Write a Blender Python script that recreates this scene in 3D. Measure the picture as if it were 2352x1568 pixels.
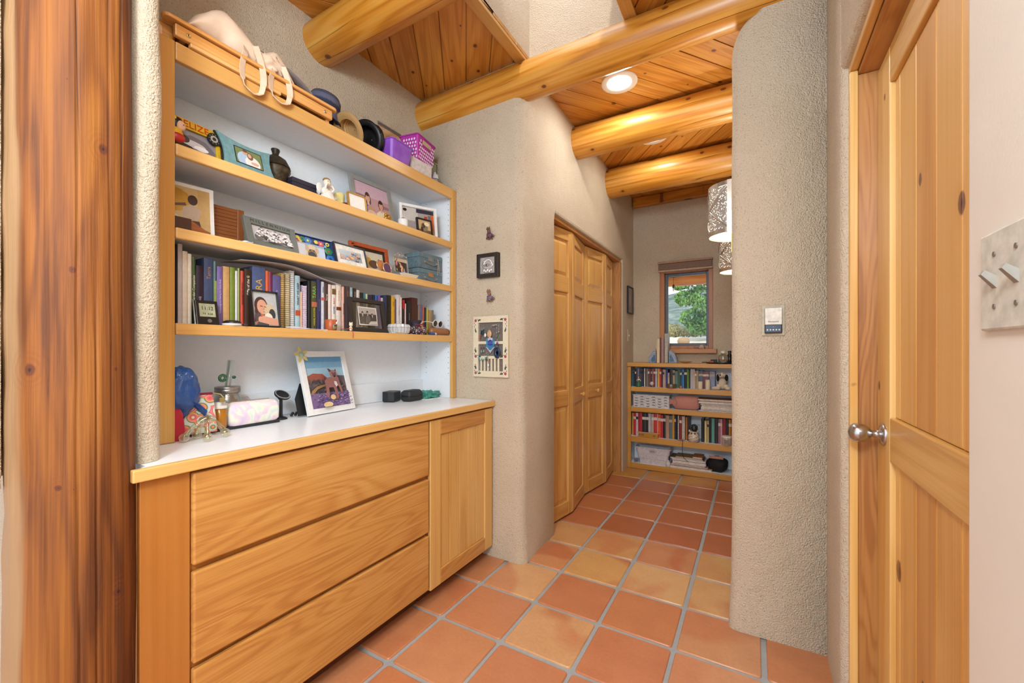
import bpy, math, random
from mathutils import Vector, Matrix, Euler, noise
for o in list(bpy.data.objects): bpy.data.objects.remove(o, do_unlink=True)
S = bpy.context.scene; C = S.collection
PI = math.pi; R = math.radians; rnd = random.Random(7)

# ------------------------------------------------------------------ camera, world, sun, exposure
cd = bpy.data.cameras.new('camera'); cam = bpy.data.objects.new('camera', cd); C.objects.link(cam)
cam.location = (0, 0, 1.18); cam.rotation_euler = (PI/2, 0, 0.527)
cd.sensor_width = 36; cd.lens = 952/2352*36; cd.shift_y = 20/2352; cd.clip_start = .02
S.camera = cam
S.view_settings.view_transform = 'Standard'; S.view_settings.look = 'None'
S.view_settings.gamma = 1; S.view_settings.use_curve_mapping = False
S.view_settings.exposure = 1.0
w = bpy.data.worlds.new('world'); S.world = w; w.use_nodes = True
nt = w.node_tree; bg = nt.nodes['Background']
tc = nt.nodes.new('ShaderNodeTexCoord'); sx = nt.nodes.new('ShaderNodeSeparateXYZ'); rp = nt.nodes.new('ShaderNodeValToRGB')
nt.links.new(tc.outputs['Generated'], sx.inputs[0]); nt.links.new(sx.outputs['Z'], rp.inputs[0]); nt.links.new(rp.outputs[0], bg.inputs[0])
rp.color_ramp.elements[0].position = 0.0; rp.color_ramp.elements[0].color = (.87, .94, 1.0, 1)
rp.color_ramp.elements[1].position = .6; rp.color_ramp.elements[1].color = (.72, .84, 1.0, 1)
bg.inputs[1].default_value = 0.9
def lamp(name, kind, loc, rot, energy, color=(1, 1, 1), **k):
    l = bpy.data.lights.new(name, kind); l.energy = energy; l.color = color
    for a, b in k.items(): setattr(l, a, b)
    o = bpy.data.objects.new(name, l); C.objects.link(o); o.location = loc; o.rotation_euler = rot
    return o
lamp('sun', 'SUN', (0, 0, 8), (R(38), R(8), 0), 1.0, (1, .95, .88), angle=R(1.2))
lamp('skylight_daylight', 'AREA', (-.80, 1.70, 3.30), (0, 0, 0), 1.2, (.86, .94, 1), shape='RECTANGLE', size=.48, size_y=.62)
lamp('overhead_fill_light', 'AREA', (-.45, .35, 2.70), (0, 0, 0), 8, (.74, .89, 1), shape='DISK', size=.5)  # added overhead fill, out of view and without a fixture
lamp('rear_fill_point', 'POINT', (-.12, -.65, 2.15), (0, 0, 0), 68, (.74, .89, 1), shadow_soft_size=.22)  # added soft fill behind the camera, also brightens the ceiling; no lamp modelled
lamp('rear_fill_area', 'AREA', (.05, -1.55, 1.75), (R(84), 0, R(30)), 10, (.74, .89, 1), shape='RECTANGLE', size=1.5, size_y=1.7)  # added frontal fill for the shelves; no window is built there

# where a sight line of the photograph meets a real plane of the room
_c, _s = math.cos(.527), math.sin(.527)
def at(u, v, X=None, Y=None, Z=None):
    r_ = (u-1176)/952; z = (804-v)/952; x = r_*_c-_s; y = r_*_s+_c
    d = X/x if X is not None else Y/y if Y is not None else (Z-1.18)/z
    return Vector((x*d, y*d, 1.18+z*d))
# ------------------------------------------------------------------ colours and materials
def lin(h):
    h = h.lstrip('#'); out = []
    for i in (0, 2, 4):
        c = int(h[i:i+2], 16)/255; out.append(c/12.92 if c <= .04045 else ((c+.055)/1.055)**2.4)
    return (*out, 1)
MATS = {}
class NB:
    def __init__(s, name):
        s.m = bpy.data.materials.new(name); s.m.use_nodes = True; s.t = s.m.node_tree
        s.b = s.t.nodes['Principled BSDF']; s.co = s.n('ShaderNodeTexCoord').outputs['Object']
    def n(s, typ, **k):
        x = s.t.nodes.new(typ)
        for a, b in k.items():
            if a.startswith('i_'): x.inputs[a[2:].replace('_', ' ')].default_value = b
            else: setattr(x, a, b)
        return x
    def l(s, a, b): s.t.links.new(a, b)
    def map(s, sc, vec=None, loc=(0, 0, 0)):
        m = s.n('ShaderNodeMapping'); s.l(vec or s.co, m.inputs[0]); m.inputs['Scale'].default_value = sc; m.inputs['Location'].default_value = loc
        return m.outputs[0]
    def noise(s, vec, sc=1, det=4, rough=.55, dist=0):
        x = s.n('ShaderNodeTexNoise'); s.l(vec, x.inputs['Vector']); x.inputs['Scale'].default_value = sc
        x.inputs['Detail'].default_value = det; x.inputs['Roughness'].default_value = rough; x.inputs['Distortion'].default_value = dist
        return x.outputs['Fac']
    def math(s, op, a, b=None, c=None):
        x = s.n('ShaderNodeMath', operation=op)
        for i, v in enumerate((a, b, c)):
            if v is None: continue
            if hasattr(v, 'links'): s.l(v, x.inputs[i])
            else: x.inputs[i].default_value = v
        return x.outputs[0]
    def ramp(s, f, stops):
        x = s.n('ShaderNodeValToRGB'); s.l(f, x.inputs[0]); e = x.color_ramp.elements
        while len(e) < len(stops): e.new(.5)
        for i, (p, c) in enumerate(stops): e[i].position = p; e[i].color = c if len(c) == 4 else (*c, 1)
        return x.outputs[0]
    def mix(s, f, a, b, mode='MIX'):
        x = s.n('ShaderNodeMix', data_type='RGBA', blend_type=mode)
        for i, v in ((0, f), (6, a), (7, b)):
            if hasattr(v, 'links'): s.l(v, x.inputs[i])
            else: x.inputs[i].default_value = v
        return x.outputs[2]
    def bump(s, h, st=.3, d=.002):
        x = s.n('ShaderNodeBump'); x.inputs['Strength'].default_value = st; x.inputs['Distance'].default_value = d
        s.l(h, x.inputs['Height']); s.l(x.outputs[0], s.b.inputs['Normal'])
    def done(s, col, rough=.5, metal=0, **k):
        if hasattr(col, 'links'): s.l(col, s.b.inputs['Base Color'])
        else: s.b.inputs['Base Color'].default_value = col
        s.b.inputs['Roughness'].default_value = rough; s.b.inputs['Metallic'].default_value = metal
        for a, b in k.items(): s.b.inputs[a.replace('_', ' ')].default_value = b
        return s.m
def plain(hexc, rough=.5, metal=0, var=.08, **k):
    key = (hexc, rough, metal, var, tuple(sorted(k.items())))
    if key not in MATS:
        b = NB('surface_'+hexc.strip('#')); c = lin(hexc)
        f = b.noise(b.co, 60, 3)
        d = tuple(x*(1-var*2) for x in c[:3])+(1,); e = tuple(min(1, x*(1+var)) for x in c[:3])+(1,)
        MATS[key] = b.done(b.ramp(f, [(.35, d), (.65, e)]), rough, metal, **k)
    return MATS[key]
def vcol(rough=.5, metal=0, key='', bumpy=0, **k):
    kk = ('vcol', rough, metal, key, bumpy, tuple(sorted(k.items())))
    if kk not in MATS:
        b = NB('coloured_surface'); a = b.n('ShaderNodeAttribute', attribute_name='Col').outputs['Color']
        f = b.noise(b.co, 90, 3)
        col = b.mix(1, a, b.ramp(f, [(.3, (.9, .9, .9)), (.7, (1, 1, 1))]), 'MULTIPLY')
        if bumpy: b.bump(b.noise(b.co, bumpy, 4), .5, .002)
        MATS[kk] = b.done(col, rough, metal, **k)
    return MATS[kk]
def wood(name, dark, mid, light, axis=1, fig=5, ring=26, knots=0, cracks=0, rough=.42, fine=160, kscale=1.0, coat=.15, pale=None, knot2=None, spots=None, bump=.12):
    """knot2: 'cyl' wraps the knots round a log, otherwise the index of the cross axis of a flat board"""
    b = NB(name); D, M, L = lin(dark), lin(mid), lin(light)
    def ax(al, ac):
        v = [ac]*3; v[axis] = al; return tuple(v)
    n1 = b.noise(b.map(ax(fig*.10, fig)), 1, 2, .4, .3)
    ringv = b.math('SINE', b.math('MULTIPLY', n1, ring*4.0)); ringv = b.math('MULTIPLY_ADD', ringv, .5, .5); ringv = b.math('POWER', ringv, 1.8)
    n2 = b.noise(b.map(ax(fine*.012, fine)), 1, 3, .6, .1)
    n3 = b.noise(b.map(ax(.6, 3.5)), 1, 2)
    f = b.math('ADD', b.math('MULTIPLY', ringv, -.13), b.math('ADD', b.math('MULTIPLY', n2, .40), b.math('MULTIPLY', n3, .62)))
    col = b.ramp(f, [(.33, D), (.47, M), (.66, L)])
    sx = b.n('ShaderNodeSeparateXYZ'); b.l(b.co, sx.inputs[0])
    o2 = [i for i in range(3) if i != axis]
    ang = b.math('ARCTAN2', sx.outputs[o2[1]], sx.outputs[o2[0]])
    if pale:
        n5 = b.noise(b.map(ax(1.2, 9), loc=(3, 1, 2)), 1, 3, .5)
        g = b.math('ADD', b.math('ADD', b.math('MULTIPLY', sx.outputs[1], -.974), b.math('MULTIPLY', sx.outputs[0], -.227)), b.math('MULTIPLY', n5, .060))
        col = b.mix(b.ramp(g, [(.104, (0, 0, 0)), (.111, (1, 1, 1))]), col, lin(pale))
    if knots:
        vo = b.n('ShaderNodeTexVoronoi', voronoi_dimensions='2D'); cx = b.n('ShaderNodeCombineXYZ')
        b.l(b.math('MULTIPLY', sx.outputs[axis], knots*.75), cx.inputs[0])
        if knot2 == 'cyl': b.l(b.math('MULTIPLY', ang, .11*knots), cx.inputs[1])
        else: b.l(b.math('MULTIPLY', sx.outputs[1 if knot2 is None else knot2], knots), cx.inputs[1])
        nw = b.n('ShaderNodeTexNoise'); b.l(b.co, nw.inputs['Vector']); nw.inputs['Scale'].default_value = 40
        b.l(b.mix(.02, cx.outputs[0], nw.outputs['Color']), vo.inputs['Vector']); vo.inputs['Scale'].default_value = 1
        sp = b.n('ShaderNodeSeparateColor'); b.l(vo.outputs['Color'], sp.inputs[0])
        gate = b.math('GREATER_THAN', sp.outputs[0], .25)
        rad = b.math('MULTIPLY_ADD', sp.outputs[1], .050*kscale, .018*kscale)
        q = b.math('DIVIDE', vo.outputs['Distance'], rad)
        k = b.ramp(q, [(0, (1, 1, 1)), (.8, (.85, .85, .85)), (1, (0, 0, 0))]); k = b.math('MULTIPLY', k, gate)
        halo = b.math('MULTIPLY', b.math('MULTIPLY', b.ramp(b.math('MULTIPLY', q, .4), [(.4, (1, 1, 1)), (1, (0, 0, 0))]), gate), .4)
        col = b.mix(halo, col, D); col = b.mix(k, col, lin('#6a3214'))
        kc = b.math('MULTIPLY', b.ramp(q, [(0, (1, 1, 1)), (.4, (0, 0, 0))]), gate); col = b.mix(b.math('MULTIPLY', kc, .6), col, lin('#35180a'))
    for (sa, sz, sr) in (spots or ()):     # the post's own knots: angle, height, radius
        da = b.math('MULTIPLY', b.math('SUBTRACT', ang, sa), .105); dz = b.math('MULTIPLY', b.math('SUBTRACT', sx.outputs[2], sz), .8)
        nn = b.noise(b.co, 60, 2); q = b.math('DIVIDE', b.math('ADD', b.math('SQRT', b.math('ADD', b.math('MULTIPLY', da, da), b.math('MULTIPLY', dz, dz))), b.math('MULTIPLY', nn, .006)), sr)
        rg = b.math('MULTIPLY_ADD', b.math('SINE', b.math('MULTIPLY', q, 9)), .5, .5)
        hl = b.ramp(b.math('MULTIPLY', q, .25), [(.25, (1, 1, 1)), (.9, (0, 0, 0))])
        col = b.mix(b.math('MULTIPLY', b.math('MULTIPLY', hl, rg), .55), col, lin('#7a3f12'))
        col = b.mix(b.ramp(q, [(.75, (1, 1, 1)), (1, (0, 0, 0))]), col, lin('#5f2c12')); col = b.mix(b.ramp(q, [(.3, (1, 1, 1)), (.5, (0, 0, 0))]), col, lin('#2a1408'))
    if cracks:
        n4 = b.noise(b.map(ax(.35, cracks)), 1, 1, .4, .05)
        cr = b.math('ABSOLUTE', b.math('SUBTRACT', n4, .5)); cr = b.ramp(cr, [(0, (1, 1, 1)), (.003, (.8, .8, .8)), (.007, (0, 0, 0))])
        n6 = b.ramp(b.noise(b.map(ax(1.0, 3), loc=(7, 7, 7)), 1, 2), [(.48, (0, 0, 0)), (.54, (1, 1, 1))])
        cr = b.math('MULTIPLY', cr, n6)
        col = b.mix(cr, col, lin('#3a1a08'))
    col = b.mix(1, col, b.n('ShaderNodeAttribute', attribute_name='Col').outputs['Color'], 'MULTIPLY')
    b.bump(n2, bump, .001 if bump < .2 else .004)
    return b.done(col, rough, 0, Coat_Weight=coat, Coat_Roughness=.25)
def plaster(name, c1, c2, st=.8, shade_mix=.55):
    b = NB(name)
    f = b.noise(b.co, 3, 4); g = b.noise(b.co, 260, 3)
    col = b.ramp(f, [(.3, lin(c1)), (.7, lin(c2))])
    pit = b.ramp(b.noise(b.co, 150, 2, .6), [(.32, (.5, .45, .38)), (.41, (1, 1, 1))])  # shading of the rough grain put into the colour as dark specks
    col = b.mix(shade_mix, col, pit, 'MULTIPLY')
    h1 = b.ramp(b.noise(b.co, 190, 3, .6), [(.32, (0, 0, 0)), (.68, (1, 1, 1))]); h2 = b.noise(b.co, 14, 3)
    h = b.math('ADD', h1, b.math('MULTIPLY', h2, 2.2))
    b.bump(h, st, .0036)
    return b.done(col, .92)
W_WALL = plaster('plaster_wall', '#d2c0a6', '#dccbb2', .9, .6)
W_WALL2 = plaster('plaster_smooth', '#d6cdc0', '#ddd5c9', .04, 0.0)
LOGSPOTS = [(math.radians(-13.1)+math.asin((u-157)/150), at(u, v, X=-1.27).z, r_) for u, v, r_ in ((232, 340, .013), (158, 618, .010), (72, 850, .014), (130, 1120, .009), (160, 1122, .005), (252, 1362, .014), (252, 848, .007), (145, 176, .005), (300, 850, .006))]
M_BEAM = wood('beam_pine', '#aa661a', '#c98528', '#d8a24c', 0, 9, 9, 4.0, 8, .4, 60, 1.8, knot2='cyl')
M_BOARD = wood('ceiling_board_pine', '#bf7e30', '#d69a44', '#e4ae60', 0, 12, 9, 5.5, 0, .42, 120, 1.1)
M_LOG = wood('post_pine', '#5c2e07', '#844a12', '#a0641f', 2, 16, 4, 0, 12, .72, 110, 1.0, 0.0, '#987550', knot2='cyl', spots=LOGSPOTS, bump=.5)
M_MAPLE = wood('maple_front', '#b5793a', '#c58c46', '#d3a05c', 1, 7, 30, 0, 0, .42, 220)
M_MAPLEV = wood('maple_front_upright', '#c8964e', '#d8a860', '#e2b570', 2, 8, 5, 0, 0, .42, 200)
M_PANEL = wood('stained_side_panel', '#a56426', '#b06e2e', '#b87a3a', 2, 4, 2, 0, 0, .3, 60, 1, .4)
M_EDGE = wood('shelf_edge_wood', '#d09c56', '#dbab64', '#e4b874', 1, 5, 3, 0, 0, .4, 160)
M_EDGEV = wood('shelf_stile_wood', '#c48a40', '#d19e52', '#dbac62', 2, 5, 3, 0, 0, .4, 160)
M_EDGEX = wood('back_shelf_edge', '#bd832f', '#cc9442', '#d8a452', 0, 5, 3, 0, 0, .4, 160)
M_DOORP = wood('door_pine', '#d8a456', '#e4b86e', '#ecc682', 2, 8, 5, 3.2, 0, .38, 120, 1.3)
M_DOORH = wood('door_rail_pine', '#ca944c', '#d8a85c', '#e0b46c', 1, 7, 12, 0, 0, .38, 160)
M_TRIM = wood('door_jamb_fir', '#9e6632', '#b47c42', '#c08c50', 2, 12, 20, 0, 0, .4, 120)
M_TRIMH = wood('door_head_fir', '#a86c34', '#bc8446', '#c89353', 1, 12, 16, 0, 0, .4, 120)
M_BIFOLD = wood('bifold_pine', '#c48c46', '#d4a058', '#deae68', 2, 9, 7, 0, 0, .35, 160)
M_BIFOLDH = wood('bifold_rail_pine', '#c48c46', '#d4a058', '#deae68', 0, 7, 7, 0, 0, .35, 160)
M_WINW = wood('window_wood', '#9c5a24', '#b06c32', '#c07e3e', 2, 6, 4, 0, 0, .4, 120)
M_WINX = wood('window_sill_wood', '#a86828', '#bc7c36', '#ca8c45', 0, 6, 4, 0, 0, .4, 120)
M_WHITE = plain('#e9ecf0', .4, 0, .01)
M_WHITE2 = plain('#f0f2f5', .3, 0, .01)

# ------------------------------------------------------------------ mesh builder
class MB:
    def __init__(s, col='#ffffff'): s.v = []; s.f = []; s.c = []; s.sm = []; s.col = col; s.M = Matrix.Identity(4)
    def add(s, vs, fs, col=None, smooth=False):
        o = len(s.v); s.v += [s.M @ Vector(p) for p in vs]
        cc = lin(col or s.col)
        for f in fs: s.f.append([i+o for i in f]); s.c.append(cc); s.sm.append(smooth)
        return s
    def box(s, a, b, col=None, M=None):
        (x0, y0, z0), (x1, y1, z1) = a, b
        vs = [(x0, y0, z0), (x1, y0, z0), (x1, y1, z0), (x0, y1, z0), (x0, y0, z1), (x1, y0, z1), (x1, y1, z1), (x0, y1, z1)]
        if M: vs = [M @ Vector(p) for p in vs]
        return s.add(vs, [(0, 3, 2, 1), (4, 5, 6, 7), (0, 1, 5, 4), (1, 2, 6, 5), (2, 3, 7, 6), (3, 0, 4, 7)], col)
    def loft(s, rings, cap=True, col=None, smooth=True):
        n = len(rings[0]); vs = [p for r in rings for p in r]; fs = []
        for k in range(len(rings)-1):
            for i in range(n):
                j = (i+1) % n; fs.append((k*n+i, k*n+j, (k+1)*n+j, (k+1)*n+i))
        s.add(vs, fs, col, smooth)
        if cap:
            s.add(rings[0], [tuple(reversed(range(n)))], col); s.add(rings[-1], [tuple(range(n))], col)
        return s
    def lathe(s, prof, o=(0, 0, 0), ax=(0, 0, 1), n=20, col=None, cap=True, sq=1.0):
        q = Vector((0, 0, 1)).rotation_difference(Vector(ax)); o = Vector(o)
        return s.loft([[o+q @ Vector((r*math.cos(2*PI*i/n), r*sq*math.sin(2*PI*i/n), z)) for i in range(n)] for r, z in prof], cap, col)
    def cyl(s, a, b, r, r2=None, n=14, col=None):
        a, b = Vector(a), Vector(b); d = b-a
        return s.lathe([(r, 0), (r if r2 is None else r2, d.length)], a, d.normalized(), n, col)
    def ell(s, c, r, col=None, n=14, M=None):
        c = Vector(c); rings = []
        m = max(6, n//2+2)
        for k in range(m):
            t = PI*(.02+.96*k/(m-1)); rings.append([(r[0]*math.sin(t)*math.cos(2*PI*i/n), r[1]*math.sin(t)*math.sin(2*PI*i/n), -r[2]*math.cos(t)) for i in range(n)])
        rings = [[c+((M @ Vector(p)) if M else Vector(p)) for p in r_] for r_ in rings]
        return s.loft(rings, True, col)
    def tube(s, pts, r, n=8, col=None, closed=False):
        pts = [Vector(p) for p in pts]; rings = []; N = len(pts); up = Vector((0, 0, 1)); prev = None
        for i, p in enumerate(pts):
            if closed: d = pts[(i+1) % N]-pts[i-1]
            else: d = pts[min(i+1, N-1)]-pts[max(i-1, 0)]
            d.normalize()
            if prev is None:
                a = d.orthogonal().normalized()
            else:
                a = (prev-d*prev.dot(d)).normalized()
            prev = a; b = d.cross(a); rr = r[i] if isinstance(r, (list, tuple)) else r
            rings.append([p+a*rr*math.cos(2*PI*k/n)+b*rr*math.sin(2*PI*k/n) for k in range(n)])
        if closed: rings.append(rings[0])
        return s.loft(rings, not closed, col)
    def band(s, pts, wv, th, col=None):     # flat ribbon along pts, wv = width vector(s)
        rings = []; N = len(pts)
        for i, p in enumerate(pts):
            p = Vector(p); d = (Vector(pts[min(i+1, N-1)])-Vector(pts[max(i-1, 0)])).normalized()
            wi = Vector(wv[i] if isinstance(wv, list) else wv); nn = d.cross(wi).normalized()*th/2; wi = wi/2
            rings.append([p-wi-nn, p+wi-nn, p+wi+nn, p-wi+nn])
        return s.loft(rings, True, col, False)
    def prism(s, poly, y0, y1, col=None):     # poly in local x,z, extruded along y
        n = len(poly); a = [(x, y0, z) for x, z in poly]; b = [(x, y1, z) for x, z in poly]
        return s.add(a+b, [tuple(range(n)), tuple(reversed(range(n, 2*n)))]+[(i, i+n, (i+1) % n+n, (i+1) % n) for i in range(n)], col)
    def plate(s, poly, z0, z1, col=None):     # poly in x,y extruded along z
        n = len(poly); a = [(x, y, z0) for x, y in poly]; b = [(x, y, z1) for x, y in poly]
        return s.add(a+b, [tuple(reversed(range(n))), tuple(range(n, 2*n))]+[(i, (i+1) % n, (i+1) % n+n, i+n) for i in range(n)], col)
    def build(s, name, mat, parent=None, loc=None, rot=None, bevel=0, seg=2, sub=0, fix=True):
        me = bpy.data.meshes.new(name); me.from_pydata([tuple(p) for p in s.v], [], s.f); me.update()
        ca = me.color_attributes.new('Col', 'FLOAT_COLOR', 'CORNER'); k = 0; data = []
        for p, c in zip(s.f, s.c): data += list(c)*len(p)
        ca.data.foreach_set('color', data)
        me.polygons.foreach_set('use_smooth', s.sm)
        import bmesh
        if fix:
            bm = bmesh.new(); bm.from_mesh(me); bmesh.ops.recalc_face_normals(bm, faces=bm.faces); bm.to_mesh(me); bm.free()
        o = bpy.data.objects.new(name, me); C.objects.link(o)
        if mat: me.materials.append(mat)
        if parent: o.parent = parent
        if loc: o.location = loc
        if rot: o.rotation_euler = rot
        if bevel:
            m = o.modifiers.new('bevel', 'BEVEL'); m.width = bevel; m.segments = seg; m.limit_method = 'ANGLE'; m.angle_limit = R(40)
        if sub:
            m = o.modifiers.new('sub', 'SUBSURF'); m.levels = sub; m.render_levels = sub
        return o
def thing(name, label, cat, loc=(0, 0, 0), rot=(0, 0, 0), group=None):
    o = bpy.data.objects.new(name, None); C.objects.link(o); o.empty_display_size = .02
    o.location = loc; o.rotation_euler = rot; o['label'] = label; o['category'] = cat
    if group: o['group'] = group
    return o
def tag(o, label, cat, group=None):
    o['label'] = label; o['category'] = cat
    if group: o['group'] = group
    return o
def struct(o): o['kind'] = 'structure'; return o
def bx(name, mat, parent, a, b, bevel=0, col=None, **k):
    return MB(col or '#ffffff').box(a, b).build(name, mat, parent, bevel=bevel, **k)
def text(name, body, size, mat, parent, at=(0, 0, 0), spin=0, ext=.0004, sx=1.0, align='CENTER'):
    """lettering facing local -y, laid out in x/z; spin turns it in that plane"""
    cu = bpy.data.curves.new('t', 'FONT'); cu.body = body; cu.size = size; cu.extrude = ext; cu.align_x = align; cu.align_y = 'CENTER'; cu.resolution_u = 2
    to = bpy.data.objects.new('t', cu); C.objects.link(to)
    me = bpy.data.meshes.new_from_object(to); bpy.data.objects.remove(to, do_unlink=True)
    M = Matrix.Translation(at) @ Matrix.Rotation(-spin, 4, 'Y') @ Matrix.Rotation(PI/2, 4, 'X') @ Matrix.Diagonal((sx, 1, 1, 1))
    me.transform(M); me.materials.clear(); me.materials.append(mat)
    o = bpy.data.objects.new(name, me); C.objects.link(o); o.parent = parent
    return o
def epoly(cx, cy, rx, ry, n=16, a=0):
    return [(cx+rx*math.cos(2*PI*i/n)*math.cos(a)-ry*math.sin(2*PI*i/n)*math.sin(a), cy+rx*math.cos(2*PI*i/n)*math.sin(a)+ry*math.sin(2*PI*i/n)*math.cos(a)) for i in range(n)]
def clip(poly, x0=0, x1=1, y0=0, y1=1):
    for ax, lim, sg in ((0, x0, 1), (0, x1, -1), (1, y0, 1), (1, y1, -1)):
        out = []
        for i in range(len(poly)):
            a, b = poly[i-1], poly[i]; da = (a[ax]-lim)*sg; db = (b[ax]-lim)*sg
            if (da >= 0) != (db >= 0):
                t = da/(da-db); out.append((a[0]+(b[0]-a[0])*t, a[1]+(b[1]-a[1])*t))
            if db >= 0: out.append(b)
        poly = out
        if not poly: return []
    return poly
def art(name, parent, x0, z0, w_, h_, y, shapes, rough=.3, **k):
    """printed picture: coloured patches on one mesh facing -y"""
    mb = MB(); st = .00012
    for i, sh in enumerate(shapes):
        if sh[0] == 'r': poly = [(sh[1], sh[2]), (sh[3], sh[2]), (sh[3], sh[4]), (sh[1], sh[4])]; c = sh[5]
        elif sh[0] == 'e': poly = epoly(*sh[1:5], 18, sh[6] if len(sh) > 6 else 0); c = sh[5]
        else: poly = sh[1]; c = sh[2]
        poly = clip(poly)
        if len(poly) < 3: continue
        yy = y-st*i
        mb.add([(x0+p[0]*w_, yy, z0+p[1]*h_) for p in poly], [tuple(range(len(poly)))], c)
    o = mb.build(name, vcol(rough, key='art', Coat_Weight=.25), parent, fix=False)
    return o
# ------------------------------------------------------------------ room shell
def arc(cx, cy, r, a0, a1, n=8): return [(cx+r*math.cos(R(a0+(a1-a0)*i/n)), cy+r*math.sin(R(a0+(a1-a0)*i/n))) for i in range(n+1)]
CZ = 2.775
def prism_z(poly, z0, z1, n=1):
    mb = MB(); mb.plate(poly, z0, z1); return mb
# floor: real tiles over a grout bed
TS = .3077
def build_floor():
    b = NB('saltillo_tile_floor')
    a = b.n('ShaderNodeAttribute', attribute_name='Col').outputs['Color']; mx = b.n('ShaderNodeAttribute', attribute_name='Mix').outputs['Color']
    sp = b.n('ShaderNodeSeparateColor'); b.l(mx, sp.inputs[0])
    va = b.n('ShaderNodeVectorMath', operation='MULTIPLY_ADD'); b.l(mx, va.inputs[0]); va.inputs[1].default_value = (37, 53, 71); b.l(b.co, va.inputs[2])
    n = b.noise(va.outputs[0], 2.4, 2, .4, 1.0)
    f = b.math('MULTIPLY', b.ramp(n, [(.50, (0, 0, 0)), (.60, (1, 1, 1))]), sp.outputs[0])
    isy = b.ramp(b.noise(va.outputs[0], .01, 0), [(0, (0, 0, 0)), (1, (1, 1, 1))])
    col = b.mix(f, a, lin('#c0704a'))
    col = b.mix(.5, col, b.ramp(b.noise(b.co, 9, 5, .6), [(.3, (.78, .74, .70)), (.7, (1.0, 1.0, 1.0))]), 'MULTIPLY')
    col = b.mix(.25, col, b.ramp(b.noise(b.co, 70, 4, .7), [(.3, (.6, .6, .6)), (.6, (1, 1, 1))]), 'MULTIPLY')
    b.bump(b.noise(b.co, 16, 4), .25, .004)
    m = b.done(col, .34, 0, Coat_Weight=.25, Coat_Roughness=.2)
    mb = MB(); mix = []
    mb.box((-2.2, -2.2, -.05), (1.6, 4.75, -.006), '#a6adb0'); mix += [(0, 0, 0, 1)]*6
    known = {(1, -2): ('#d09c66', .5), (1, -1): ('#d4a266', .9), (2, -1): ('#d8ac78', .45), (2, -2): ('#c88a60', .9), (0, -1): ('#d09060', .8), (0, 0): ('#d8a674', .5),
             (1, 0): ('#c68058', .2), (2, 0): ('#c88256', .1), (3, -1): ('#d0a26e', .6), (3, 0): ('#cc946a', .5), (0, 1): ('#c8855c', .1), (1, 1): ('#d4a272', .6),
             (2, 1): ('#c8825a', .15), (3, 1): ('#d0966e', .3), (3, 2): ('#d2a268', .5), (4, 1): ('#c46c50', .1), (2, 2): ('#c88560', .1), (1, 2): ('#c6825a', .1), (0, 2): ('#ca8c62', .2),
             (0, -7): ('#cc9442', .3), (1, -7): ('#c88834', .6), (2, -7): ('#cc9442', .6), (3, -2): ('#cfa46a', .3)}
    for i in range(-6, 9):
        for j in range(-12, 28):
            X0 = (i-3.882)*TS; Y1 = (6.642-j)*TS; X1 = X0+TS; Y0 = Y1-TS
            if Y1 > 4.7 or Y0 < -2.1: continue
            r2 = random.Random(i*131+j*17)
            if (i, j) in known: c, mm = known[(i, j)]
            elif j < -2: c = r2.choice(['#b26a42', '#b87048', '#ae6640', '#bb7548']); mm = r2.choice([.1, .2, .4])
            else: c = r2.choice(['#c67f54', '#c88458', '#c9885c', '#c2784e', '#ce9c68']); mm = r2.choice([.1, .2, .5])
            g = .0085; x0, x1, y0, y1 = X0+g+r2.uniform(-.0015, .0015), X1-g+r2.uniform(-.0015, .0015), Y0+g+r2.uniform(-.0015, .0015), Y1-g+r2.uniform(-.0015, .0015)
            def ring(ins, z, rr):
                a, bb, cc, dd = x0+ins, x1-ins, y0+ins, y1-ins; out = []
                for (cx, cy, s0) in ((bb-rr, cc+rr, -90), (bb-rr, dd-rr, 0), (a+rr, dd-rr, 90), (a+rr, cc+rr, 180)):
                    out += [(cx+rr*math.cos(R(s0+k*30)), cy+rr*math.sin(R(s0+k*30)), z) for k in range(4)]
                return out
            n0 = len(mb.f)
            mb.loft([ring(0, -.006, .014), ring(.0008, -.002, .013), ring(.004, 0, .011)], False, c)
            top = ring(.004, 0, .011); mb.add(top, [tuple(range(len(top)))], c, True)
            mix += [(mm, r2.random(), r2.random(), 1)]*(len(mb.f)-n0)
    o = mb.build('floor', m, fix=False)
    ca = o.data.color_attributes.new('Mix', 'FLOAT_COLOR', 'CORNER'); data = []
    for p, q in zip(mb.f, mix): data += list(q)*len(p)
    ca.data.foreach_set('color', data)
    struct(o)
build_floor()
def wall(name, mb, mat=W_WALL, bevel=0, seg=3): return struct(mb.build(name, mat, bevel=bevel, seg=seg))
# wall behind the bookcase
wall('wall_left', MB().box((-2.0, .30, 0), (-1.835, 2.05, CZ+.1)))
# plastered pier beside the post, standing on the counter
def ring_poly(poly, z): return [(x, y, z) for x, y in poly]
def lofted(name, polyf, zs, mat=W_WALL): return wall(name, MB().loft([ring_poly(polyf(z), z) for z in zs]), mat)
def smooth_flat(o, ang=35):
    m = o.modifiers.new('ws', 'WEIGHTED_NORMAL'); m.keep_sharp = True; return o
def pier(z):
    q = .01*noise.noise(Vector((z*3, 1, 5)))
    return [(-1.84, -.3), (-1.345, -.3), (-1.345, .2095), (-1.485, .2095), (-1.485, .428), (-1.337, .428)]+arc(-1.372, .447+q, .035, 0, 90, 8)+[(-1.84, .482+q)]
lofted('wall_left_pier', pier, [.893+i*(CZ+.1-.893)/24 for i in range(25)])
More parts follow.
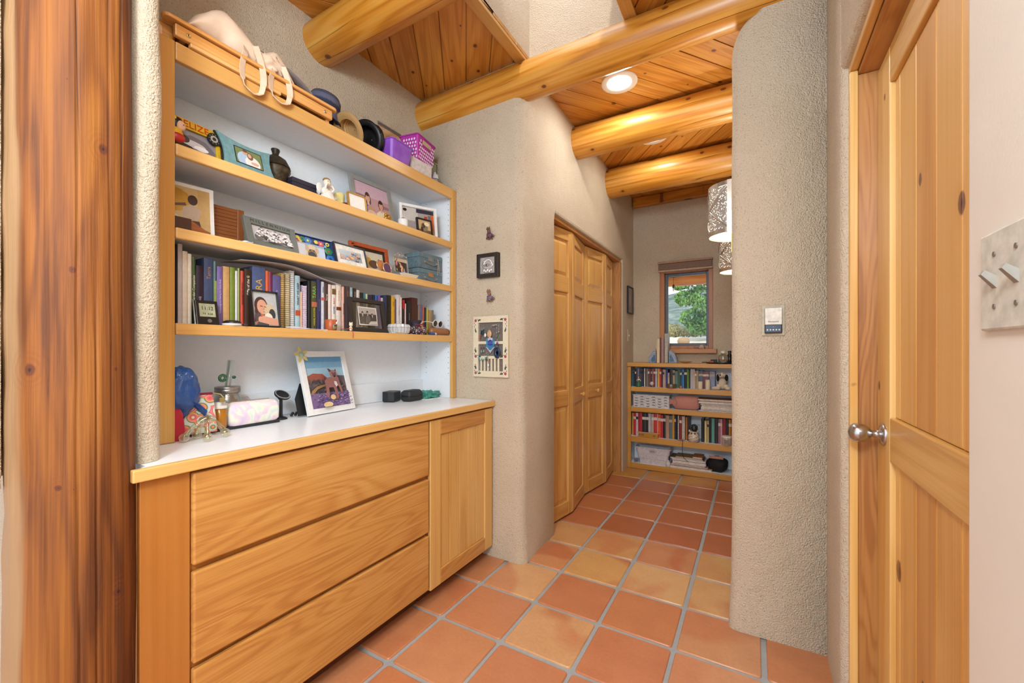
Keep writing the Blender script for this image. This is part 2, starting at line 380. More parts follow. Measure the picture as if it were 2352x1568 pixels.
# left pillar, with rounded corner
def pill(z):
    q = .006*noise.noise(Vector((z*2.5, 4, 1))); fl = .018*max(0, 1-z/.25); r = .055
    return [(-2.0, 2.003), (-1.5, 2.003)]+arc(-1.10+q+fl-r, 2.0+r-fl*.5, r, -90, 0, 8)+[(-1.10, 2.2)]+([(-1.10, 2.425), (-1.112, 2.44), (-1.145, 2.445)] if z < 2.07 else [(-1.10, 2.43), (-1.10, 2.44), (-1.10, 2.4455)])+[(-2.0, 2.4455)]
lofted('wall_left_pillar', pill, [i*(CZ+.1)/40 for i in range(41)])
mb = MB(); mb.add([(x, y, z) for y in (2.446, 4.03) for (x, z) in ((-2.0, 2.062), (-1.115, 2.062), (-1.104, 2.066), (-1.10, 2.078), (-1.10, CZ+.1), (-2.0, CZ+.1))], [tuple(range(6)), tuple(reversed(range(6, 12)))]+[(i, i+6, (i+1) % 6+6, (i+1) % 6) for i in range(6)]); wall('wall_left_closet_head', mb)
wall('wall_left_hall', MB().loft([ring_poly([(-2.0, 4.0305), (-1.14, 4.0305)]+(arc(-1.118, 4.0485, .018, -90, 0, 5) if z < 2.07 else [(-1.10-.004*(5-q), 4.0305) for q in range(6)])+[(-1.10, 4.62), (-2.0, 4.62)], z) for z in [0, 1.4, 2.066, 2.072, CZ+.1]], smooth=False))
wall('wall_closet_back', MB().box((-2.0, 2.44, 0), (-1.9, 4.04, 2.1)), W_WALL2)
# back wall with the window opening
WX0, WX1, WZ0, WZ1 = -.832, -.335, 1.195, 1.985
mb = MB(); mb.box((-1.3, 4.45, 0), (WX0, 4.62, CZ+.1)); mb.box((WX1, 4.45, 0), (.4, 4.62, CZ+.1)); mb.box((WX0, 4.45, 0), (WX1, 4.62, WZ0)); mb.box((WX0, 4.45, WZ1), (WX1, 4.62, CZ+.1))
wall('wall_back', mb)
# right pillar + hall wall
def pillr(z):
    q = .005*noise.noise(Vector((z*2.5, 9, 1))); fl = .012*max(0, 1-z/.2); r = .035
    t = max(0, (z-2.42)/.16); t = min(t, 1); sh = .085*(1-math.sqrt(max(0, 1-t*t)))
    return [(.26, 1.993)]+[(.26, 2.6), (-.08+sh, 2.6)]+[(-.08+q-fl+sh, 2.2)]+arc(-.08+q-fl+sh+r, 1.993-fl+r, r, 180, 270, 8)
lofted('wall_right_pillar', pillr, [i*.1 for i in range(24)]+[2.4+i*.018 for i in range(1, 11)]+[CZ+.1])
wall('wall_right_hall', MB().box((-.08, 2.6, 0), (.26, 4.5, CZ+.1)))
# right wall beside the door
wall('wall_right', MB().loft([ring_poly([(.5, 2.3), (.246, 2.3), (.246, 1.95)]+arc(.266, 1.722, .02, 180, 270, 6)+[(.5, 1.702)], z) for z in [0, .7, 1.4, CZ+.1]]))
def near(z): return [(.5, .784)]+arc(.262, .766, .018, 90, 180, 6)+[(.244, .2), (.244, -.9), (.5, -.9)]
lofted('wall_right_near', near, [0, .7, 1.4, CZ+.1], W_WALL2)
wall('wall_right_head', MB().box((.247, .76, 2.088), (.5, 1.72, CZ+.1)), bevel=.02)
# ceiling boards: herringbone runs between the beams, with a hole for the skylight
SKX0, SKX1, SKY0, SKY1 = -1.07, -.535, 1.33, 2.03
BY = [-.25, .52, 1.286, 2.041, 2.815, 3.60]; BR = [.095, .1, .095, .100, .107, .1235]
def build_ceiling():
    k = 0
    edges = [-1.6, -.25, .52, 1.286, 2.041, 2.815, 3.60, 4.5]
    for b_ in range(len(edges)-1):
        y0, y1 = edges[b_], edges[b_+1]; ang = R(36) if b_ % 2 == 1 else R(-37)
        # board direction (sin, cos): -37 leans to the left along the hall
        d = Vector((-math.sin(R(36.5)), math.cos(R(36.5)))) if b_ in (1, 3, 5) else Vector((math.sin(R(37)), math.cos(R(37))))
        nrm = Vector((d.y, -d.x)); mb = MB(); wd = .130
        for m_ in range(-32, 33):
            c0 = m_*wd; g = .0035
            def strip(o0, o1):
                return [tuple(nrm*o0-d*7), tuple(nrm*o1-d*7), tuple(nrm*o1+d*7), tuple(nrm*o0+d*7)]
            regs = [(-2.0, .5, y0, y1)]
            if y0 >= 1.2 and y1 < 2.1: regs = [(-2.0, SKX0, y0, y1), (SKX1, .5, y0, y1), (SKX0, SKX1, y0, SKY0)]
            for (rx0, rx1, ry0, ry1) in regs:
                p = clip(strip(c0+g, c0+wd-g), rx0, rx1, ry0, ry1)
                if len(p) >= 3: mb.plate(p, CZ, CZ+.02, ['#ffffff', '#f4ecdf', '#fff6ea', '#e9dccb', '#f8efe2'][(m_*7+b_*3) % 5])
                p = clip(strip(c0-g, c0+g), rx0, rx1, ry0, ry1)
                if len(p) >= 3: mb.plate(p, CZ+.014, CZ+.02)
        # local x = board axis, so the grain runs along the boards
        th = math.atan2(d.y, d.x); o = mb.build('ceiling', M_BOARD, fix=True)
        o.data.transform(Matrix.Rotation(-th, 4, 'Z')); o.rotation_euler = (0, 0, th); struct(o)
build_ceiling()
# roof deck over the boards, with the skylight well
mb = MB()
mb.box((-2.0, -1.6, CZ+.021), (SKX0-.001, 4.6, CZ+.1)); mb.box((SKX1+.001, -1.6, CZ+.021), (.5, 4.6, CZ+.1)); mb.box((SKX0, -1.6, CZ+.021), (SKX1, SKY0, CZ+.1)); mb.box((SKX0, SKY1+.03, CZ+.021), (SKX1, 4.6, CZ+.1))
struct(mb.build('ceiling_deck', plain('#6b5136', .8)))
mb = MB(); H2 = 3.42
mb.box((SKX0-.03, SKY0-.03, CZ+.001), (SKX0, SKY1+.03, H2)); mb.box((SKX1, SKY0-.03, CZ+.001), (SKX1+.03, SKY1+.03, H2))
mb.box((SKX0, SKY1, CZ-.02), (SKX1, SKY1+.03, H2)); mb.box((SKX0, SKY0-.03, CZ+.001), (SKX1, SKY0, H2))
wall('wall_skylight_well', mb, plaster('plaster_well', '#d6c5ae', '#dfcfba', .6, .3))
gb = NB('window_glass'); gl = gb.n('ShaderNodeBsdfGlossy'); gl.inputs['Roughness'].default_value = .02; tr = gb.n('ShaderNodeBsdfTransparent'); fr = gb.n('ShaderNodeFresnel'); fr.inputs[0].default_value = 1.3
ms = gb.n('ShaderNodeMixShader'); gb.l(fr.outputs[0], ms.inputs[0]); gb.l(tr.outputs[0], ms.inputs[1]); gb.l(gl.outputs[0], ms.inputs[2]); gb.l(ms.outputs[0], gb.t.nodes['Material Output'].inputs[0]); M_GLASS = gb.m
struct(bx('window_2', M_GLASS, None, (SKX0-.03, SKY0-.03, H2+.001), (SKX1+.03, SKY1+.03, H2+.007)))
for i, (a, b_) in enumerate([((SKX0-.058, SKY0, CZ-.018), (SKX0-.001, SKY1-.03, CZ-.0005)), ((SKX1+.001, SKY0, CZ-.018), (SKX1+.058, SKY1-.03, CZ-.0005))]):
    struct(bx('trim_%d' % (i+1), M_DOORH, None, a, b_, .002))
# beams
POSW = ['nearest the camera, overhead', 'second overhead', 'left of the skylight, its split end on the wall', 'spanning both plaster pillars, pale under the skylight', 'lit yellow, just past the first round ceiling light', 'farthest along the hall, nearest the window wall']
for k in range(1, 6):
    r_ = BR[k]; cy = BY[k]; cz = CZ-.002-r_
    if k == 3: cz = 2.6745
    mb = MB(); rings = []; N = 40; n = 28
    x0, x1 = -1.96, (.246 if k < 4 else -.075)
    L = x1-x0
    for i in range(N+1):
        x = i*L/N; ring = []
        for j in range(n):
            a = 2*PI*j/n; rr = r_*(1+.035*noise.noise(Vector((x*2.2, math.cos(a)*1.2, math.sin(a)*1.2+k*7)))+.012*noise.noise(Vector((x*9, math.cos(a)*3, math.sin(a)*3+k))))
            if k == 3:   # hewn flat underside
                a2 = math.atan2(math.sin(a), math.cos(a)); 
                rr = min(rr, r_*.93/max(.2, math.cos(a-R(-60)))) if math.cos(a-R(-60)) > .5 else rr
            ring.append((x, math.cos(a)*rr, math.sin(a)*rr))
        rings.append(ring)
    mb.loft(rings)
    o = mb.build('ceiling_beam', M_BEAM, loc=(x0, cy, cz))
    tag(o, 'round peeled log ceiling beam, '+POSW[k], 'beam', None)
o = bx('ceiling_beam', M_BEAM, None, (0, 0, 0), (1.0, .06, .10), .006, loc=(-1.09, 4.385, CZ-.103)); tag(o, 'squared wooden beam strip against the window wall at the ceiling', 'beam')

# log post by the counter
def log_post():
    mb = MB(); rings = []; n = 260; N = 60
    for i in range(N+1):
        z = i*(CZ)/N; ring = []
        cxo = .010*math.sin(z*1.9+.5); 
        for j in range(n):
            a = 2*PI*j/n
            base = .1035+.006*max(0, .8-z)+.0045*noise.noise(Vector((z*1.6, math.cos(a)*2, math.sin(a)*2)))+.0015*noise.noise(Vector((z*7, math.cos(a)*5, math.sin(a)*5)))
            # knobbly pale flank on the left
            base += .005*max(0, math.cos(a-R(-105)))*noise.noise(Vector((z*9, a*2, 3)))
            for (ca, dp, wd, wob) in ((38, .016, .020, .010), (-9, .007, .013, .02), (7, .008, .014, .018), (22, .003, .012, .03), (-34, .004, .012, .03)):
                aa = R(ca)+wob*noise.noise(Vector((z*1.5, ca, 0)))*3
                dd = math.atan2(math.sin(a-aa), math.cos(a-aa)); base -= dp*math.exp(-(dd/wd)**2)*(max(0, min(1, (z-1.0)*4)) if ca == 38 else max(0, min(1, (1.35-z)*4)) if ca == 7 else 1)
            ring.append((cxo+math.cos(a)*base, math.sin(a)*base, z))
        rings.append(ring)
    mb.loft(rings)
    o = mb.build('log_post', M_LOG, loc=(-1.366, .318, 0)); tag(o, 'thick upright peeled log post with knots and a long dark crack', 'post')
log_post()
# ------------------------------------------------------------------ door on the right
d1 = thing('door_1', '', 'door'); del d1['label']; del d1['category']; d1['kind'] = 'structure'
DX = .335
mb = MB(); mb.box((DX, 1.558, .012), (DX+.04, 1.690, 2.045)); mb.box((DX, .800, .012), (DX+.04, .925, 2.045)); mb.build('door_stile', M_DOORP, d1, bevel=.004)
mb = MB(); mb.box((DX, .926, 1.94), (DX+.04, 1.557, 2.045)); mb.box((DX, .926, .862), (DX+.04, 1.557, .988)); mb.box((DX, .926, .012), (DX+.04, 1.557, .20)); mb.build('door_rail', M_DOORH, d1, bevel=.004)
mb = MB()
ys = [1.556, 1.514, 1.384, 1.254, 1.124, .994, .927]
for zz in ((.201, .861), (.989, 1.939)):
    for a, b_, tint in zip(ys[1:], ys[:-1], ('#fff6e6', '#f6ead6', '#ead2b4', '#f2e2c8', '#fff0dc', '#ecd8bc')): mb.box((DX+.012, a+.0012, zz[0]), (DX+.028, b_-.0012, zz[1]), tint)
mb.build('door_board_panel', M_DOORP, d1, bevel=.0035)
M_NICK = plain('#b9b9bb', .25, 1, .03)
mb = MB(); mb.lathe([(.033, 0), (.033, .004), (.028, .008), (.012, .012), (.010, .028), (.018, .034), (.026, .046), (.029, .058), (.027, .070), (.019, .080), (.004, .084)], (DX, 1.618, .93), (-1, 0, 0), 28)
mb.build('door_knob', M_NICK, d1)
# jambs and head
tf = MB(); tf.box((.288, 1.694, 0), (.43, 1.716, 2.056)); tf.box((.288, .775, 0), (.43, .797, 2.056)); struct(tf.build('trim_3', M_TRIM, bevel=.002))
tf = MB(); tf.box((.288, .775, 2.057), (.43, 1.716, 2.087)); struct(tf.build('trim_4', M_TRIMH, bevel=.002))
tf = MB(); tf.box((.266, 1.682, 0), (.287, 1.712, 2.066)); struct(tf.build('trim_5', M_DOORP, bevel=.003))
tf = MB(); tf.box((.266, .80, 2.067), (.287, 1.712, 2.095)); struct(tf.build('trim_6', M_DOORH, bevel=.003))
# ------------------------------------------------------------------ bifold closet doors
pts = [(-1.185, 2.452), (-1.128, 2.818), (-1.182, 3.208), (-1.128, 3.595), (-1.178, 3.975)]
leafm = {}
for k in range(4):
    (xa, ya), (xb, yb) = pts[k], pts[k+1]
    dv = Vector((xb-xa, yb-ya)); L = dv.length-.006; a = math.atan2(dv.y, dv.x)
    root = bpy.data.objects.new('door_%d' % (k+2), None); C.objects.link(root); root['kind'] = 'structure'; root.location = (xa, ya, .012); root.rotation_euler = (0, 0, a)
    # local x along leaf, front is local -y (faces +X world)
    T = .032; Z = 2.018; sw = .055
    mb = MB()
    for x in (0, L-sw): mb.box((x, 0, 0), (x+sw, T, Z))
    mb.build('door_stile', M_BIFOLD, root, bevel=.004)
    zr = [(0, .095), (.775, .885), (1.575, 1.685), (1.945, Z)]
    mb = MB()
    for z0, z1 in zr: mb.box((sw+.0005, 0.0005, z0), (L-sw-.0005, T, z1))
    mb.build('door_rail', M_BIFOLDH, root, bevel=.004)
    mb = MB()
    for z0, z1 in ((.095, .775), (.885, 1.575), (1.685, 1.945)):
        xa_, xb_ = sw, L-sw
        def rr(i, y, j=0): return [(xa_+i, y, z0+i), (xb_-i, y, z0+i), (xb_-i, y, z1-i), (xa_+i, y, z1-i)]
        mb.loft([rr(0, .014), rr(.012, .014), rr(.034, .005)], False, smooth=False); mb.add(rr(.034, .005), [(0, 1, 2, 3)])
        mb.box((xa_, .016, z0), (xb_, .026, z1))
    mb.build('door_raised_panel', M_BIFOLD, root)
    if k in (1, 2):
        MB().lathe([(.008, 0), (.008, .012), (.016, .018), (.019, .026), (.015, .034), (.004, .037)], (L*(.62 if k == 1 else .5), -.0005, .828), (0, -1, 0), 18).build('door_knob', M_EDGEV, root)
mb = MB(); mb.box((-1.20, 2.446, 2.036), (-1.118, 4.028, 2.061)); mb.box((-1.20, 3.995, 0), (-1.110, 4.028, 2.035)); struct(mb.build('trim_7', M_TRIM, bevel=.002))
# ------------------------------------------------------------------ window, shade, sill
win = bpy.data.objects.new('window_1', None); C.objects.link(win); win['kind'] = 'structure'; win.location = (0, 4.45, 0)
mb = MB(); t = .042
for a, b_ in (((WX0, .0, WZ0), (WX0+t, .16, WZ1)), ((WX1-t, .0, WZ0), (WX1, .16, WZ1)), ((WX0+t, .0, WZ0), (WX1-t, .16, WZ0+.03)), ((WX0+t, .0, WZ1-.02), (WX1-t, .16, WZ1))): mb.box(a, b_)
mb.build('window_jamb', M_WINW, win, bevel=.003)
mb = MB(); a0, a1, c0, c1 = WX0+t, WX1-t, WZ0+.03, WZ1-.02; q = .026
for a, b_ in (((a0, .075, c0), (a0+q, .115, c1)), ((a1-q, .075, c0), (a1, .115, c1)), ((a0+q, .075, c0), (a1-q, .115, c0+q)), ((a0+q, .075, c1-q), (a1-q, .115, c1))): mb.box(a, b_)
mb.build('window_sash', plain('#5b6470', .4), win, bevel=.003)
bx('window_pane', M_GLASS, win, (a0+q, .094, c0+q), (a1-q, .098, c1-q))
sh = thing('window_shade', 'rolled brown cellular shade boxed above the small hall window', 'blind', (-.588, 4.449, 1.972))
bx('cassette', plain('#7c5f4c', .6), sh, (-.247, -.05, .018), (.247, 0, .082), .004)
bx('top_rail', plain('#b08a6c', .6), sh, (-.253, -.056, .083), (.253, 0, .102), .004)
bx('bottom_rail', plain('#b99c80', .6), sh, (-.25, -.052, .0), (.25, -.002, .017), .003)
o = bx('trim_8', M_WINX, None, (-.86, 4.385, 1.150), (-.30, 4.449, 1.192), .004); struct(o)
# ------------------------------------------------------------------ wall bookcase
XS = -1.555
bc = thing('wall_bookcase', 'white built-in wall bookcase with honey wood face frame above the counter', 'bookcase', (0, 0, .893))
Zb = .893
bx('stile', M_EDGEV, bc, (XS-.02, .497, 0), (XS, .588, 2.143-Zb), .003)
bx('stile', M_EDGEV, bc, (XS-.02, 2.0-.042, 0), (XS, 1.999, 2.143-Zb), .003) if False else None
bx('stile', M_EDGEV, bc, (XS-.02, 1.9855, 0), (XS+.001, 2.0, 2.143-Zb), .003) if False else None
YR = 1.998
bx('stile', M_EDGEV, bc, (XS-.02, YR-.036, 0), (XS+.001, YR, 2.143-Zb), .003)
YI = YR-.037
bx('top_rail', M_EDGE, bc, (XS-.02, .589, 2.086-Zb), (XS, YI, 2.143-Zb), .003)
bx('back_panel', M_WHITE, bc, (-1.834, .498, 0), (-1.822, YR, 2.12-Zb))
bx('side_panel', M_WHITE, bc, (-1.821, .498, 0), (XS-.021, .52, 2.12-Zb))
sp_ = bx('side_panel', M_WHITE, bc, (-1.821, YR-.018, 0), (XS-.021, YR, 2.12-Zb))
mb = MB()
for xx in (-1.60, -1.775):
    for i in range(36):
        z = 1.04+i*.032-Zb; mb.cyl((xx, YR-.0184, z), (xx, YR-.0174, z), .0024, n=8)
mb.build('pin_holes', plain('#3a3530', .8), sp_)['kind'] = 'stuff'
bx('top_board', M_WHITE, bc, (-1.821, .521, 2.105-Zb), (XS-.021, YR-.019, 2.14-Zb))
for zt, th in ((1.8255, .037), (1.5635, .034), (1.2645, .036)):
    s_ = bx('shelf', M_WHITE, bc, (-1.821, .521, zt-.022-Zb), (XS-.021, YR-.019, zt-Zb))
    bx('shelf_edge', M_EDGE, s_, (XS-.02, .589, zt-th-Zb), (XS+.002, YI, zt+.0005-Zb), .004)
bx('backsplash', M_WHITE, bc, (-1.82, .521, .0), (-1.803, YR-.019, .105), .002)
# ------------------------------------------------------------------ base cabinet and counter
ct = thing('countertop', 'long white laminate countertop with a wooden front edge below the bookcase', 'countertop', (0, 0, .862))
mb = MB(); mb.plate([(-1.834, .497), (-1.29, .497), (-1.29, .40), (-1.292, .40), (-1.292, 1.997), (-1.834, 1.997)], .0, .0305) if False else None
mb = MB(); mb.plate([(-1.834, .432), (-1.304, .432), (-1.293, .418), (-1.293, 1.998), (-1.834, 1.998)], 0, .030); mb.build('laminate_top', M_WHITE2, ct)
mb = MB(); mb.box((-1.2925, .398, -.0005), (-1.274, 1.999, .0305)); mb.build('front_edge', M_EDGE, ct, bevel=.003)
cb = thing('drawer_cabinet', 'low honey wood cabinet front with three wide handleless drawers', 'cabinet', (0, 0, 0))
CX = -1.285
bx('carcass', M_PANEL, cb, (-1.80, .525, .078), (CX-.022, 1.452, .861))
bx('toe_kick', plain('#5a2e12', .7), cb, (-1.80, .525, .001), (CX-.075, 1.45, .077))
for i, (z0, z1) in enumerate(((.606, .853), (.344, .588), (.080, .328))):
    d_ = MB(); d_.box((CX-.020, .526, z0), (CX, 1.452, z1)); d_.build('drawer', M_MAPLE, cb, bevel=.005)
fp = bx('filler_panel', M_PANEL, None, (CX-.03, .418, .0), (CX-.012, .5235, .861), .002); tag(fp, 'smooth reddish wooden filler panel between the log post and the drawers', 'panel')
cc = thing('door_cabinet', 'narrow honey wood cabinet with a beadboard door at the counter end', 'cabinet', (0, 0, 0))
bx('carcass', M_PANEL, cc, (-1.80, 1.457, .078), (CX-.022, 1.996, .861))
bx('toe_kick', plain('#5a2e12', .7), cc, (-1.80, 1.457, .001), (CX-.075, 1.996, .077))
dr = MB(); y0, y1, z0, z1 = 1.463, 1.985, .068, .852; fw = .073
dr.box((CX-.02, y0, z0), (CX, y0+fw, z1)); dr.box((CX-.02, y1-fw, z0), (CX, y1, z1)); dob = dr.build('door', M_MAPLEV, cc, bevel=.003)
bx('door_rail', M_MAPLE, dob, (CX-.02, y0+fw+.0005, z0), (CX, y1-fw-.0005, z0+fw), .003); bx('door_rail', M_MAPLE, dob, (CX-.02, y0+fw+.0005, z1-fw), (CX, y1-fw-.0005, z1), .003)
dr = MB(); nb = 5; bw = (y1-y0-2*fw)/nb
for i in range(nb): dr.box((CX-.02, y0+fw+i*bw+.0018, z0+fw), (CX-.009, y0+fw+(i+1)*bw-.0018, z1-fw))
dr.build('beadboard', M_MAPLEV, dob, bevel=.002)
# ------------------------------------------------------------------ placing helper: where a sight line of the photograph meets a real plane of the room
Z2, Z3, Z4, ZC, ZT = 1.826, 1.564, 1.265, .8925, 2.1435
FACE = PI/2      # things on the left wall look along +X
# ------------------------------------------------------------------ ceiling lights
for i, (x, y) in enumerate(((-.689, 2.455), (-.65, 3.215))):
    t = thing('recessed_light', ['round white recessed ceiling light, lit, nearest the skylight beam', 'round white recessed ceiling light half hidden behind the yellow-lit beam'][i], 'ceiling light', (x, y, CZ-.001))
    MB().lathe([(.105, 0), (.105, -.004), (.098, -.008), (.074, -.006), (.070, -.001)], n=40, cap=False).build('trim_ring', plain('#efebe4', .5, 0, .01), t)
    e = NB('lit_lens'); e.b.inputs['Emission Color'].default_value = (1, .96, .9, 1); e.b.inputs['Emission Strength'].default_value = 6 if i == 0 else .25; e.done((.9, .9, .9, 1), .4)
    MB().lathe([(.0705, -.001), (.0705, -.003), (.001, -.0035)], n=40).build('lens', e.m, t)
lamp('recessed_lamp', 'AREA', (-.689, 2.455, CZ-.012), (0, 0, 0), 3.6, (.92, .97, .97), shape='DISK', size=.13)
lamp('recessed_lamp', 'AREA', (-.65, 3.215, CZ-.012), (0, 0, 0), 2.4, (.96, .97, .92), shape='DISK', size=.13)
# ------------------------------------------------------------------ picture frames
def frame(name, label, y, z, w_, h_, bw, mat, shapes, x=-1.62, tilt=14, yaw=0, depth=.014, mbw=0, matcol='#e8e2d8', stand=True, group=None, loc=None, glass=False, rot=None, back='#2a2624', base=True, bevel=.0012, roll=0):
    tl = -rot[0] if rot else R(tilt); lift = (depth+.0022)*math.sin(max(0, tl)); loc = loc or (x, y, z); loc = (loc[0], loc[1], loc[2]+lift)
    t = thing(name, label, 'picture frame', loc, rot or (R(-tilt), R(roll), FACE+R(yaw)), group)
    W = w_/2
    mb = MB(); mb.box((-W, 0, 0), (-W+bw, depth, h_)); mb.box((W-bw, 0, 0), (W, depth, h_)); mb.box((-W+bw, 0, 0), (W-bw, depth, bw)); mb.box((-W+bw, 0, h_-bw), (W-bw, depth, h_))
    mb.build('frame_border', mat, t, bevel=bevel)
    if not glass: bx('backing', plain(back, .8), t, (-W+.002, depth*.55, .002), (W-.002, depth+.002, h_-.002))
    iw, ih = w_-2*bw, h_-2*bw
    if mbw:
        bx('mat_board', plain(matcol, .8), t, (-W+bw, depth*.40, bw), (W-bw, depth*.54, h_-bw)); art('photo', t, -W+bw+mbw, bw+mbw, iw-2*mbw, ih-2*mbw, depth*.39, shapes)
    elif shapes: art('photo', t, -W+bw, bw, iw, ih, depth*.5, shapes)
    if glass: bx('glass', M_GLASS, t, (-W+bw, depth*.4, bw), (W-bw, depth*.5, h_-bw))
    if stand:
        mb = MB(); p0 = Vector((0, depth+.002, h_*.66)); # easel leg reaches the shelf behind
        foot = Vector((0, depth+.002+ (h_*.30), 0)); foot.z = (foot.y*math.sin(tl)-lift)/math.cos(tl)+.0006
        mb.loft([[p0+Vector((-.012, 0, 0)), p0+Vector((.012, 0, 0)), p0+Vector((.012, .002, 0)), p0+Vector((-.012, .002, 0))], [foot+Vector((-.022, 0, 0)), foot+Vector((.022, 0, 0)), foot+Vector((.022, .002, 0)), foot+Vector((-.022, .002, 0))]], smooth=False)
        mb.build('easel_leg', plain('#1c1a1a', .7), t)
    return t
SIL = plain('#8f8f8a', .4, .1, .04); BLKF = plain('#1f1a18', .4); WHF = plain('#e9e6e3', .35, 0, .02)
def person(x, y, s, skin, hair, top, long=True):
    q = [('e', x, y+.02*s, .11*s*.7, .16*s, hair)]
    if long: q += [('e', x, y-.05*s, .13*s*.7, .2*s, hair)]
    q += [('p', [(x-.30*s*.7, y-.75*s), (x-.24*s*.7, y-.26*s), (x-.08*s*.7, y-.16*s), (x+.08*s*.7, y-.16*s), (x+.24*s*.7, y-.26*s), (x+.30*s*.7, y-.75*s)], top),
          ('r', x-.03*s, y-.2*s, x+.03*s, y-.08*s, skin), ('e', x, y, .075*s*.8, .12*s, skin), ('e', x, y+.10*s, .08*s*.8, .05*s, hair),
          ('e', x-.022*s, y+.01*s, .008*s, .010*s, '#3a2a22'), ('e', x+.022*s, y+.01*s, .008*s, .010*s, '#3a2a22'), ('e', x, y-.05*s, .022*s, .008*s, '#a0504a')]
    return q
# shelf 2 (second from the top)
t = frame('picture_frame', 'yellow souvenir frame reading BELIZE on the upper left of the bookcase', .655, Z2, .175, .095, .014, plain('#c9a21c', .45), [('r', 0, 0, 1, 1, '#8f8a94'), ('p', [(0, .0), (.2, .5), (.5, .8), (.8, .7), (1, .3), (1, 0)], '#6d6a72'), ('e', .5, .35, .3, .2, '#c8c6cc'), ('e', .35, .5, .12, .2, '#3d3a40'), ('e', .7, .25, .15, .12, '#e6e6ea'), ('p', [(.1, 0), (.25, .3), (.5, .2), (.6, 0)], '#2f2d31')], x=-1.60, yaw=4, tilt=8)
bx('name_plate', plain('#c9a21c', .45), t, (-.0875, -.001, .081), (.0875, .013, .112), .001)
text('lettering', 'BELIZE', .031, plain('#b5301c', .5), t, (.005, -.0022, .0965), sx=1.05)
mb = MB(); mb.ell((-.048, -.012, .078), (.020, .012, .022), '#151214'); mb.ell((-.040, -.019, .070), (.014, .009, .017), '#e0b494'); mb.ell((-.054, -.016, .040), (.020, .012, .022), '#d8a81c'); mb.ell((-.052, -.020, .026), (.021, .012, .016), '#b82a24'); mb.ell((-.058, -.022, .090), (.006, .003, .006), '#e8c91c'); mb.ell((-.036, -.027, .071), (.002, .002, .002), '#151214')
mb.build('doll_ornament', vcol(.4), t)
mb = MB(); mb.cyl((.066, -.006, .080), (.066, .0, .080), .021, n=24, col='#2b2f2c'); mb.cyl((.066, -.0065, .080), (.066, -.006, .080), .012, n=20, col='#b9bcb6'); mb.cyl((.066, -.007, .080), (.066, -.0063, .080), .006, n=16, col='#3a3e3a')
for i in range(10): a = i*PI/5; mb.box((.066+.016*math.cos(a)-.0012, -.0068, .080+.016*math.sin(a)-.0012), (.066+.016*math.cos(a)+.0012, -.006, .080+.016*math.sin(a)+.0012), '#b9bcb6')
mb.build('coin_medallion', vcol(.35, .5), t)
frame('picture_frame', 'plain grey frame edge standing behind the yellow souvenir frame', .675, Z2, .20, .125, .014, plain('#6c6660', .6), [('r', 0, 0, 1, 1, '#8b8680')], x=-1.665, tilt=6)
# teal frame with concave sides
t = thing('picture_frame', 'teal frame with curved-in sides holding a photo of a couple', 'picture frame', (-1.595, .838, Z2), (R(-12), R(-3), FACE+R(8)))
def concave(w_, h_, d=.014, n=8):
    out = []
    P4 = [(-w_/2, 0), (w_/2, 0), (w_/2*.94, h_), (-w_/2*1.02, h_*1.06)]
    for i in range(4):
        a, b_ = P4[i], P4[(i+1) % 4]; nx, ny = -(b_[1]-a[1]), (b_[0]-a[0]); L = math.hypot(nx, ny)
        for k in range(n):
            q = k/n; s4 = 4*q*(1-q)*d; out.append((a[0]+(b_[0]-a[0])*q+nx/L*s4, a[1]+(b_[1]-a[1])*q+ny/L*s4))
    return out
o = concave(.205, .118); MB().prism(o, 0, .006).build('frame_front', plain('#6c9498', .5), t); MB().prism([(x*1.015-.002, z*1.01) for x, z in o], .0062, .014).build('frame_back', BLKF, t)
bx('photo_border', BLKF, t, (-.052, -.0012, .031), (.052, -.0002, .093))
art('photo', t, -.049, .034, .098, .056, -.0014, [('r', 0, 0, 1, 1, '#6f7f4c'), ('e', .3, .3, .26, .5, '#a8c0d8'), ('e', .36, .78, .1, .17, '#c89a84'), ('e', .37, .9, .1, .09, '#5a4030'), ('e', .62, .2, .3, .45, '#e9e2dc'), ('e', .55, .62, .12, .24, '#7a5038'), ('e', .53, .66, .07, .14, '#d8a890'), ('e', .7, .2, .16, .1, '#d8a890')])
bx('easel_leg', BLKF, t, (-.02, .016, .03), (.02, .018, .09))
t = thing('lidded_jar', 'dark bronze faceted lidded jar behind the teal frame', 'jar', (-1.70, .985, Z2))
MB().lathe([(.022, 0), (.026, .008), (.045, .06), (.058, .096), (.054, .104)], n=10).build('body', plain('#4a3c28', .5, .4, .3), t)
MB().lathe([(.058, .1045), (.054, .112), (.040, .138), (.022, .150), (.014, .153), (.012, .160), (.017, .176), (.016, .180), (.003, .181)], n=10).build('lid', plain('#3c3022', .5, .4, .3), t)
t = thing('small_box', 'dark navy box lying on the second shelf right of the bronze jar', 'box', (-1.64, 1.075, Z2), (0, 0, FACE)); bx('box_body', plain('#221c2c', .6), t, (-.055, -.0, 0), (.055, .07, .052), .001); bx('box_lid', plain('#2a2433', .6), t, (-.056, -.001, .0525), (.056, .071, .070), .001)
mb = MB()
for i in range(18): mb.ell((rnd.uniform(-.035, .035), rnd.uniform(-.012, .012), rnd.uniform(.006, .045)), (.011, .008, .009), rnd.choice(['#9a4a50', '#5a6a9a', '#c8b8b0', '#7a3038', '#b08a50', '#444a66']), n=8)
tag(mb.build('fabric_trinket', vcol(.7), None, (-1.66, 1.163, Z2), (0, 0, FACE)), 'colourful patterned fabric bundle between the navy box and the angel figurine', 'ornament')
t = thing('angel_figurine', 'white ceramic cherub figurine with small floral painting', 'figurine', (-1.615, 1.165, Z2), (0, 0, FACE))
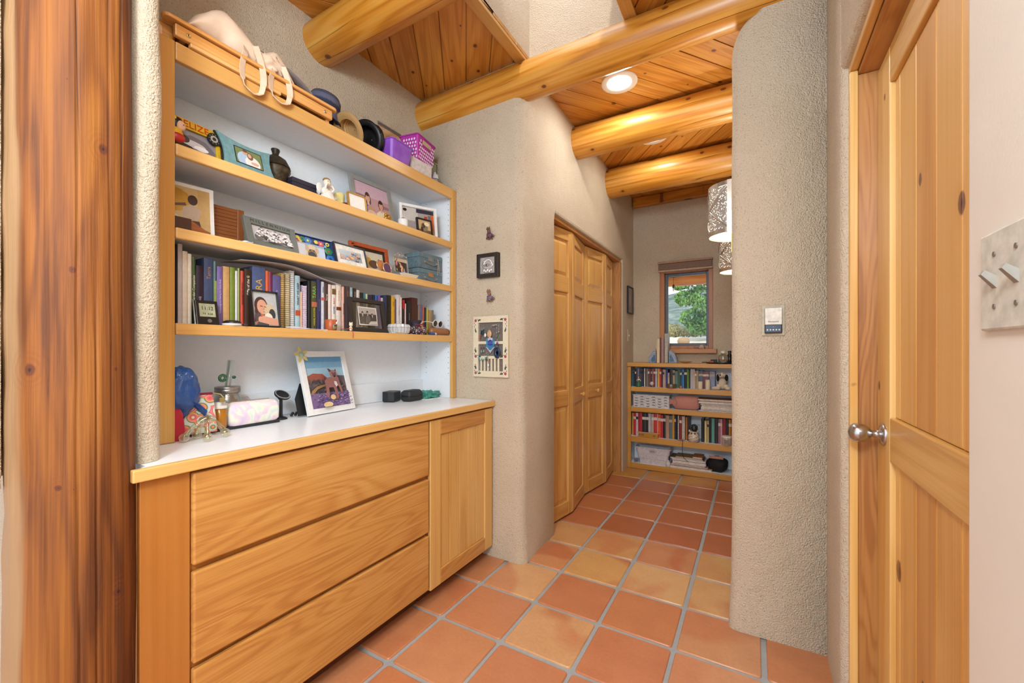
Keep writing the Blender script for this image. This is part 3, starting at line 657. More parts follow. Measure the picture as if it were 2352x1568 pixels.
mb = MB('#e6ddd2'); mb.lathe([(.034, 0), (.036, .01), (.028, .03), (.018, .05)], n=14); mb.ell((-.016, -.006, .045), (.018, .012, .018)); mb.ell((.02, -.01, .02), (.02, .014, .016), '#d8cfc8'); mb.tube([(-.018, -.01, .05), (-.022, -.02, .066), (-.014, -.018, .078)], .005); mb.tube([(.014, -.01, .048), (.02, -.02, .06), (.008, -.02, .074)], .005)
mb.ell((.016, -.022, .026), (.006, .003, .005), '#c4707c'); mb.ell((.026, -.02, .016), (.005, .003, .004), '#6a9070'); mb.build('body', vcol(.25), t)
mb = MB('#ecd9c4'); mb.ell((-.006, -.006, .085), (.017, .015, .018)); mb.ell((-.012, -.020, .088), (.002, .002, .002), '#4a3424'); mb.ell((-.001, -.021, .088), (.002, .002, .002), '#4a3424'); mb.build('head', vcol(.3), t)
MB('#8a6a40').ell((-.006, -.003, .096), (.017, .015, .011)).build('hair', vcol(.6), t)
MB('#e8e0d8').ell((.018, .012, .06), (.020, .005, .022)).ell((-.03, .012, .06), (.016, .005, .022)).build('wings', vcol(.3), t)
t = thing('pillar_candle', 'short yellow pillar candle behind the cherub figurine', 'candle', (-1.665, 1.262, Z2)); MB().lathe([(.022, 0), (.024, .004), (.024, .076), (.020, .082), (.006, .080)], n=20).build('wax', plain('#e3d58c', .5), t); MB().cyl((0, 0, .0805), (.001, 0, .088), .0012).build('wick', BLKF, t)
MB('#7a2020').lathe([(.018, 0), (.022, .01), (.021, .032), (.012, .036)], n=12).ell((.0, -.02, .02), (.01, .004, .01), '#2a4a7a', n=8).build('small_pot', vcol(.3), None, (-1.635, 1.275, Z2)); tag(bpy.data.objects['small_pot'], 'little dark red lacquered pot right of the yellow candle', 'pot')
frame('picture_frame', 'large silver frame with a photo of two women on a beach', 1.485, Z2, .258, .232, .024, SIL, [('r', 0, 0, 1, 1, '#c9a8b4'), ('r', 0, .0, 1, .62, '#b98f90'), ('e', .15, .58, .25, .06, '#8a6a70'), ('e', .85, .45, .2, .05, '#8a6a70'), ('r', 0, .0, .35, .3, '#c8a490')]+person(.36, .58, 1.0, '#d8a088', '#4a2a22', '#4a4a86')+person(.74, .46, 1.0, '#d8a088', '#3a2420', '#e0cfa8', False)+[('e', .42, .25, .12, .14, '#b88060'), ('e', .42, .12, .14, .12, '#dcb8a0')], x=-1.665, yaw=-2, tilt=12, roll=0)
frame('picture_frame', 'small thin gold frame with a blank white card', 1.312, Z2, .098, .084, .0045, plain('#c99a4a', .3, .6), [('r', 0, 0, 1, 1, '#ebe6df')], x=-1.59, tilt=10, yaw=-3)
mb = MB('#b98a3a'); mb.ell((0, 0, .010), (.022, .014, .010)); mb.ell((-.012, -.004, .024), (.009, .008, .009)); mb.ell((.012, 0, .02), (.012, .010, .012)); mb.ell((-.017, -.004, .034), (.003, .003, .006)); mb.ell((-.007, -.004, .034), (.003, .003, .006))
tag(mb.build('gold_figurine', vcol(.3, .8, 'g'), None, (-1.578, 1.475, Z2), (0, 0, FACE)), 'tiny golden animal figurine in front of the beach photo', 'figurine')
t = thing('tealight_cup', 'small white ceramic cup between the silver and white frames', 'cup', (-1.62, 1.625, Z2)); MB().lathe([(.024, 0), (.026, .004), (.027, .052), (.024, .054), (.022, .02), (.002, .018)], n=20).build('cup', WHF, t); MB().lathe([(.014, .019), (.012, .06), (.002, .064)], n=10).build('red_filling', plain('#9c3020', .6), t)
t = frame('picture_frame', 'white box frame of a market scene, small black frame leaning inside it', 1.775, Z2, .222, .182, .016, WHF, [('r', 0, 0, 1, 1, '#a59a94'), ('r', .0, .5, .5, 1, '#c8c0b8'), ('p', [(0, 1), (.1, .5), (0, .2)], '#d8cfc4'), ('r', .7, 0, .8, .75, '#a83a28'), ('r', .82, .1, .9, .8, '#5a6a7a'), ('r', .9, .1, 1, .9, '#c8602a'), ('e', .88, .15, .1, .12, '#d8a81c'), ('e', .85, .3, .08, .08, '#c02a20'), ('r', 0, 0, .6, .12, '#5a4a48'), ('e', .3, .1, .1, .1, '#c8a8a8'), ('e', .5, .05, .1, .1, '#cfb8b8'), ('r', .45, .85, 1, 1, '#2a3040'), ('e', .1, .9, .06, .06, '#1c1c1c')], x=-1.64, yaw=-27, tilt=8, depth=.03)
t = frame('picture_frame', 'small black frame with a sepia scene leaning on the white box frame', 1.765, Z2+.001, .100, .095, .008, BLKF, [('r', 0, 0, 1, 1, '#c9a87c'), ('r', 0, .0, 1, .3, '#6a5038'), ('e', .5, .5, .28, .3, '#8a7a60'), ('e', .45, .6, .12, .2, '#4a3c30'), ('e', .7, .75, .2, .15, '#ecdcb8'), ('e', .3, .3, .1, .2, '#3a2c24')], x=-1.585, yaw=-14, tilt=10, stand=False)
t.location.z = Z2+.001
# shelf 3
t = thing('art_print', 'mounted watercolour print of a child before a yellow sun', 'picture', (-1.66, .640, Z3), (R(-6), 0, FACE+R(-8)))
bx('board', WHF, t, (-.10, 0, 0), (.10, .012, .186)); art('print', t, -.088, .012, .176, .162, -.0002, [('r', 0, 0, 1, 1, '#cfae78'), ('e', .4, .7, .3, .26, '#c8932a'), ('p', [(0, .15), (0, .6), (.4, .45), (.6, .2), (.5, .1)], '#dccab0'), ('r', .8, 0, 1, 1, '#c9a468'), ('p', [(.5, 0), (.75, .2), (1, .1), (1, 0)], '#8a5a28'), ('p', [(.55, .3), (.8, .3), (.86, .55), (.7, .66), (.56, .55)], '#c0a890'), ('p', [(.6, .12), (.85, .15), (.82, .3), (.56, .28)], '#4a3024'), ('p', [(.62, .6), (.3, .52), (.08, .72), (.11, .74), (.32, .57), (.6, .66)], '#6a4430'), ('e', .72, .74, .08, .11, '#3c261c')], rough=.6)
t = thing('slatted_wood_box', 'brown wooden slatted box behind the watercolour print', 'box', (-1.69, .795, Z3), (0, 0, FACE+R(-4)))
mb = MB()
for i in range(11): mb.box((-.062, -.002, .006+i*.0128), (.036, .003, .006+i*.0128+.0118))
mb.build('slats', wood('slat_wood', '#6a3a18', '#84491f', '#955827', 0, 5, 6), t); bx('side_board', wood('slat_wood_v', '#6a3a18', '#84491f', '#955827', 2, 5, 6), t, (.037, -.003, 0), (.060, .05, .148), .002); bx('inner_case', plain('#3a1f10', .7), t, (-.064, .0035, 0), (.036, .05, .146))
t = thing('dark_wood_carving', 'dark wooden block with a reddish sloping plank at the far left of the shelf', 'wood piece', (-1.60, .632, Z3), (0, 0, FACE))
bx('block', plain('#4a2a1a', .5), t, (-.045, 0, 0), (.018, .03, .048), .002); MB().prism([(.019, 0), (.098, 0), (.019, .044)], .004, .026).build('plank', wood('plank_wood', '#7a4020', '#96552c', '#ad6a3a', 0, 5, 6), t)
mb = MB(); mb.tube([(-.02+.02*math.cos(a*.7), -.01*math.sin(a), .006+.002*math.sin(3*a)) for a in [i*.4 for i in range(16)]], .004, 6)
tag(mb.build('crystal_trinket', plain('#c9cdd2', .1, .3), None, (-1.585, .833, Z3), (0, 0, FACE)), 'small clear crystal trinket left of the silver group photo frame', 'ornament')
tag(bx('black_case', BLKF, None, (-.03, 0, 0), (.03, .05, .03), .004, loc=(-1.63, .872, Z3), rot=(0, 0, FACE)), 'small black case half hidden behind the leaning silver frame', 'case')
GREYP = ['#3c3838', '#c9c2c0', '#8a8484', '#e4dedc', '#5a5656', '#b0a8a6']
def crowd(n, seed, cols):
    r2 = random.Random(seed); q = []
    for i in range(n):
        x, y = r2.uniform(.05, .95), .85-.8*i/n
        q += [('e', x, y-.12, .08, .14, r2.choice(cols)), ('e', x, y+.05, .035, .075, r2.choice(cols[:2])), ('e', x, y, .032, .06, cols[3])]
    return q
t = frame('picture_frame', 'brushed silver frame lettered MILLENNIUM around a black and white crowd photo', .928, Z3, .213, .114, .026, plain('#62665f', .4, .1, .04), [('r', 0, 0, 1, 1, '#b8b0ae')]+crowd(44, 3, GREYP), x=-1.60, yaw=6, tilt=16, roll=0)
text('lettering', 'M I L L E N N I U M', .016, plain('#3a3c38', .4), t, (0, -.0006, .101), sx=1.25)
FL = [('r', 0, 0, 1, 1, '#2b3f74')]
def flower(x, y, r_, c, cc='#e8d040', n=6):
    q = []
    for i in range(n): a = i*2*PI/n; q.append(('e', x+r_*.55*math.cos(a)*.62, y+r_*.55*math.sin(a), r_*.38*.62, r_*.38, c))
    return q+[('e', x, y, r_*.28*.62, r_*.28, cc)]
FL += flower(.08, .75, .26, '#d8b83a', '#8a3a8a')+flower(.08, .72, .14, '#a0407a')+[('e', .24, .86, .06, .1, '#3a8a4a'), ('e', .24, .86, .03, .05, '#2b3f74')]+flower(.37, .83, .17, '#2f7ab0')+flower(.58, .84, .1, '#d8c83a')+flower(.70, .80, .14, '#c83a6a')+[('e', .88, .84, .055, .09, '#d8c83a'), ('e', .88, .84, .025, .04, '#2b3f74')]+flower(.88, .52, .2, '#2f8a4a', '#c04a70')+flower(.90, .16, .2, '#2f7ac0', '#2b3f74')+flower(.8, .7, .09, '#2f7ab0')
FL += [('r', .05, 0, .76, .66, '#9aa0b0'), ('r', .05, 0, .26, .6, '#c8c4c8'), ('r', .55, 0, .76, .55, '#b8c4d8'), ('e', .42, .3, .17, .32, '#cdbb98'), ('e', .42, .2, .12, .22, '#8a6a4a'), ('e', .30, .42, .05, .14, '#b8a488'), ('e', .55, .4, .05, .14, '#b8a488'), ('e', .41, .14, .10, .16, '#2a2c34'), ('e', .37, .36, .02, .04, '#2a2420'), ('e', .47, .36, .02, .04, '#2a2420')]
frame('picture_frame', 'dark blue frame painted with bright flowers around a dog photo', 1.115, Z3, .188, .104, .003, plain('#2b3f74', .4), FL, x=-1.62, yaw=0, tilt=14)
frame('picture_frame', 'slim black frame with wide cream mat and a group photo on water', 1.292, Z3, .182, .105, .006, plain('#262430', .4), [('r', 0, 0, 1, 1, '#8a929e'), ('r', 0, .5, 1, 1, '#9aa4a8')]+crowd(9, 5, ['#3a2a22', '#c87a3a', '#5a6a9a', '#d8a890', '#e0a02a', '#2a3450']), x=-1.60, yaw=3, tilt=15, mbw=.022)
t = frame('picture_frame', 'orange red lacquer frame behind the cream matted frame', 1.455, Z3, .232, .150, .020, plain('#b5522a', .4), [('r', 0, 0, 1, 1, '#2a201c'), ('r', .08, .0, .92, .86, '#cfc8b0'), ('e', .3, .4, .12, .3, '#d87a4a'), ('e', .45, .35, .1, .25, '#c8a040'), ('e', .2, .3, .1, .22, '#e0a030'), ('e', .6, .3, .16, .2, '#5a3a2a'), ('e', .35, .62, .06, .1, '#d8a890')], x=-1.66, yaw=-3, tilt=10)
mb = MB(); mb.box((-.106, -.001, .131), (-.100, .0, .139), '#1c1614'); mb.box((-.098, -.001, .134), (-.092, 0, .142), '#1c1614'); mb.build('clover_inlay', vcol(.4), t)
t = thing('round_locket_frame', 'small open round gilt locket in front of the orange red frame', 'locket', (-1.59, 1.492, Z3), (R(-12), 0, FACE))
mb = MB(); mb.tube([(.026*math.cos(a), 0, .030+.028*math.sin(a)) for a in [i*PI/12 for i in range(24)]], .003, 6, closed=True); mb.build('ring', plain('#cfae86', .25, .7), t); MB('#5a3a5a').lathe([(.024, 0), (.024, .002)], (0, .001, .030), (0, -1, 0), 20).build('lens', vcol(.1), t)
mb = MB(); mb.tube([(-.03+.024*math.cos(a), .012, .045+.026*math.sin(a)) for a in [i*PI/12 for i in range(24)]], .0035, 6, closed=True); mb.build('hinged_ring', plain('#cfae86', .25, .7), t); MB('#c07a4a').lathe([(.022, 0), (.022, .002)], (-.03, .014, .045), (0, -1, 0), 20).build('portrait_disc', vcol(.2), t)
t = frame('picture_frame', 'small photo frame topped with silver wire scrolls on a white stand', 1.600, Z3+.022, .096, .082, .002, plain('#bdb8ae', .3, .7), [('r', 0, 0, 1, 1, '#3a2c26'), ('r', 0, .75, 1, 1, '#c8b49a')]+crowd(10, 8, ['#3a2a22', '#e0a040', '#d8d0e0', '#e0b090', '#c86a8a', '#8a9ac0']), x=-1.60, tilt=8, stand=False)
mb = MB()
for sx_ in (-1, 1):
    mb.tube([(sx_*(.008+.035*i/10), 0, .088+.020*math.exp(-((i-2)/3)**2)) for i in range(11)], .0018, 6)
    mb.tube([(sx_*(.012+.007*math.cos(a)*(1-a/14)), 0, .094+.008*math.sin(a)*(1-a/14)) for a in [i*.5 for i in range(20)]], .0016, 6); mb.tube([(sx_*(.040+.006*math.cos(a)*(1-a/14)), 0, .090+.006*math.sin(a)*(1-a/14)) for a in [i*.5 for i in range(20)]], .0016, 6)
mb.build('wire_scroll', plain('#cdc8be', .3, .8), t)
t = thing('card_tray', 'little cream angled tray under the wire scroll frame', 'tray', (-1.585, 1.635, Z3), (0, 0, FACE))
MB('#e2d6c0').loft([[(-.045, -.012, .004), (.040, -.012, .004), (.040, .01, .004), (-.045, .01, .004)], [(-.058, -.016, .021), (.056, -.016, .021), (.056, .014, .021), (-.058, .014, .021)]], smooth=False).build('tray_body', vcol(.5), t)
mb = MB(); mb.tube([(.045+.006*math.cos(a), -.012, .0065+.005*math.sin(a)) for a in [i*PI/8 for i in range(16)]], .0015, 6, closed=True); mb.tube([(-.045+.006*math.cos(a), -.012, .0065+.005*math.sin(a)) for a in [i*PI/8 for i in range(16)]], .0015, 6, closed=True); mb.build('wire_foot', plain('#cdc8be', .3, .8), t)
for i, zz in enumerate((Z3, Z3+.0905)):
    t = thing('file_box', ['lower slate blue storage box with orange label holder', 'upper slate blue storage box with a grey ribbon, topmost of the stack'][i], 'storage box', (-1.64, 1.870, zz), (0, 0, FACE+R(-3)), 'slate blue storage boxes')
    bx('box_body', plain('#647880', .6, 0, .12), t, (-.098, 0, 0), (.092, .12, .062), .0015); bx('lid', plain('#6b8088', .6, 0, .12), t, (-.099, -.001, .0625), (.093, .121, .088), .0015)
    mb = MB(); mb.box((-.020, -.003, .046), (.014, -.001, .050)); mb.box((-.020, -.003, .068), (.014, -.001, .072)); mb.box((-.024, -.003, .046), (-.020, -.001, .072)); mb.box((.014, -.003, .046), (.018, -.001, .072)); h_ = mb.build('label_holder', plain('#a89c88', .35, .7), t)
    bx('label_card', plain(['#c07a38', '#7c8a92'][i], .7), t, (-.020, -.0016, .050), (.014, -.0011, .068))
    mb = MB(); mb.tube([(-.05+.094*k/12, -.004-.012*math.sin(PI*k/12), .038-.014*math.sin(PI*k/12)) for k in range(13)], .0028, 8); mb.ell((-.05, -.003, .038), (.007, .003, .007)); mb.ell((.044, -.003, .038), (.007, .003, .007)); mb.build('pull_handle', plain('#b5a892', .3, .8), t)
    if i: mb = MB('#a79c94'); mb.band([(.052, -.0035, .07), (.056, -.005, .03), (.050, -.004, -.03)], (.006, 0, 0), .001); mb.band([(.056, -.0035, .07), (.064, -.004, .02), (.066, -.004, -.01)], (.005, 0, 0), .001); mb.build('ribbon', vcol(.6), t)
# ------------------------------------------------------------------ books
def book(label, x, y, z, th, h_, dep, cover, page='#e0d4c0', spiral=None, lean=0, rz=FACE, title=None, group=None, hard=True, kind='book', tsize=None, yaw=0, stripe=None):
    """upright book, spine looking along local -y"""
    t = thing(kind, label, 'notebook' if spiral else 'book', (x, y, z), (0, R(lean), rz+R(yaw)), group)
    W = th/2; cov = plain(cover, .45, 0, .05); c = .0018 if hard else .0006; c = min(c, th*.2)
    mb = MB(cover)
    if spiral:
        mb.box((-W, .004, 0), (-W+c, dep, h_)); mb.box((W-c, .004, 0), (W, dep, h_)); mb.build('covers', cov, t)
        bx('pages', plain(page, .8), t, (-W+c+.0002, .006, .002), (W-c-.0002, dep-.002, h_-.002))
        sm = MB(); n = max(8, int(h_/.0085))
        for i in range(n):
            zz = .008+(h_-.016)*i/(n-1); sm.tube([(W*1.05*math.cos(a), .006-.009*math.sin(a), zz) for a in [PI*k/6 for k in range(7)]], .0010, 4)
        sm.build('spiral_binding', plain(spiral, .35, .5), t)
    else:
        nn = 5 if th > .012 else 2
        prof = [(-W+th*k/nn, -.0022*math.sin(PI*k/nn)) for k in range(nn+1)]
        poly = prof+[(W, dep), (W-c, dep), (W-c, c+.0005), (-W+c, c+.0005), (-W+c, dep), (-W, dep)]
        mb.plate(poly, 0, h_).build('cover', cov, t)
        bx('pages', plain(page, .85), t, (-W+c+.0001, c+.001, .002), (W-c-.0001, dep-.003, h_-.003))
    if stripe: bx('spine_band', plain(stripe[0], .5), t, (-W*.98, -.0030, h_*stripe[1]), (W*.98, -.0012, h_*stripe[2]))
    if title:
        for (s_, zc, col, sz) in title: text('spine_title', s_, sz, plain(col, .5), t, (0, -.0034, h_*zc), PI/2, .0003)
    return t
BK = [ # u0, u1, top v, colour, label, options
 (402, 408, 561, '#1c1416', 'black picture book with egg shapes on its cover, against the left side', dict(x=-1.61, dep=.2)),
 (408, 419, 560, '#b5aaa8', 'tall grey magazine file at the left end of the book row', dict(x=-1.61, dep=.19, page='#cfc6c4')),
 (419, 431, 577, '#d9ccb8', 'cream cloth folder of loose papers', dict(x=-1.61, page='#efe9e0', hard=False)),
 (431, 440, 583, '#e2dccd', 'thin white pamphlet with worn edges beside the cream folder', dict(x=-1.61, hard=False)),
 (440, 449, 590, '#44602f', 'leafy green gardening book with white script on its spine', dict(title=[('the Garden Companion', .5, '#e8e8d8', .011)], stripe=('#1f3020', .0, .22))),
 (450, 468, 610, '#2a1a30', 'dark purple hardback beside the leafy green book', dict(title=[('THE I LOVE', .36, '#dcc8d8', .010)])),
 (468, 489, 593, '#3f4f74', 'thick slate blue book titled Tantra Illuminated', dict(title=[('Tantra', .78, '#c98a58', .016), ])),
 (490, 497, 600, '#4a6a6a', 'slim blue green paperback right of the slate blue book', dict(hard=False, stripe=('#8a9a58', .2, .7))),
 (498, 511, 612, '#7a62a0', 'lavender book with pale handwriting along the spine', dict(title=[('Awakening and Healing the Subtle Body', .5, '#d8cce8', .0075)])),
 (512, 527, 612, '#c59a62', 'fabric covered tan album with a worn floral pattern', dict(page='#c8a878')),
 (528, 540, 614, '#71822a', 'olive green binder, left of the pale notebook', dict()),
 (540, 546, 622, '#c9c2cc', 'pale lilac notebook between the two green covers', dict(hard=False)),
 (546, 551, 616, '#7c8a34', 'thin green book, right of the pale lilac notebook', dict(hard=False)),
 (552, 560, 622, '#b8402c', 'red paperback with dark lettering', dict(title=[('DISCOVER THE MOON', .6, '#5a1a14', .008)])),
 (561, 577, 618, '#3a2418', 'brown book with white lettering beginning Gifts of the', dict(title=[('Gifts of the G', .72, '#e8dcc8', .013)])),
 (579, 609, 613, '#4a5a82', 'very thick blue book lettered THE URA in gold', dict(title=[('URA', .66, '#cda04a', .034)])),
 (610, 617, 622, '#d0562a', 'bright orange paperback next to the thick blue book', dict(hard=False)),
 (617, 625, 624, '#7c2848', 'plum coloured paperback with pale lettering', dict(title=[('ANATOMY', .55, '#e0a0b0', .010)])),
 (626, 644, 632, '#5c5684', 'mauve book with a cat drawing, titled Love is in the Earth', dict(title=[('LOVE IS IN THE EARTH', .48, '#c0b8d0', .010)])),
 (645, 655, 627, '#b98a3a', 'brown covered spiral notebook with yellow pages', dict(spiral='#4a3a2c', page='#d8b878')),
 (656, 667, 627, '#c8b494', 'checked cream spiral notebook right of the brown one', dict(spiral='#4a3a2c', page='#e0cca0')),
 (668, 677, 621, '#d4ccc4', 'tall white spiral notebook beside the pale blue spine', dict(spiral='#8a8684', page='#e8e4e0')),
 (678, 689, 633, '#a4bcc4', 'pale blue book titled WHAT WE KEEP with a red feather', dict(title=[('WHAT WE KEEP', .66, '#20242a', .0125)], stripe=('#b84a2a', .26, .36))),
 (690, 694, 670, '#d8a888', 'short thin peach booklet', dict(hard=False)),
 (695, 706, 655, '#bfa8c0', 'lilac spiral notepad with white rings', dict(spiral='#e8e0e8', page='#d8c4d8')),
 (707, 714, 645, '#16141a', 'black book left of the book with green letters', dict()),
 (715, 727, 646, '#4a4a30', 'dark olive book with large green letters TARA', dict(title=[('TARA', .78, '#8ac25a', .021), ('RACHEL WOOTEN', .28, '#d8cc3a', .009)], stripe=('#b86a4a', .48, .58))),
 (728, 737, 642, '#34325c', 'navy paperback with tiny yellow text', dict(title=[('the untethered spirit', .5, '#9a8a5a', .006)])),
 (738, 745, 647, '#c4c4cc', 'white and blue paperback with a small portrait on the spine', dict(stripe=('#c8604a', .62, .68), title=[('FORD', .84, '#4a5a80', .010)])),
 (746, 753, 650, '#4a3630', 'dark brown paperback with white script title', dict(title=[('Daring', .7, '#e0d0c0', .010)])),
 (754, 761, 653, '#dcc8bc', 'pinkish white paperback left of the multicoloured title', dict(hard=False)),
 (762, 771, 655, '#e0d6cc', 'white book titled RAWSOME in red and blue letters', dict(title=[('RAW', .66, '#c8402c', .012), ('SOME!', .46, '#2f6a9a', .012)], stripe=('#7a5a2a', .80, .92))),
 (772, 783, 653, '#e2d4c8', 'thick cream paperback with gold and brown motifs', dict(stripe=('#7a3c20', .45, .52), title=[('TENDER SOUPS', .75, '#c8a050', .007)])),
 (785, 791, 658, '#d8ac9c', 'slim salmon pink paperback with black text', dict(title=[('with her own words', .5, '#3a2a2a', .006)])),
 (793, 803, 657, '#4a3a3c', 'dark grey brown book above the left side of the brown frame', dict(title=[('THE MYTH', .8, '#c88a50', .008)])),
 (804, 810, 660, '#8fa4ac', 'pale blue grey paperback peeking over the brown frame', dict(title=[('ACCESS', .85, '#e8e8e8', .008)])),
 (811, 818, 662, '#2c2420', 'black book with pale lettering peeking over the brown frame', dict(title=[('THE DO', .85, '#c8b8a0', .008)])),
 (819, 826, 666, '#d4c6c0', 'off white paperback peeking over the brown frame', dict(hard=False)),
 (827, 834, 672, '#1f2420', 'short black green book above the middle of the brown frame', dict()),
 (835, 839, 673, '#3f6a74', 'thin teal book behind the brown frame', dict(hard=False)),
 (840, 845, 675, '#a4b494', 'pale green booklet behind the brown frame', dict(hard=False)),
 (846, 855, 677, '#2c2440', 'dark indigo book behind the brown frame', dict()),
 (856, 861, 677, '#1f1c30', 'black blue narrow book right of the indigo one', dict()),
 (862, 868, 678, '#3a5f9a', 'medium blue book behind the brown frame', dict()),
 (869, 874, 678, '#7a4f9a', 'violet book behind the brown frame', dict(hard=False)),
 (875, 880, 684, '#b8a8a0', 'short beige book behind the brown frame', dict(hard=False)),
 (881, 888, 678, '#26345c', 'navy blue book at the right corner of the brown frame', dict()),
 (888, 898, 678, '#2a2622', 'black leather bound journal right of the brown frame', dict()),
 (899, 907, 681, '#dba42a', 'bright yellow book right of the black journal', dict(title=[('NOTES', .8, '#8a6418', .008)])),
 (908, 910, 687, '#4a3468', 'very thin purple booklet between yellow and white books', dict(hard=False)),
 (911, 920, 677, '#dcd2ce', 'tall white paperback with a small blue seal low on the spine', dict(stripe=('#dcd2ce', .1, .11), title=[('The Great Work', .6, '#8a8488', .007)])),
 (920, 923, 683, '#e4e0dc', 'very thin white booklet', dict(hard=False)),
 (924, 929, 688, '#2a1a1c', 'black paperback with a red top section', dict(stripe=('#b82028', .74, .99))),
 (930, 933, 697, '#d8b0a8', 'thin pink paperback right of the red topped one', dict(hard=False)),
 (934, 944, 692, '#1c1c1e', 'black book with vertical white title', dict(title=[('Synchronicity', .55, '#b0a8a8', .007)])),
 (945, 959, 684, '#4a2218', 'large dark maroon leather album', dict(dep=.17)),
 (961, 965, 701, '#8a7468', 'small worn paperback right of the maroon album', dict(hard=False)),
 (965, 970, 700, '#5a6894', 'blue and peach pocket book', dict(stripe=('#e0bca0', .0, .5))),
 (971, 974, 702, '#c8603a', 'thin orange pocket book', dict(hard=False)),
 (974, 979, 706, '#26304a', 'navy pocket book near the right end', dict()),
 (980, 984, 707, '#b8b048', 'thin yellow green booklet near the right end', dict(hard=False)),
 (985, 992, 712, '#b08c5c', 'small gilt edged tan book leaning at the right end', dict()),
 (992, 996, 712, '#6f7068', 'thin grey pocket book, last of the row', dict(hard=False)),
]
for (u0, u1, vt, col, lab, op) in BK:
    op = dict(op); x = op.pop('x', -1.63 if u0 < 888 else -1.658); dep = op.pop('dep', .16)
    y0 = at(u0, vt, X=x).y; y1 = at(u1, vt, X=x).y; h_ = at((u0+u1)/2, vt, X=x).z-Z4
    y0 = max(y0, .5905 if False else .592); th = max(.0025, y1-y0-.0008)
    book(lab, x, (y0+y1)/2, Z4, th, h_, min(dep, 1.815+x), col, **op, group='books on the lowest bookcase shelf')
mb = MB('#c8a878')
for zz in (1.36, 1.43): mb.ell((0, 0, zz-1.265), (.002, .006, .014))
# loose paper lying over the books
mb = MB('#cfc8c8'); N = 24; rows = []
for i in range(N+1):
    q = i/N; y = .80+.44*q; z = 1.506+.014*math.sin(PI*min(1, q*1.3))-.034*max(0, q-.45)**1.3*2
    rows.append([(-1.60-.02*q, y, z), (-1.74, y, z+.006), (-1.74, y, z+.0075), (-1.60-.02*q, y, z+.0015)])
tag(mb.loft(rows, smooth=False).build('paper_sheet', vcol(.8), None), 'large white paper folder lying across the tops of the books', 'paper')
mb = MB('#e4dfe2'); rows = []
for i in range(13):
    q = i/12; y = .975+.155*q; e = .006 if .82 < q < .98 else 0
    rows.append([(-1.564+e*2, y, Z4+.002-e*1.5), (-1.614, y, Z4+.006+.006*math.sin(6*q)), (-1.614, y, Z4+.007+.006*math.sin(6*q)), (-1.564+e*2, y, Z4+.003-e*1.5)])
tag(mb.loft(rows, smooth=False).build('paper_note', vcol(.8), None), 'crumpled white paper note at the front of the book shelf', 'paper')
# in front of the books
t = thing('digital_clock', 'black digital travel clock with grey display in front of the books', 'clock', (-1.578, .690, Z4), (R(-14), R(0), FACE+R(-4)))
bx('case', plain('#1a1512', .35), t, (-.033, 0, 0), (.033, .010, .086), .003); bx('silver_back', plain('#9a948e', .35, .5), t, (-.035, .0102, .001), (.035, .018, .087), .002)
lcd = bx('display', plain('#a9ab8c', .3), t, (-.023, -.0008, .028), (.023, -.0001, .074))
text('display_digits', '11:12', .018, plain('#2a2c24', .5), t, (0, -.0012, .057), sx=.9); text('display_small_digits', '74  4:20', .009, plain('#2a2c24', .5), t, (0, -.0012, .038)); MB().lathe([(.007, 0), (.006, .002)], (.004, -.0002, .014), (0, -1, 0), 16).build('button', plain('#8a8886', .3, .6), t)
t = thing('round_gadget', 'round gadget with black top and white base before the purple book', 'gadget', (-1.578, .762, Z4)); MB('#e8e6e6').lathe([(.026, 0), (.030, .003), (.030, .008)], n=24).build('base', vcol(.3), t); MB('#1c1d22').lathe([(.027, .0085), (.026, .015), (.018, .019), (.002, .020)], n=24).build('cap', vcol(.4), t)
mb = MB('#3a3c44').tube([(-.03, .01, .004), (-.045, .004, .006), (-.05, -.012, .004), (.03, .034, .005), (.042, .02, .005)], .0025, 6); mb.build('strap', vcol(.5), t)
SK = '#d39a80'
frame('picture_frame', 'black box frame with a close photo of a woman hugging a dog', .888, Z4, .098, .138, .003, BLKF, [('r', 0, 0, 1, 1, '#b9b9b8'), ('e', .36, .60, .26, .26, '#4a3630'), ('e', .30, .42, .2, .2, '#4a3630'), ('e', .40, .56, .20, .22, SK), ('p', [(.1, 0), (.12, .35), (.3, .38), (.5, .3), (.6, 0)], '#b06a4a'), ('p', [(.05, .1), (.1, .35), (.3, .4), (.35, .2)], '#5a4850'), ('e', .68, .42, .22, .24, '#c9b492'), ('e', .78, .36, .13, .16, '#3a3c40'), ('e', .62, .25, .16, .14, '#e0d6c8'), ('p', [(.25, .18), (.4, .30), (1.0, .22), (1, .02), (.4, .06)], SK), ('e', .3, .19, .10, .09, SK), ('p', [(.1, 0), (.2, .12), (.6, .06), (.6, 0)], '#4a4a50'), ('p', [(.32, .58), (.42, .57), (.42, .585), (.32, .60)], '#4a2e26'), ('p', [(.48, .56), (.56, .55), (.56, .565), (.48, .58)], '#4a2e26'), ('p', [(.40, .43), (.5, .42), (.46, .41)], '#a04a44'), ('p', [(.45, .55), (.49, .48), (.43, .48)], '#c08468')], x=-1.578, tilt=11, yaw=-2, depth=.026, stand=False)
t = frame('picture_frame', 'dark brown floating glass frame with an old black and white family photo', 1.372, Z4, .222, .160, .019, plain('#2a201c', .45), [], x=-1.578, tilt=9, yaw=4, depth=.016, glass=True, stand=True)
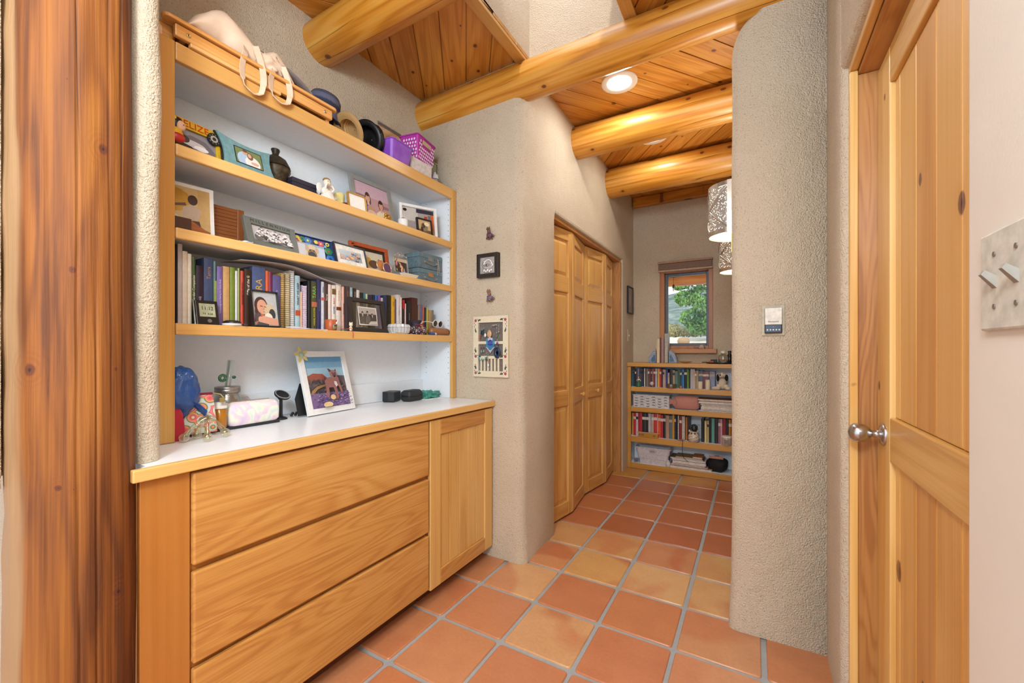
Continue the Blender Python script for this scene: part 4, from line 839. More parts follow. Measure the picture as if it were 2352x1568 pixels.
art('photo', t, -.062, .032, .118, .088, .004, [('r', 0, 0, 1, 1, '#d9d3cc'), ('r', .04, .05, .96, .95, '#3c3632'), ('r', .04, .62, .96, .95, '#a8a098')]+[q for pr in (person(.22, .62, .75, '#a8a098', '#241f1c', '#4a4440', False), person(.48, .66, .75, '#a8a098', '#241f1c', '#5a524c', False), person(.72, .56, .65, '#b0a8a0', '#2a2420', '#3a3430')) for q in pr]+[('p', [(.45, .05), (.6, .22), (.96, .25), (.96, .05)], '#b8b0a8')])
mbk = bx('photo_back', plain('#d9d3cc', .7), t, (-.062, .0042, .032), (.056, .0048, .120))
t = thing('small_mug', 'tiny orange mug painted with white flowers and an owl', 'mug', (-1.592, 1.165, Z4+.001)); MB('#b5582c').lathe([(.022, 0), (.024, .004), (.025, .046), (.0235, .047), (.022, .01), (.002, .009)], n=22).build('cup', vcol(.4), t)
mb = MB()
for (a, z, c) in ((-60, .032, '#e8ded0'), (-35, .038, '#e8ded0'), (-80, .018, '#d8cabc'), (-10, .03, '#e8ded0')):
    a = R(a+90); mb.ell((.0245*math.cos(a), .0245*math.sin(a), z), (.006, .006, .006), c, n=8)
mb.ell((.026*math.cos(R(-5)), .026*math.sin(R(-5)), .015), (.008, .010, .013), '#8a7a60', n=10); mb.ell((.034, -.005, .02), (.002, .003, .003), '#1a1a1a', n=6); mb.ell((.034, .002, .02), (.002, .003, .003), '#1a1a1a', n=6)
mb.build('painted_motifs', vcol(.4), t)
t = thing('string_charm', 'cream carved charm with red and green string hanging over the shelf edge', 'charm', (-1.566, 1.248, Z4), (0, 0, FACE))
mb = MB('#e4d8bc'); mb.ell((0, .0, .012), (.008, .006, .011)); mb.ell((0, -.001, .030), (.009, .007, .009)); mb.ell((-.006, -.001, .038), (.003, .003, .004)); mb.ell((.006, -.001, .038), (.003, .003, .004)); mb.build('carved_figure', vcol(.5), t)
MB('#b5362c').tube([(-.02, .002, .006), (-.004, -.006, .016), (0, -.012, .004), (-.001, -.017, -.012), (-.002, -.017, -.03)], .0012, 5).tube([(-.05, .004, .008), (-.02, .0, .010), (-.004, -.004, .014)], .0015, 5).build('red_string', vcol(.7), t)
MB('#2a7a6a').tube([(-.055, -.002, .002), (-.04, .004, .009), (-.03, -.003, .003), (-.02, .002, .006)], .0018, 5).build('green_string', vcol(.7), t)
gl_ = NB('cut_glass'); M_CUT = gl_.done((.80, .80, .80, 1), .08, 0, Alpha=.55, Coat_Weight=1.0)
def clear(name, tint, ior=1.4, rough=.03):
    b = NB(name); g1 = b.n('ShaderNodeBsdfGlossy'); g1.inputs['Roughness'].default_value = rough; g1.inputs[0].default_value = (.95, .95, .95, 1); t1 = b.n('ShaderNodeBsdfTransparent'); t1.inputs[0].default_value = tint
    lw = b.n('ShaderNodeLayerWeight'); lw.inputs[0].default_value = .35; f1 = b.math('MULTIPLY_ADD', lw.outputs['Facing'], .75, .08); m1 = b.n('ShaderNodeMixShader'); b.l(f1, m1.inputs[0]); b.l(t1.outputs[0], m1.inputs[1]); b.l(g1.outputs[0], m1.inputs[2]); b.l(m1.outputs[0], b.t.nodes['Material Output'].inputs[0]); return b.m
M_CLEAR = clear('clear_glass', (.95, .97, .96, 1))
t = thing('glass_dish', 'round cut glass trinket dish right of the dark brown frame', 'dish', (-1.598, 1.572, Z4))
rings = []
for (r_, z, am) in ((.045, 0, 0), (.052, .006, .03), (.058, .028, .05), (.055, .031, .02), (.058, .034, .05), (.052, .048, .04), (.04, .052, .02)):
    rings.append([((r_*(1+am*(-1)**k))*math.cos(2*PI*k/40), (r_*(1+am*(-1)**k))*math.sin(2*PI*k/40), z) for k in range(40)])
MB().loft(rings[:3]+[rings[3]], smooth=False).build('bowl', M_CUT, t); MB().loft([[(p[0], p[1], p[2]+.0005) for p in rings[3]]]+rings[4:], smooth=False).build('lid', M_CUT, t)
mb = MB()
for i in range(6): mb.ell((rnd.uniform(-.012, .012), rnd.uniform(-.01, .01), .003), (.004, .003, .003), '#c8ccd0', n=6)
tag(mb.build('glass_beads', vcol(.2), None, (-1.566, 1.50, Z4)), 'few clear beads at the corner of the dark brown frame', 'beads')
t = thing('beaded_pouch', 'drawstring pouch covered in multicoloured beads', 'pouch', (-1.598, 1.700, Z4), (0, 0, FACE))
mb = MB('#3a3040'); mb.lathe([(.036, 0), (.052, .010), (.054, .026), (.036, .042), (.018, .052), (.026, .066), (.034, .078)], n=18, cap=True); body = mb.build('bag', vcol(.7), t)
mb = MB(); pr = [(.046, .006), (.0545, .016), (.0545, .026), (.048, .036)]
for i in range(150):
    a = rnd.uniform(PI, 2*PI); r_, z = rnd.choice(pr); z += rnd.uniform(-.005, .005); mb.ell((r_*math.cos(a), r_*math.sin(a), z), (.0032, .0032, .0028), rnd.choice(['#c04a3a', '#e0d8d0', '#3a6a8a', '#d89a40', '#6a9a6a', '#8a5a9a', '#d87a8a', '#202028']), n=5)
bd = mb.build('beads', vcol(.35), t); bd['kind'] = 'stuff'
MB('#8a3038').tube([(-.02, -.018, .052), (0, -.024, .054), (.03, -.02, .056), (.046, -.01, .066), (.04, -.02, .046)], .003, 6).build('drawstring', vcol(.6), t)
t = thing('leather_case', 'brown leather glasses case lying at the right end of the book shelf', 'case', (-1.600, 1.895, Z4), (0, 0, FACE)); MB().lathe([(.004, -.085), (.018, -.082), (.022, -.07), (.023, .06), (.019, .078), (.004, .083)], (0, 0, .0235), (1, 0, 0), 20).build('case_body', wood('case_leather', '#7a4a28', '#96623a', '#ab7850', 0, 4, 3), t)
t = thing('sunglasses', 'white rimmed sunglasses resting on the brown leather case', 'sunglasses', (-1.600, 1.875, Z4+.048), (R(8), 0, FACE+R(12)))
mb = MB('#e8e2dc')
for cx in (-.032, .030): mb.tube([(cx+.026*math.cos(a), -.004, .021+.019*math.sin(a)) for a in [i*PI/10 for i in range(20)]], .0026, 6, closed=True)
mb.tube([(-.007, -.005, .025), (0, -.006, .028), (.005, -.005, .025)], .002, 6); mb.tube([(-.058, -.002, .026), (-.056, .04, .028), (-.05, .08, .016)], .002, 6); mb.tube([(.056, -.002, .026), (.054, .04, .028), (.048, .08, .016)], .002, 6); mb.build('rims', vcol(.3), t)
mb = MB('#30303a')
for cx in (-.032, .030): mb.lathe([(.024, 0), (.024, .001)], (cx, -.0035, .021), (0, -1, 0), 18, sq=.78)
mb.build('lenses', vcol(.15, 0, 'lens', Transmission_Weight=.6), t)
t = thing('marker_pen', 'blue marker pen with white cap end on the shelf edge', 'marker', (-1.568, 1.780, Z4+.0075), (0, 0, FACE)); MB('#2454a8').lathe([(.007, 0), (.0073, .002), (.0073, .036)], (0, 0, 0), (1, 0, 0), 14).build('barrel', vcol(.3), t); MB('#e6e6ea').lathe([(.0074, .0362), (.0074, .052), (.004, .054)], (0, 0, 0), (1, 0, 0), 14).build('cap', vcol(.3), t)
tag(bx('nail_file', plain('#d8b8b8', .6), None, (-.05, -.006, 0), (.05, .006, .0015), loc=(-1.566, 1.895, Z4), rot=(0, 0, FACE)), 'thin pink nail file in front of the leather case', 'nail file')
# ------------------------------------------------------------------ on the counter
def blob(name, c, r, amp, fr, mat, parent=None, seed=0, n=36, m=22, squash=None, flat=0, crease=0):
    mb = MB(); rings = []
    for k in range(m+1):
        t = PI*(.01+.98*k/m); ring = []
        for i in range(n):
            a = 2*PI*i/n; d = Vector((math.sin(t)*math.cos(a), math.sin(t)*math.sin(a), -math.cos(t)))
            q = 1+amp*noise.noise(d*fr+Vector((seed, seed*2, 0)))
            if crease: q += crease*(abs(noise.noise(d*fr*2.2+Vector((seed, 5, 1))))-.2)
            p = Vector((d.x*r[0]*q, d.y*r[1]*q, d.z*r[2]*q))
            if squash: p = squash(p)
            if flat: p.z = max(p.z, -flat)
            ring.append(p+Vector(c))
        rings.append(ring)
    return mb.loft(rings).build(name, mat, parent)
pl = NB('blue_plastic'); n_ = pl.noise(pl.map((1, 1, .5)), 38, 4, .6, .8); pl.bump(n_, .7, .01)
M_BAG = pl.done(pl.ramp(pl.noise(pl.co, 14, 3), [(.3, lin('#1d4285')), (.7, lin('#2e62ab'))]), .3, 0, Coat_Weight=.3)
t = thing('plastic_bag', 'crumpled blue plastic bag piled on the pouches at the counter left', 'bag', (-1.63, .625, .965))
blob('bag_body', (0, 0, .078), (.060, .054, .082), .16, 1.4, M_BAG, t, 3, 56, 36, crease=.14)
mb = MB()
mb.band([(.045, .01, .05), (.062, .035, .03), (.060, .055, .008), (.045, .06, -.002), (.05, .04, .02), (.04, .02, .045)], (.012, 0, .012), .002)
mb.build('handle_loop', M_BAG, t)
t = thing('red_pouch', 'glossy red zip pouch squeezed beside the bookcase frame', 'pouch', (-1.60, .602, ZC), (0, 0, FACE+R(-6)))
MB('#b01830').loft([[(-.030, -.03, 0), (.016, -.03, 0), (.016, .05, 0), (-.030, .05, 0)], [(-.032, -.036, .03), (.020, -.036, .03), (.020, .056, .03), (-.032, .056, .03)], [(-.028, -.022, .085), (.018, -.022, .085), (.018, .04, .085), (-.028, .04, .085)], [(-.02, .002, .112), (.012, .002, .112), (.012, .012, .112), (-.02, .012, .112)]]).build('pouch_body', vcol(.35, 0, 'red', 30), t, bevel=.004)
MB('#7c1022').box((-.020, .003, .1122), (.012, .011, .1145)).build('zip', vcol(.4), t)
tb = bx('black_tray', plain('#22242a', .5), None, (-.19, -.012, 0), (.152, .11, .010), .002, loc=(-1.645, .815, ZC), rot=(0, 0, FACE+R(2))); tag(tb, 'flat black tray under the pouches and the pastel bag', 'tray')
pp = NB('paisley_fabric'); vv = pp.n('ShaderNodeTexVoronoi'); pp.l(pp.map((1, 1, 1)), vv.inputs['Vector']); vv.inputs['Scale'].default_value = 26
rr_ = pp.math('FRACT', pp.math('MULTIPLY', vv.outputs['Distance'], 2.6))
M_PAIS = pp.done(pp.ramp(rr_, [(0, lin('#d8502f')), (.2, lin('#e87a8a')), (.34, lin('#f0b03a')), (.5, lin('#2f5a5a')), (.6, lin('#c9d0c0')), (.95, lin('#cfd4c8'))]), .6)
t = thing('patterned_pouch', 'colourful paisley zip pouch standing under the blue plastic bag', 'pouch', (-1.605, .668, ZC+.010), (R(0), 0, FACE+R(-10)))
MB().loft([[(-.055, -.010, 0), (.055, -.010, 0), (.055, .05, 0), (-.055, .05, 0)], [(-.050, -.014, .03), (.052, -.014, .03), (.052, .052, .03), (-.050, .052, .03)], [(-.012, .004, .10), (.050, .004, .10), (.050, .04, .10), (-.012, .04, .10)], [(.0, .016, .125), (.046, .016, .125), (.046, .028, .125), (.0, .028, .125)]], smooth=False).build('pouch_body', M_PAIS, t, bevel=.006, seg=3)
mb = MB('#8a1a3a'); mb.box((-.002, .015, .1255), (.047, .029, .1325)); mb.build('zip', vcol(.4), t); MB('#b0a070').tube([(.047, .022, .13), (.07, .018, .124), (.078, .014, .112)], .0025, 6).box((.066, .012, .096), (.082, .015, .112), '#a89860').build('zip_pull', vcol(.3, .5, 'z'), t)
def ambr(): return NB('amber_plastic').done(lin('#c9801c'), .2, 0, Alpha=.7, Coat_Weight=.5)
t = thing('medicine_bottle', 'amber medicine bottle with white cap in front of the mason jar', 'bottle', (-1.640, .752, ZC+.0105)); M_AMB = ambr()
MB().lathe([(.019, 0), (.0205, .003), (.0205, .066), (.017, .070)], n=24).build('bottle_body', M_AMB, t); MB('#e9e2dc').lathe([(.0222, .0705), (.0225, .078), (.0222, .080), (.018, .082), (.017, .092), (.002, .0925)], n=24).build('cap', vcol(.4), t)
mb = MB('#d89a30')
for i in range(7): a = i*.9; mb.lathe([(.003, 0), (.0042, .003), (.0042, .045), (.003, .048)], (.010*math.cos(a), .010*math.sin(a), .004), (.15*math.cos(a+1), .15*math.sin(a+1), 1), 8)
mb.build('amber_contents', vcol(.4), t)
t = thing('glass_massager', 'clear glass octopus shaped massager with round feet', 'massager', (-1.520, .660, ZC), (0, 0, FACE))
M_MASS = clear('massager_glass', (.90, .89, .76, 1))
top = Vector((0, .0, .068)); mb = MB(); mb.ell(top, (.022, .016, .010))
feet = [(-.056, -.030), (-.020, .026), (-.030+.004, .052-.10), (.052, -.008)]
feet = [(-.056, .016), (-.012, .040), (-.016, -.038), (.050, -.006)]
for fx, fy in feet:
    F = Vector((fx, fy, .0145)); mid = top.lerp(F, .55)+Vector((0, 0, .020)); P_ = []
    for i in range(11):
        q = i/10; P_.append((1-q)**2*top+2*q*(1-q)*mid+q*q*F)
    mb.tube(P_, [.009, .0085, .008, .0075, .007, .0065, .0065, .007, .008, .009, .010], 10); mb.ell(F, (.0145, .0145, .014))
mb.build('massager_body', M_MASS, t)
t = thing('mason_jar', 'clear glass mason jar mug with metal screw lid behind the pastel bag', 'jar', (-1.735, .822, ZC+.0105))
prof = [(.030, 0), (.043, .003), (.046, .012), (.046, .085), (.042, .100), (.038, .108), (.038, .116)]
MB().lathe(prof+[(.0355, .116), (.0355, .108), (.0395, .1), (.0435, .084), (.0435, .014), (.02, .006), (.002, .006)], n=32, cap=False).build('jar_body', M_CLEAR, t)
MB('#c8742a').lathe([(.042, .0145), (.042, .060), (.002, .060)], n=24).build('orange_contents', vcol(.3), t)
rings = [(.0405, .1165), (.042, .118), (.042, .128), (.0405, .130), (.042, .131), (.042, .137), (.040, .139)]
MB().lathe(rings+[(.002, .139)], n=36).build('screw_lid', plain('#a8a29c', .35, .8), t)
MB().tube([(.0, .046, .088), (.006, .066, .090), (.006, .080, .075), (.006, .078, .045), (.002, .062, .028), (0, .046, .026)], .006, 10).build('jar_handle', M_CLEAR, t)
t2 = thing('glass_straw', 'wide clear glass tube sticking up through the jar lid', 'glass tube', (-1.725, .818, ZC+.150), (R(-4), R(5), 0)); 
M_TUBE = clear('tube_glass', (.88, .91, .89, 1))
MB().lathe([(.012, 0), (.011, .01), (.011, .098), (.0125, .100), (.0095, .100), (.0085, .01), (.0085, .0)], n=24, cap=False).build('tube_body', M_TUBE, t2)
MB('#3d6a48').tube([(.0, -.022+.010*math.cos(a), .032+.011*math.sin(a)) for a in [i*.55 for i in range(12)]], .0052, 8).ell((.004, .016, .036), (.005, .007, .006), '#2f5a40').build('green_glass_loop', vcol(.12), t2)
mb = MB('#6a4a38'); mb.tube([(0, 0, 0), (0, .02, .03), (.002, .045, .034), (0, .065, .015), (0, .06, 0)], .004, 6); mb.tube([(-.01, .03, .02), (-.01, .05, .033), (-.01, .085, .02), (-.01, .10, .004)], .0022, 6, '#2a2220'); mb.tube([(0, .05, .004), (0, .07, .012), (0, .09, .006)], .005, 6, '#8a6a4a')
tag(mb.build('bead_bracelet', vcol(.4), None, (-1.76, .86, ZC+.028)), 'dark brown cord and bead bracelet behind the pastel bag', 'bracelet')
tag(bx('small_stand', plain('#2a2624', .6), None, (-.02, -.0, 0), (.02, .10, .022), .003, loc=(-1.768, .87, ZC+.0005)), 'small dark box under the cord bracelet behind the pastel bag', 'box')
td = NB('tie_dye_fabric'); wv = td.n('ShaderNodeTexWave', wave_type='RINGS', rings_direction='SPHERICAL'); td.l(td.map((1, 1, 1), loc=(-.02, .05, -.02)), wv.inputs['Vector']); wv.inputs['Scale'].default_value = 5; wv.inputs['Distortion'].default_value = 5; wv.inputs['Detail Scale'].default_value = 2
M_DYE = td.done(td.ramp(td.noise(td.co, 16, 3, .5, 1.5), [(.30, lin('#d8c8e4')), (.42, lin('#ecd6de')), (.50, lin('#f0ecdc')), (.58, lin('#dcead8')), (.68, lin('#cfd8ec'))]), .5)
t = thing('cosmetic_bag', 'pastel tie dye box shaped cosmetic bag on the black tray', 'cosmetic bag', (-1.672, .872, ZC+.0108), (0, 0, FACE+R(4)))
def rrect(hx, hy, z, r=.014, n=5):
    out = []
    for (cx, cy, s0) in ((hx-r, -hy+r, -90), (hx-r, hy-r, 0), (-hx+r, hy-r, 90), (-hx+r, -hy+r, 180)):
        out += [(cx+r*math.cos(R(s0+k*90/n)), cy+r*math.sin(R(s0+k*90/n)), z) for k in range(n+1)]
    return out
MB().loft([rrect(.088, .034, 0), rrect(.094, .040, .010), rrect(.096, .041, .045), rrect(.093, .038, .068), rrect(.086, .028, .080), rrect(.070, .012, .084)]).build('bag_body', M_DYE, t)
mb = MB('#c89a80'); mb.band([(-.0975, -.004, .020), (-.0985, -.002, .05), (-.092, 0, .073), (-.075, 0, .0855), (.07, 0, .0855), (.09, 0, .073)], (0, .006, 0), .0015); mb.build('zip', vcol(.3, .4, 'z2'), t)
MB('#d8b8a8').box((-.100, -.006, .012), (-.0985, .0, .024)).build('zip_pull', vcol(.3, .6, 'z3'), t)
t = thing('phone_mount', 'black magnetic phone mount with a tilted round disc', 'phone mount', (-1.700, 1.008, ZC), (0, 0, FACE))
MB('#1c1d1f').lathe([(.026, 0), (.026, .004), (.016, .010), (.008, .013)], n=24, sq=.8).cyl((0, 0, .012), (0, 0, .088), .0065).ell((0, 0, .090), (.012, .012, .010)).build('stem', vcol(.4), t)
MB('#1a1b1d').lathe([(.012, 0), (.030, .008), (.032, .014), (.030, .016)], (0, 0, .092), (.10, -.55, .8), 28).build('disc', vcol(.35), t)
MB('#b8b8b8').lathe([(.0295, .0162), (.0285, .0170), (.0262, .0170), (.0255, .0164)], (0, 0, .092), (.10, -.55, .8), 28, cap=False).build('silver_ring', vcol(.3, .6, 'ring'), t)
# big white frame with the dog photo
DOG = [('r', 0, 0, 1, 1, '#7fa9c4'), ('r', 0, .55, 1, .78, '#9fc0d0'), ('r', 0, .78, 1, .9, '#7aa8c8'), ('r', 0, .9, 1, 1, '#5f96c0'), ('p', [(0, .45), (.0, .62), (.18, .68), (.42, .66), (.6, .52), (.6, .4)], '#a85a4a'), ('p', [(0, .25), (0, .5), (.3, .56), (.55, .52), (.75, .62), (1, .60), (1, .25)], '#5f5258')]
r5 = random.Random(4)
for i in range(60): DOG.append(('e', r5.uniform(0, 1), r5.uniform(.27, .55), .05, .02, r5.choice(['#6d5c58', '#4f454c', '#7a685c', '#5a4c56']), r5.uniform(0, 3)))
DOG.append(('p', [(.0, .27), (.05, .34), (.2, .42), (.42, .45), (.42, .42), (.2, .36), (.08, .28)], '#a07a50'))
DOG.append(('r', 0, 0, 1, .28, '#7c6490'))
for i in range(170): DOG.append(('e', r5.uniform(0, 1), r5.uniform(0, .27), .018, .009, r5.choice(['#a08ab8', '#5a4478', '#8a6aa0', '#c0a8c8', '#4a3a60'])))
DOG += [('p', [(.32, .5), (.33, .36), (.30, .2), (.33, .17), (.38, .2), (.40, .36), (.52, .36), (.56, .18), (.53, .14), (.60, .13), (.62, .2), (.60, .38), (.66, .38), (.70, .26), (.74, .24), (.75, .28), (.71, .42), (.70, .54), (.62, .60), (.56, .57), (.42, .56)], '#94605c'), ('e', .58, .62, .10, .085, '#a0706c'), ('p', [(.48, .66), (.44, .74), (.50, .73), (.54, .69)], '#5a3a3c'), ('p', [(.62, .69), (.66, .73), (.67, .66)], '#6a4648'), ('e', .60, .60, .05, .05, '#6a4a4c'), ('e', .605, .58, .022, .02, '#1e1a1c'), ('e', .55, .645, .012, .012, '#1e1a1c'), ('e', .63, .645, .012, .012, '#1e1a1c'), ('p', [(.56, .48), (.62, .47), (.64, .40), (.6, .36), (.56, .42)], '#d8ccd0'), ('e', .30, .04, .12, .05, '#e0c48a'), ('e', .46, .17, .07, .05, '#dcb880')]
t = frame('picture_frame', 'large white frame on the counter with a photo of a dog among purple flowers', 1.240, ZC, .272, .288, .026, WHF, DOG, tilt=14, loc=(-1.664, 1.236, ZC), rot=(R(-15), 0, FACE+R(8)), depth=.016, stand=False, mbw=0)
MB('#1c1c1e').loft([[(-.13, .019, .02), (-.05, .019, .02), (-.05, .021, .02), (-.13, .021, .02)], [(-.13, .018, .16), (-.11, .018, .18), (-.11, .020, .18), (-.13, .020, .16)]], smooth=False).build('rear_board', vcol(.6), t)
MB('#17181a').prism([(-.165, .010), (-.10, .010), (-.10, .15), (-.128, .15), (-.165, .085)], .030, .034).build('easel_leg', vcol(.6), t)
mb = MB('#dcc878')
for i in range(5):
    a = R(100+i*72); p = [( .0, 0), (.014*math.cos(a+.5), .014*math.sin(a+.5)), (.030*math.cos(a+.22), .030*math.sin(a+.22)), (.040*math.cos(a), .040*math.sin(a)), (.030*math.cos(a-.25), .030*math.sin(a-.25)), (.014*math.cos(a-.5), .014*math.sin(a-.5))]
    mb.prism([(-.122+x, .276+z) for x, z in p], -.004-.0006*i, -.003-.0006*i)
fl = thing('paper_flower', 'yellow paper flower stuck on the white dog photo frame', 'paper flower', (-1.664, 1.236, ZC), (R(-15), 0, FACE+R(8)))
mb.build('petals', vcol(.8), fl); MB('#a8c4b8').lathe([(.012, 0), (.011, .002), (.001, .003)], (-.122, -.0066, .276), (0, -1, 0), 18).build('flower_centre', vcol(.8), fl)
mb = MB('#1c1c1e')
for i in range(4): mb.ell((-.012+.009*i, .0+.006*(i % 2), .007+.006*(i % 2)), (.008, .005, .006), n=8)
tag(mb.build('cable_ties', vcol(.3), None, (-1.715, 1.075, ZC+.002), (0, 0, FACE)), 'small black cable bundle at the left foot of the white frame', 'cable')
tag(MB('#26282c').lathe([(.003, 0), (.005, .004), (.005, .05), (.002, .056)], (0, 0, .005), (1, 0, .1), 10).build('pen_tip', vcol(.3), None, (-1.735, 1.372, ZC+.001), (0, 0, FACE+R(40))), 'short black pen behind the right foot of the white frame', 'pen')
t = thing('bluetooth_speaker', 'black box shaped speaker against the backsplash', 'speaker', (-1.756, 1.672, ZC), (0, 0, FACE+R(22)))
MB('#202225').plate([(-.045, -.036), (.045, -.036), (.05, .0), (.045, .034), (-.045, .034), (-.05, 0)], .003, .058).build('speaker_body', vcol(.4), t, bevel=.004); MB('#2c2e31').box((-.04, -.0375, .012), (.04, -.0365, .05)).build('grille', vcol(.6, 0, 'gr', 400), t); MB('#101112').box((-.04, -.03, 0), (.04, .03, .0028)).build('foot', vcol(.5), t)
t = thing('hard_case', 'small black zip hard case beside the box speaker', 'case', (-1.682, 1.755, ZC), (0, 0, FACE+R(6)))
MB('#25272a').loft([rrect(.052, .026, .0), rrect(.060, .034, .010), rrect(.062, .036, .028)], smooth=True).build('lower_shell', vcol(.6), t); MB('#292b2e').loft([rrect(.062, .036, .034), rrect(.060, .034, .052), rrect(.050, .024, .062)]).build('upper_shell', vcol(.6), t); MB('#141516').loft([rrect(.0605, .0345, .0285), rrect(.0605, .0345, .0335)]).build('zip', vcol(.4), t)
tag(bx('notepad', plain('#e2dee0', .7), None, (-.075, -.05, 0), (.075, .05, .004), loc=(-1.675, 1.895, ZC), rot=(0, 0, FACE+R(-6))), 'white notepad under the green plastic wrapper', 'notepad')
tg = NB('teal_plastic'); tg.bump(tg.noise(tg.co, 50, 4), .8, .006); M_TEAL = tg.done(tg.ramp(tg.noise(tg.co, 40, 3), [(.35, lin('#1d7a68')), (.7, lin('#4aa590'))]), .3, 0, Coat_Weight=.3)
o = blob('plastic_wrapper', (0, 0, .018), (.036, .066, .022), .6, 2.6, M_TEAL, None, 9, 40, 20, flat=.018, crease=.6); o.location = (-1.672, 1.895, ZC+.0045); tag(o, 'crumpled green plastic wrapper on the notepad near the right end of the counter', 'wrapper')
# ------------------------------------------------------------------ on top of the bookcase
t = thing('folding_tray_table', 'folded light wood tray table lying along the top front edge of the bookcase', 'folding table', (-1.575, .555, ZT), (0, 0, FACE))
M_ASH = wood('ash_slat', '#c8843c', '#dca05a', '#ecbc7c', 0, 5, 5, 0, 0, .35, 160)
L = .585
mb = MB(); mb.box((.03, -.028, .014), (L, -.010, .052)); mb.build('front_rail', M_ASH, t, bevel=.003)
mb = MB(); mb.box((.03, .10, .014), (L, .118, .052)); mb.build('rear_rail', M_ASH, t, bevel=.003)
mb = MB(); mb.box((.07, -.030, .001), (L*.62, -.012, .0135)); mb.build('leg_bar', M_ASH, t, bevel=.002)
bx('cross_bar', M_ASH, t, (L-.016, -.0095, .001), (L-.002, .0995, .05), .002); bx('cross_bar', M_ASH, t, (.055, -.0095, .02), (.069, .0995, .05), .002)
def stad(x0, x1, yc, r): return arc(x1-r, yc, r, -90, 90, 8)+arc(x0+r, yc, r, 90, 270, 8)
for k in range(4):
    MB().plate(stad(-.002+(.0 if k == 0 else .01), L+.022, -.018+k*.042, .0195), .056, .068).build('top_slat', M_ASH, t, bevel=.003)
MB().plate(stad(-.012, .05, .03, .022)+[], .013, .0555).build('hinge_block', M_ASH, t, bevel=.003)
mb = MB()
for x in (.065, L-.035): mb.lathe([(.007, 0), (.006, .002), (.003, .0022), (.003, .001)], (x, -.0282, .033), (0, -1, 0), 16)
mb.build('screw_head', plain('#c9b98a', .3, .9), t)
# canvas tote
cl = NB('canvas'); cl.bump(cl.noise(cl.map((1, 1, 1)), 220, 3), .25, .001); M_CAN = cl.done(cl.ramp(cl.noise(cl.co, 9, 3), [(.3, lin('#d3b497')), (.7, lin('#e6cdb4'))]), .9)
t = thing('canvas_tote_bag', 'natural canvas tote bag with two straps hanging over the tray table', 'tote bag', (-1.60, .82, ZT+.069))
mb = MB(); rings = []
for k in range(25):
    q = k/24; y = -.20+.36*q
    top_ = .035+.110*math.exp(-((q-.36)/.24)**2)+.070*math.exp(-((q-.84)/.15)**2)+.010*noise.noise(Vector((q*8, 1, 2)))
    if q < .08: top_ *= q/.08*.8+.2
    if q > .94: top_ *= (1-q)/.06*.8+.2
    fr = .045+.012*noise.noise(Vector((q*5, 7, 1))); bkk = -.10+.01*noise.noise(Vector((q*5, 2, 9)))
    ring = []
    for j in range(18):
        a = 2*PI*j/18; xx = (fr+bkk)/2+(fr-bkk)/2*math.cos(a)
        zz = max(0.001, (top_*.55)+(top_*.55)*math.sin(a)*(1+.34*noise.noise(Vector((q*11, a*2.4, 3)))))
        ring.append((xx, y, zz))
    rings.append(ring)
mb.loft(rings).build('bag_body', M_CAN, t, sub=1)
def loopstrap(y, wdt, z1, zb):
    P_ = []; W_ = []
    for i in range(25):
        q = i/24; a = -PI/2+ (q*2*PI)
        zz = (z1+zb)/2-(z1-zb)/2*math.cos(q*2*PI) if False else None
    # down, round the bottom, back up
    down = [(.030+.028*min(1, i/3), y-wdt*.30-wdt*.55*math.sin(PI*i/12*.75), z1-(z1-zb)*i/12*.92) for i in range(13)]
    up = [(.060, y+wdt*.10+wdt*.62*math.sin(PI*i/12*.75), z1-(z1-zb)*i/12*.92) for i in range(13)][::-1]
    bot = [(.060, (down[-1][1]*(1-k)+up[0][1]*k), zb+(z1-zb)*.08*(2*k-1)**2) for k in (.25, .5, .75)]
    return down+bot+up
for (u, wd_, z1, zb) in ((582, .046, .055, -.118), (645, .046, .040, -.10)):
    yy = at(u, 180, X=-1.545).y-.82
    P_ = loopstrap(yy, wd_, z1, zb); 
    W_ = [Vector((.010, .018*math.cos(i*.09), 0)) for i in range(len(P_))]
    N_ = len(P_); W_ = []
    for i in range(N_):
        d = (Vector(P_[min(i+1, N_-1)])-Vector(P_[max(i-1, 0)])).normalized(); n1 = d.cross(Vector((1, 0, 0))).normalized(); sgn = math.cos(PI*i/(N_-1))
        W_.append((Vector((1, 0, 0))*(.8 if 10 < i < 19 else .35)+n1*(.45 if 10 < i < 19 else .95)).normalized()*.021)
    MB().band(P_, W_, .0022).build('strap', M_CAN, t)
blob('knot', (.035, at(640, 180, X=-1.545).y-.845, .030), (.028, .055, .035), .5, 2.2, M_CAN, t, 12, 30, 18, crease=.3)
# hats
def hat(name, label, loc, rot, r0, brim, ch, mat, band=None, cat='hat', droop=0, rip=0, squ=1.0, taper=.9):
    t = thing(name, label, cat, loc, rot); n = 48
    def ring(r, z, dr=0): return [(r*math.cos(2*PI*i/n), r*squ*math.sin(2*PI*i/n), z-dr*abs(math.sin(2*PI*i/n))**2+rip*math.sin(6*PI*i/n)) for i in range(n)]
    MB().loft([ring(r0*.99, .003), ring(brim*.75, .001, droop*.4), ring(brim, 0, droop), ring(brim*1.002, .003, droop), ring(brim*.75, .0045, droop*.4), ring(r0*1.0, .0065)], False).build('brim', mat, t)
    MB().loft([ring(r0, .0045), ring(r0*.99, ch*.4), ring(r0*taper, ch*.85), ring(r0*taper*.86, ch), ring(r0*.35, ch*1.0), ring(.002, ch*.97)], False).build('crown', mat, t)
    if band: MB().loft([ring(r0*1.012, .009), ring(r0*1.012, .034), ring(r0*.99, .034), ring(r0*.99, .009)], False).build('hat_band', band, t)
    return t
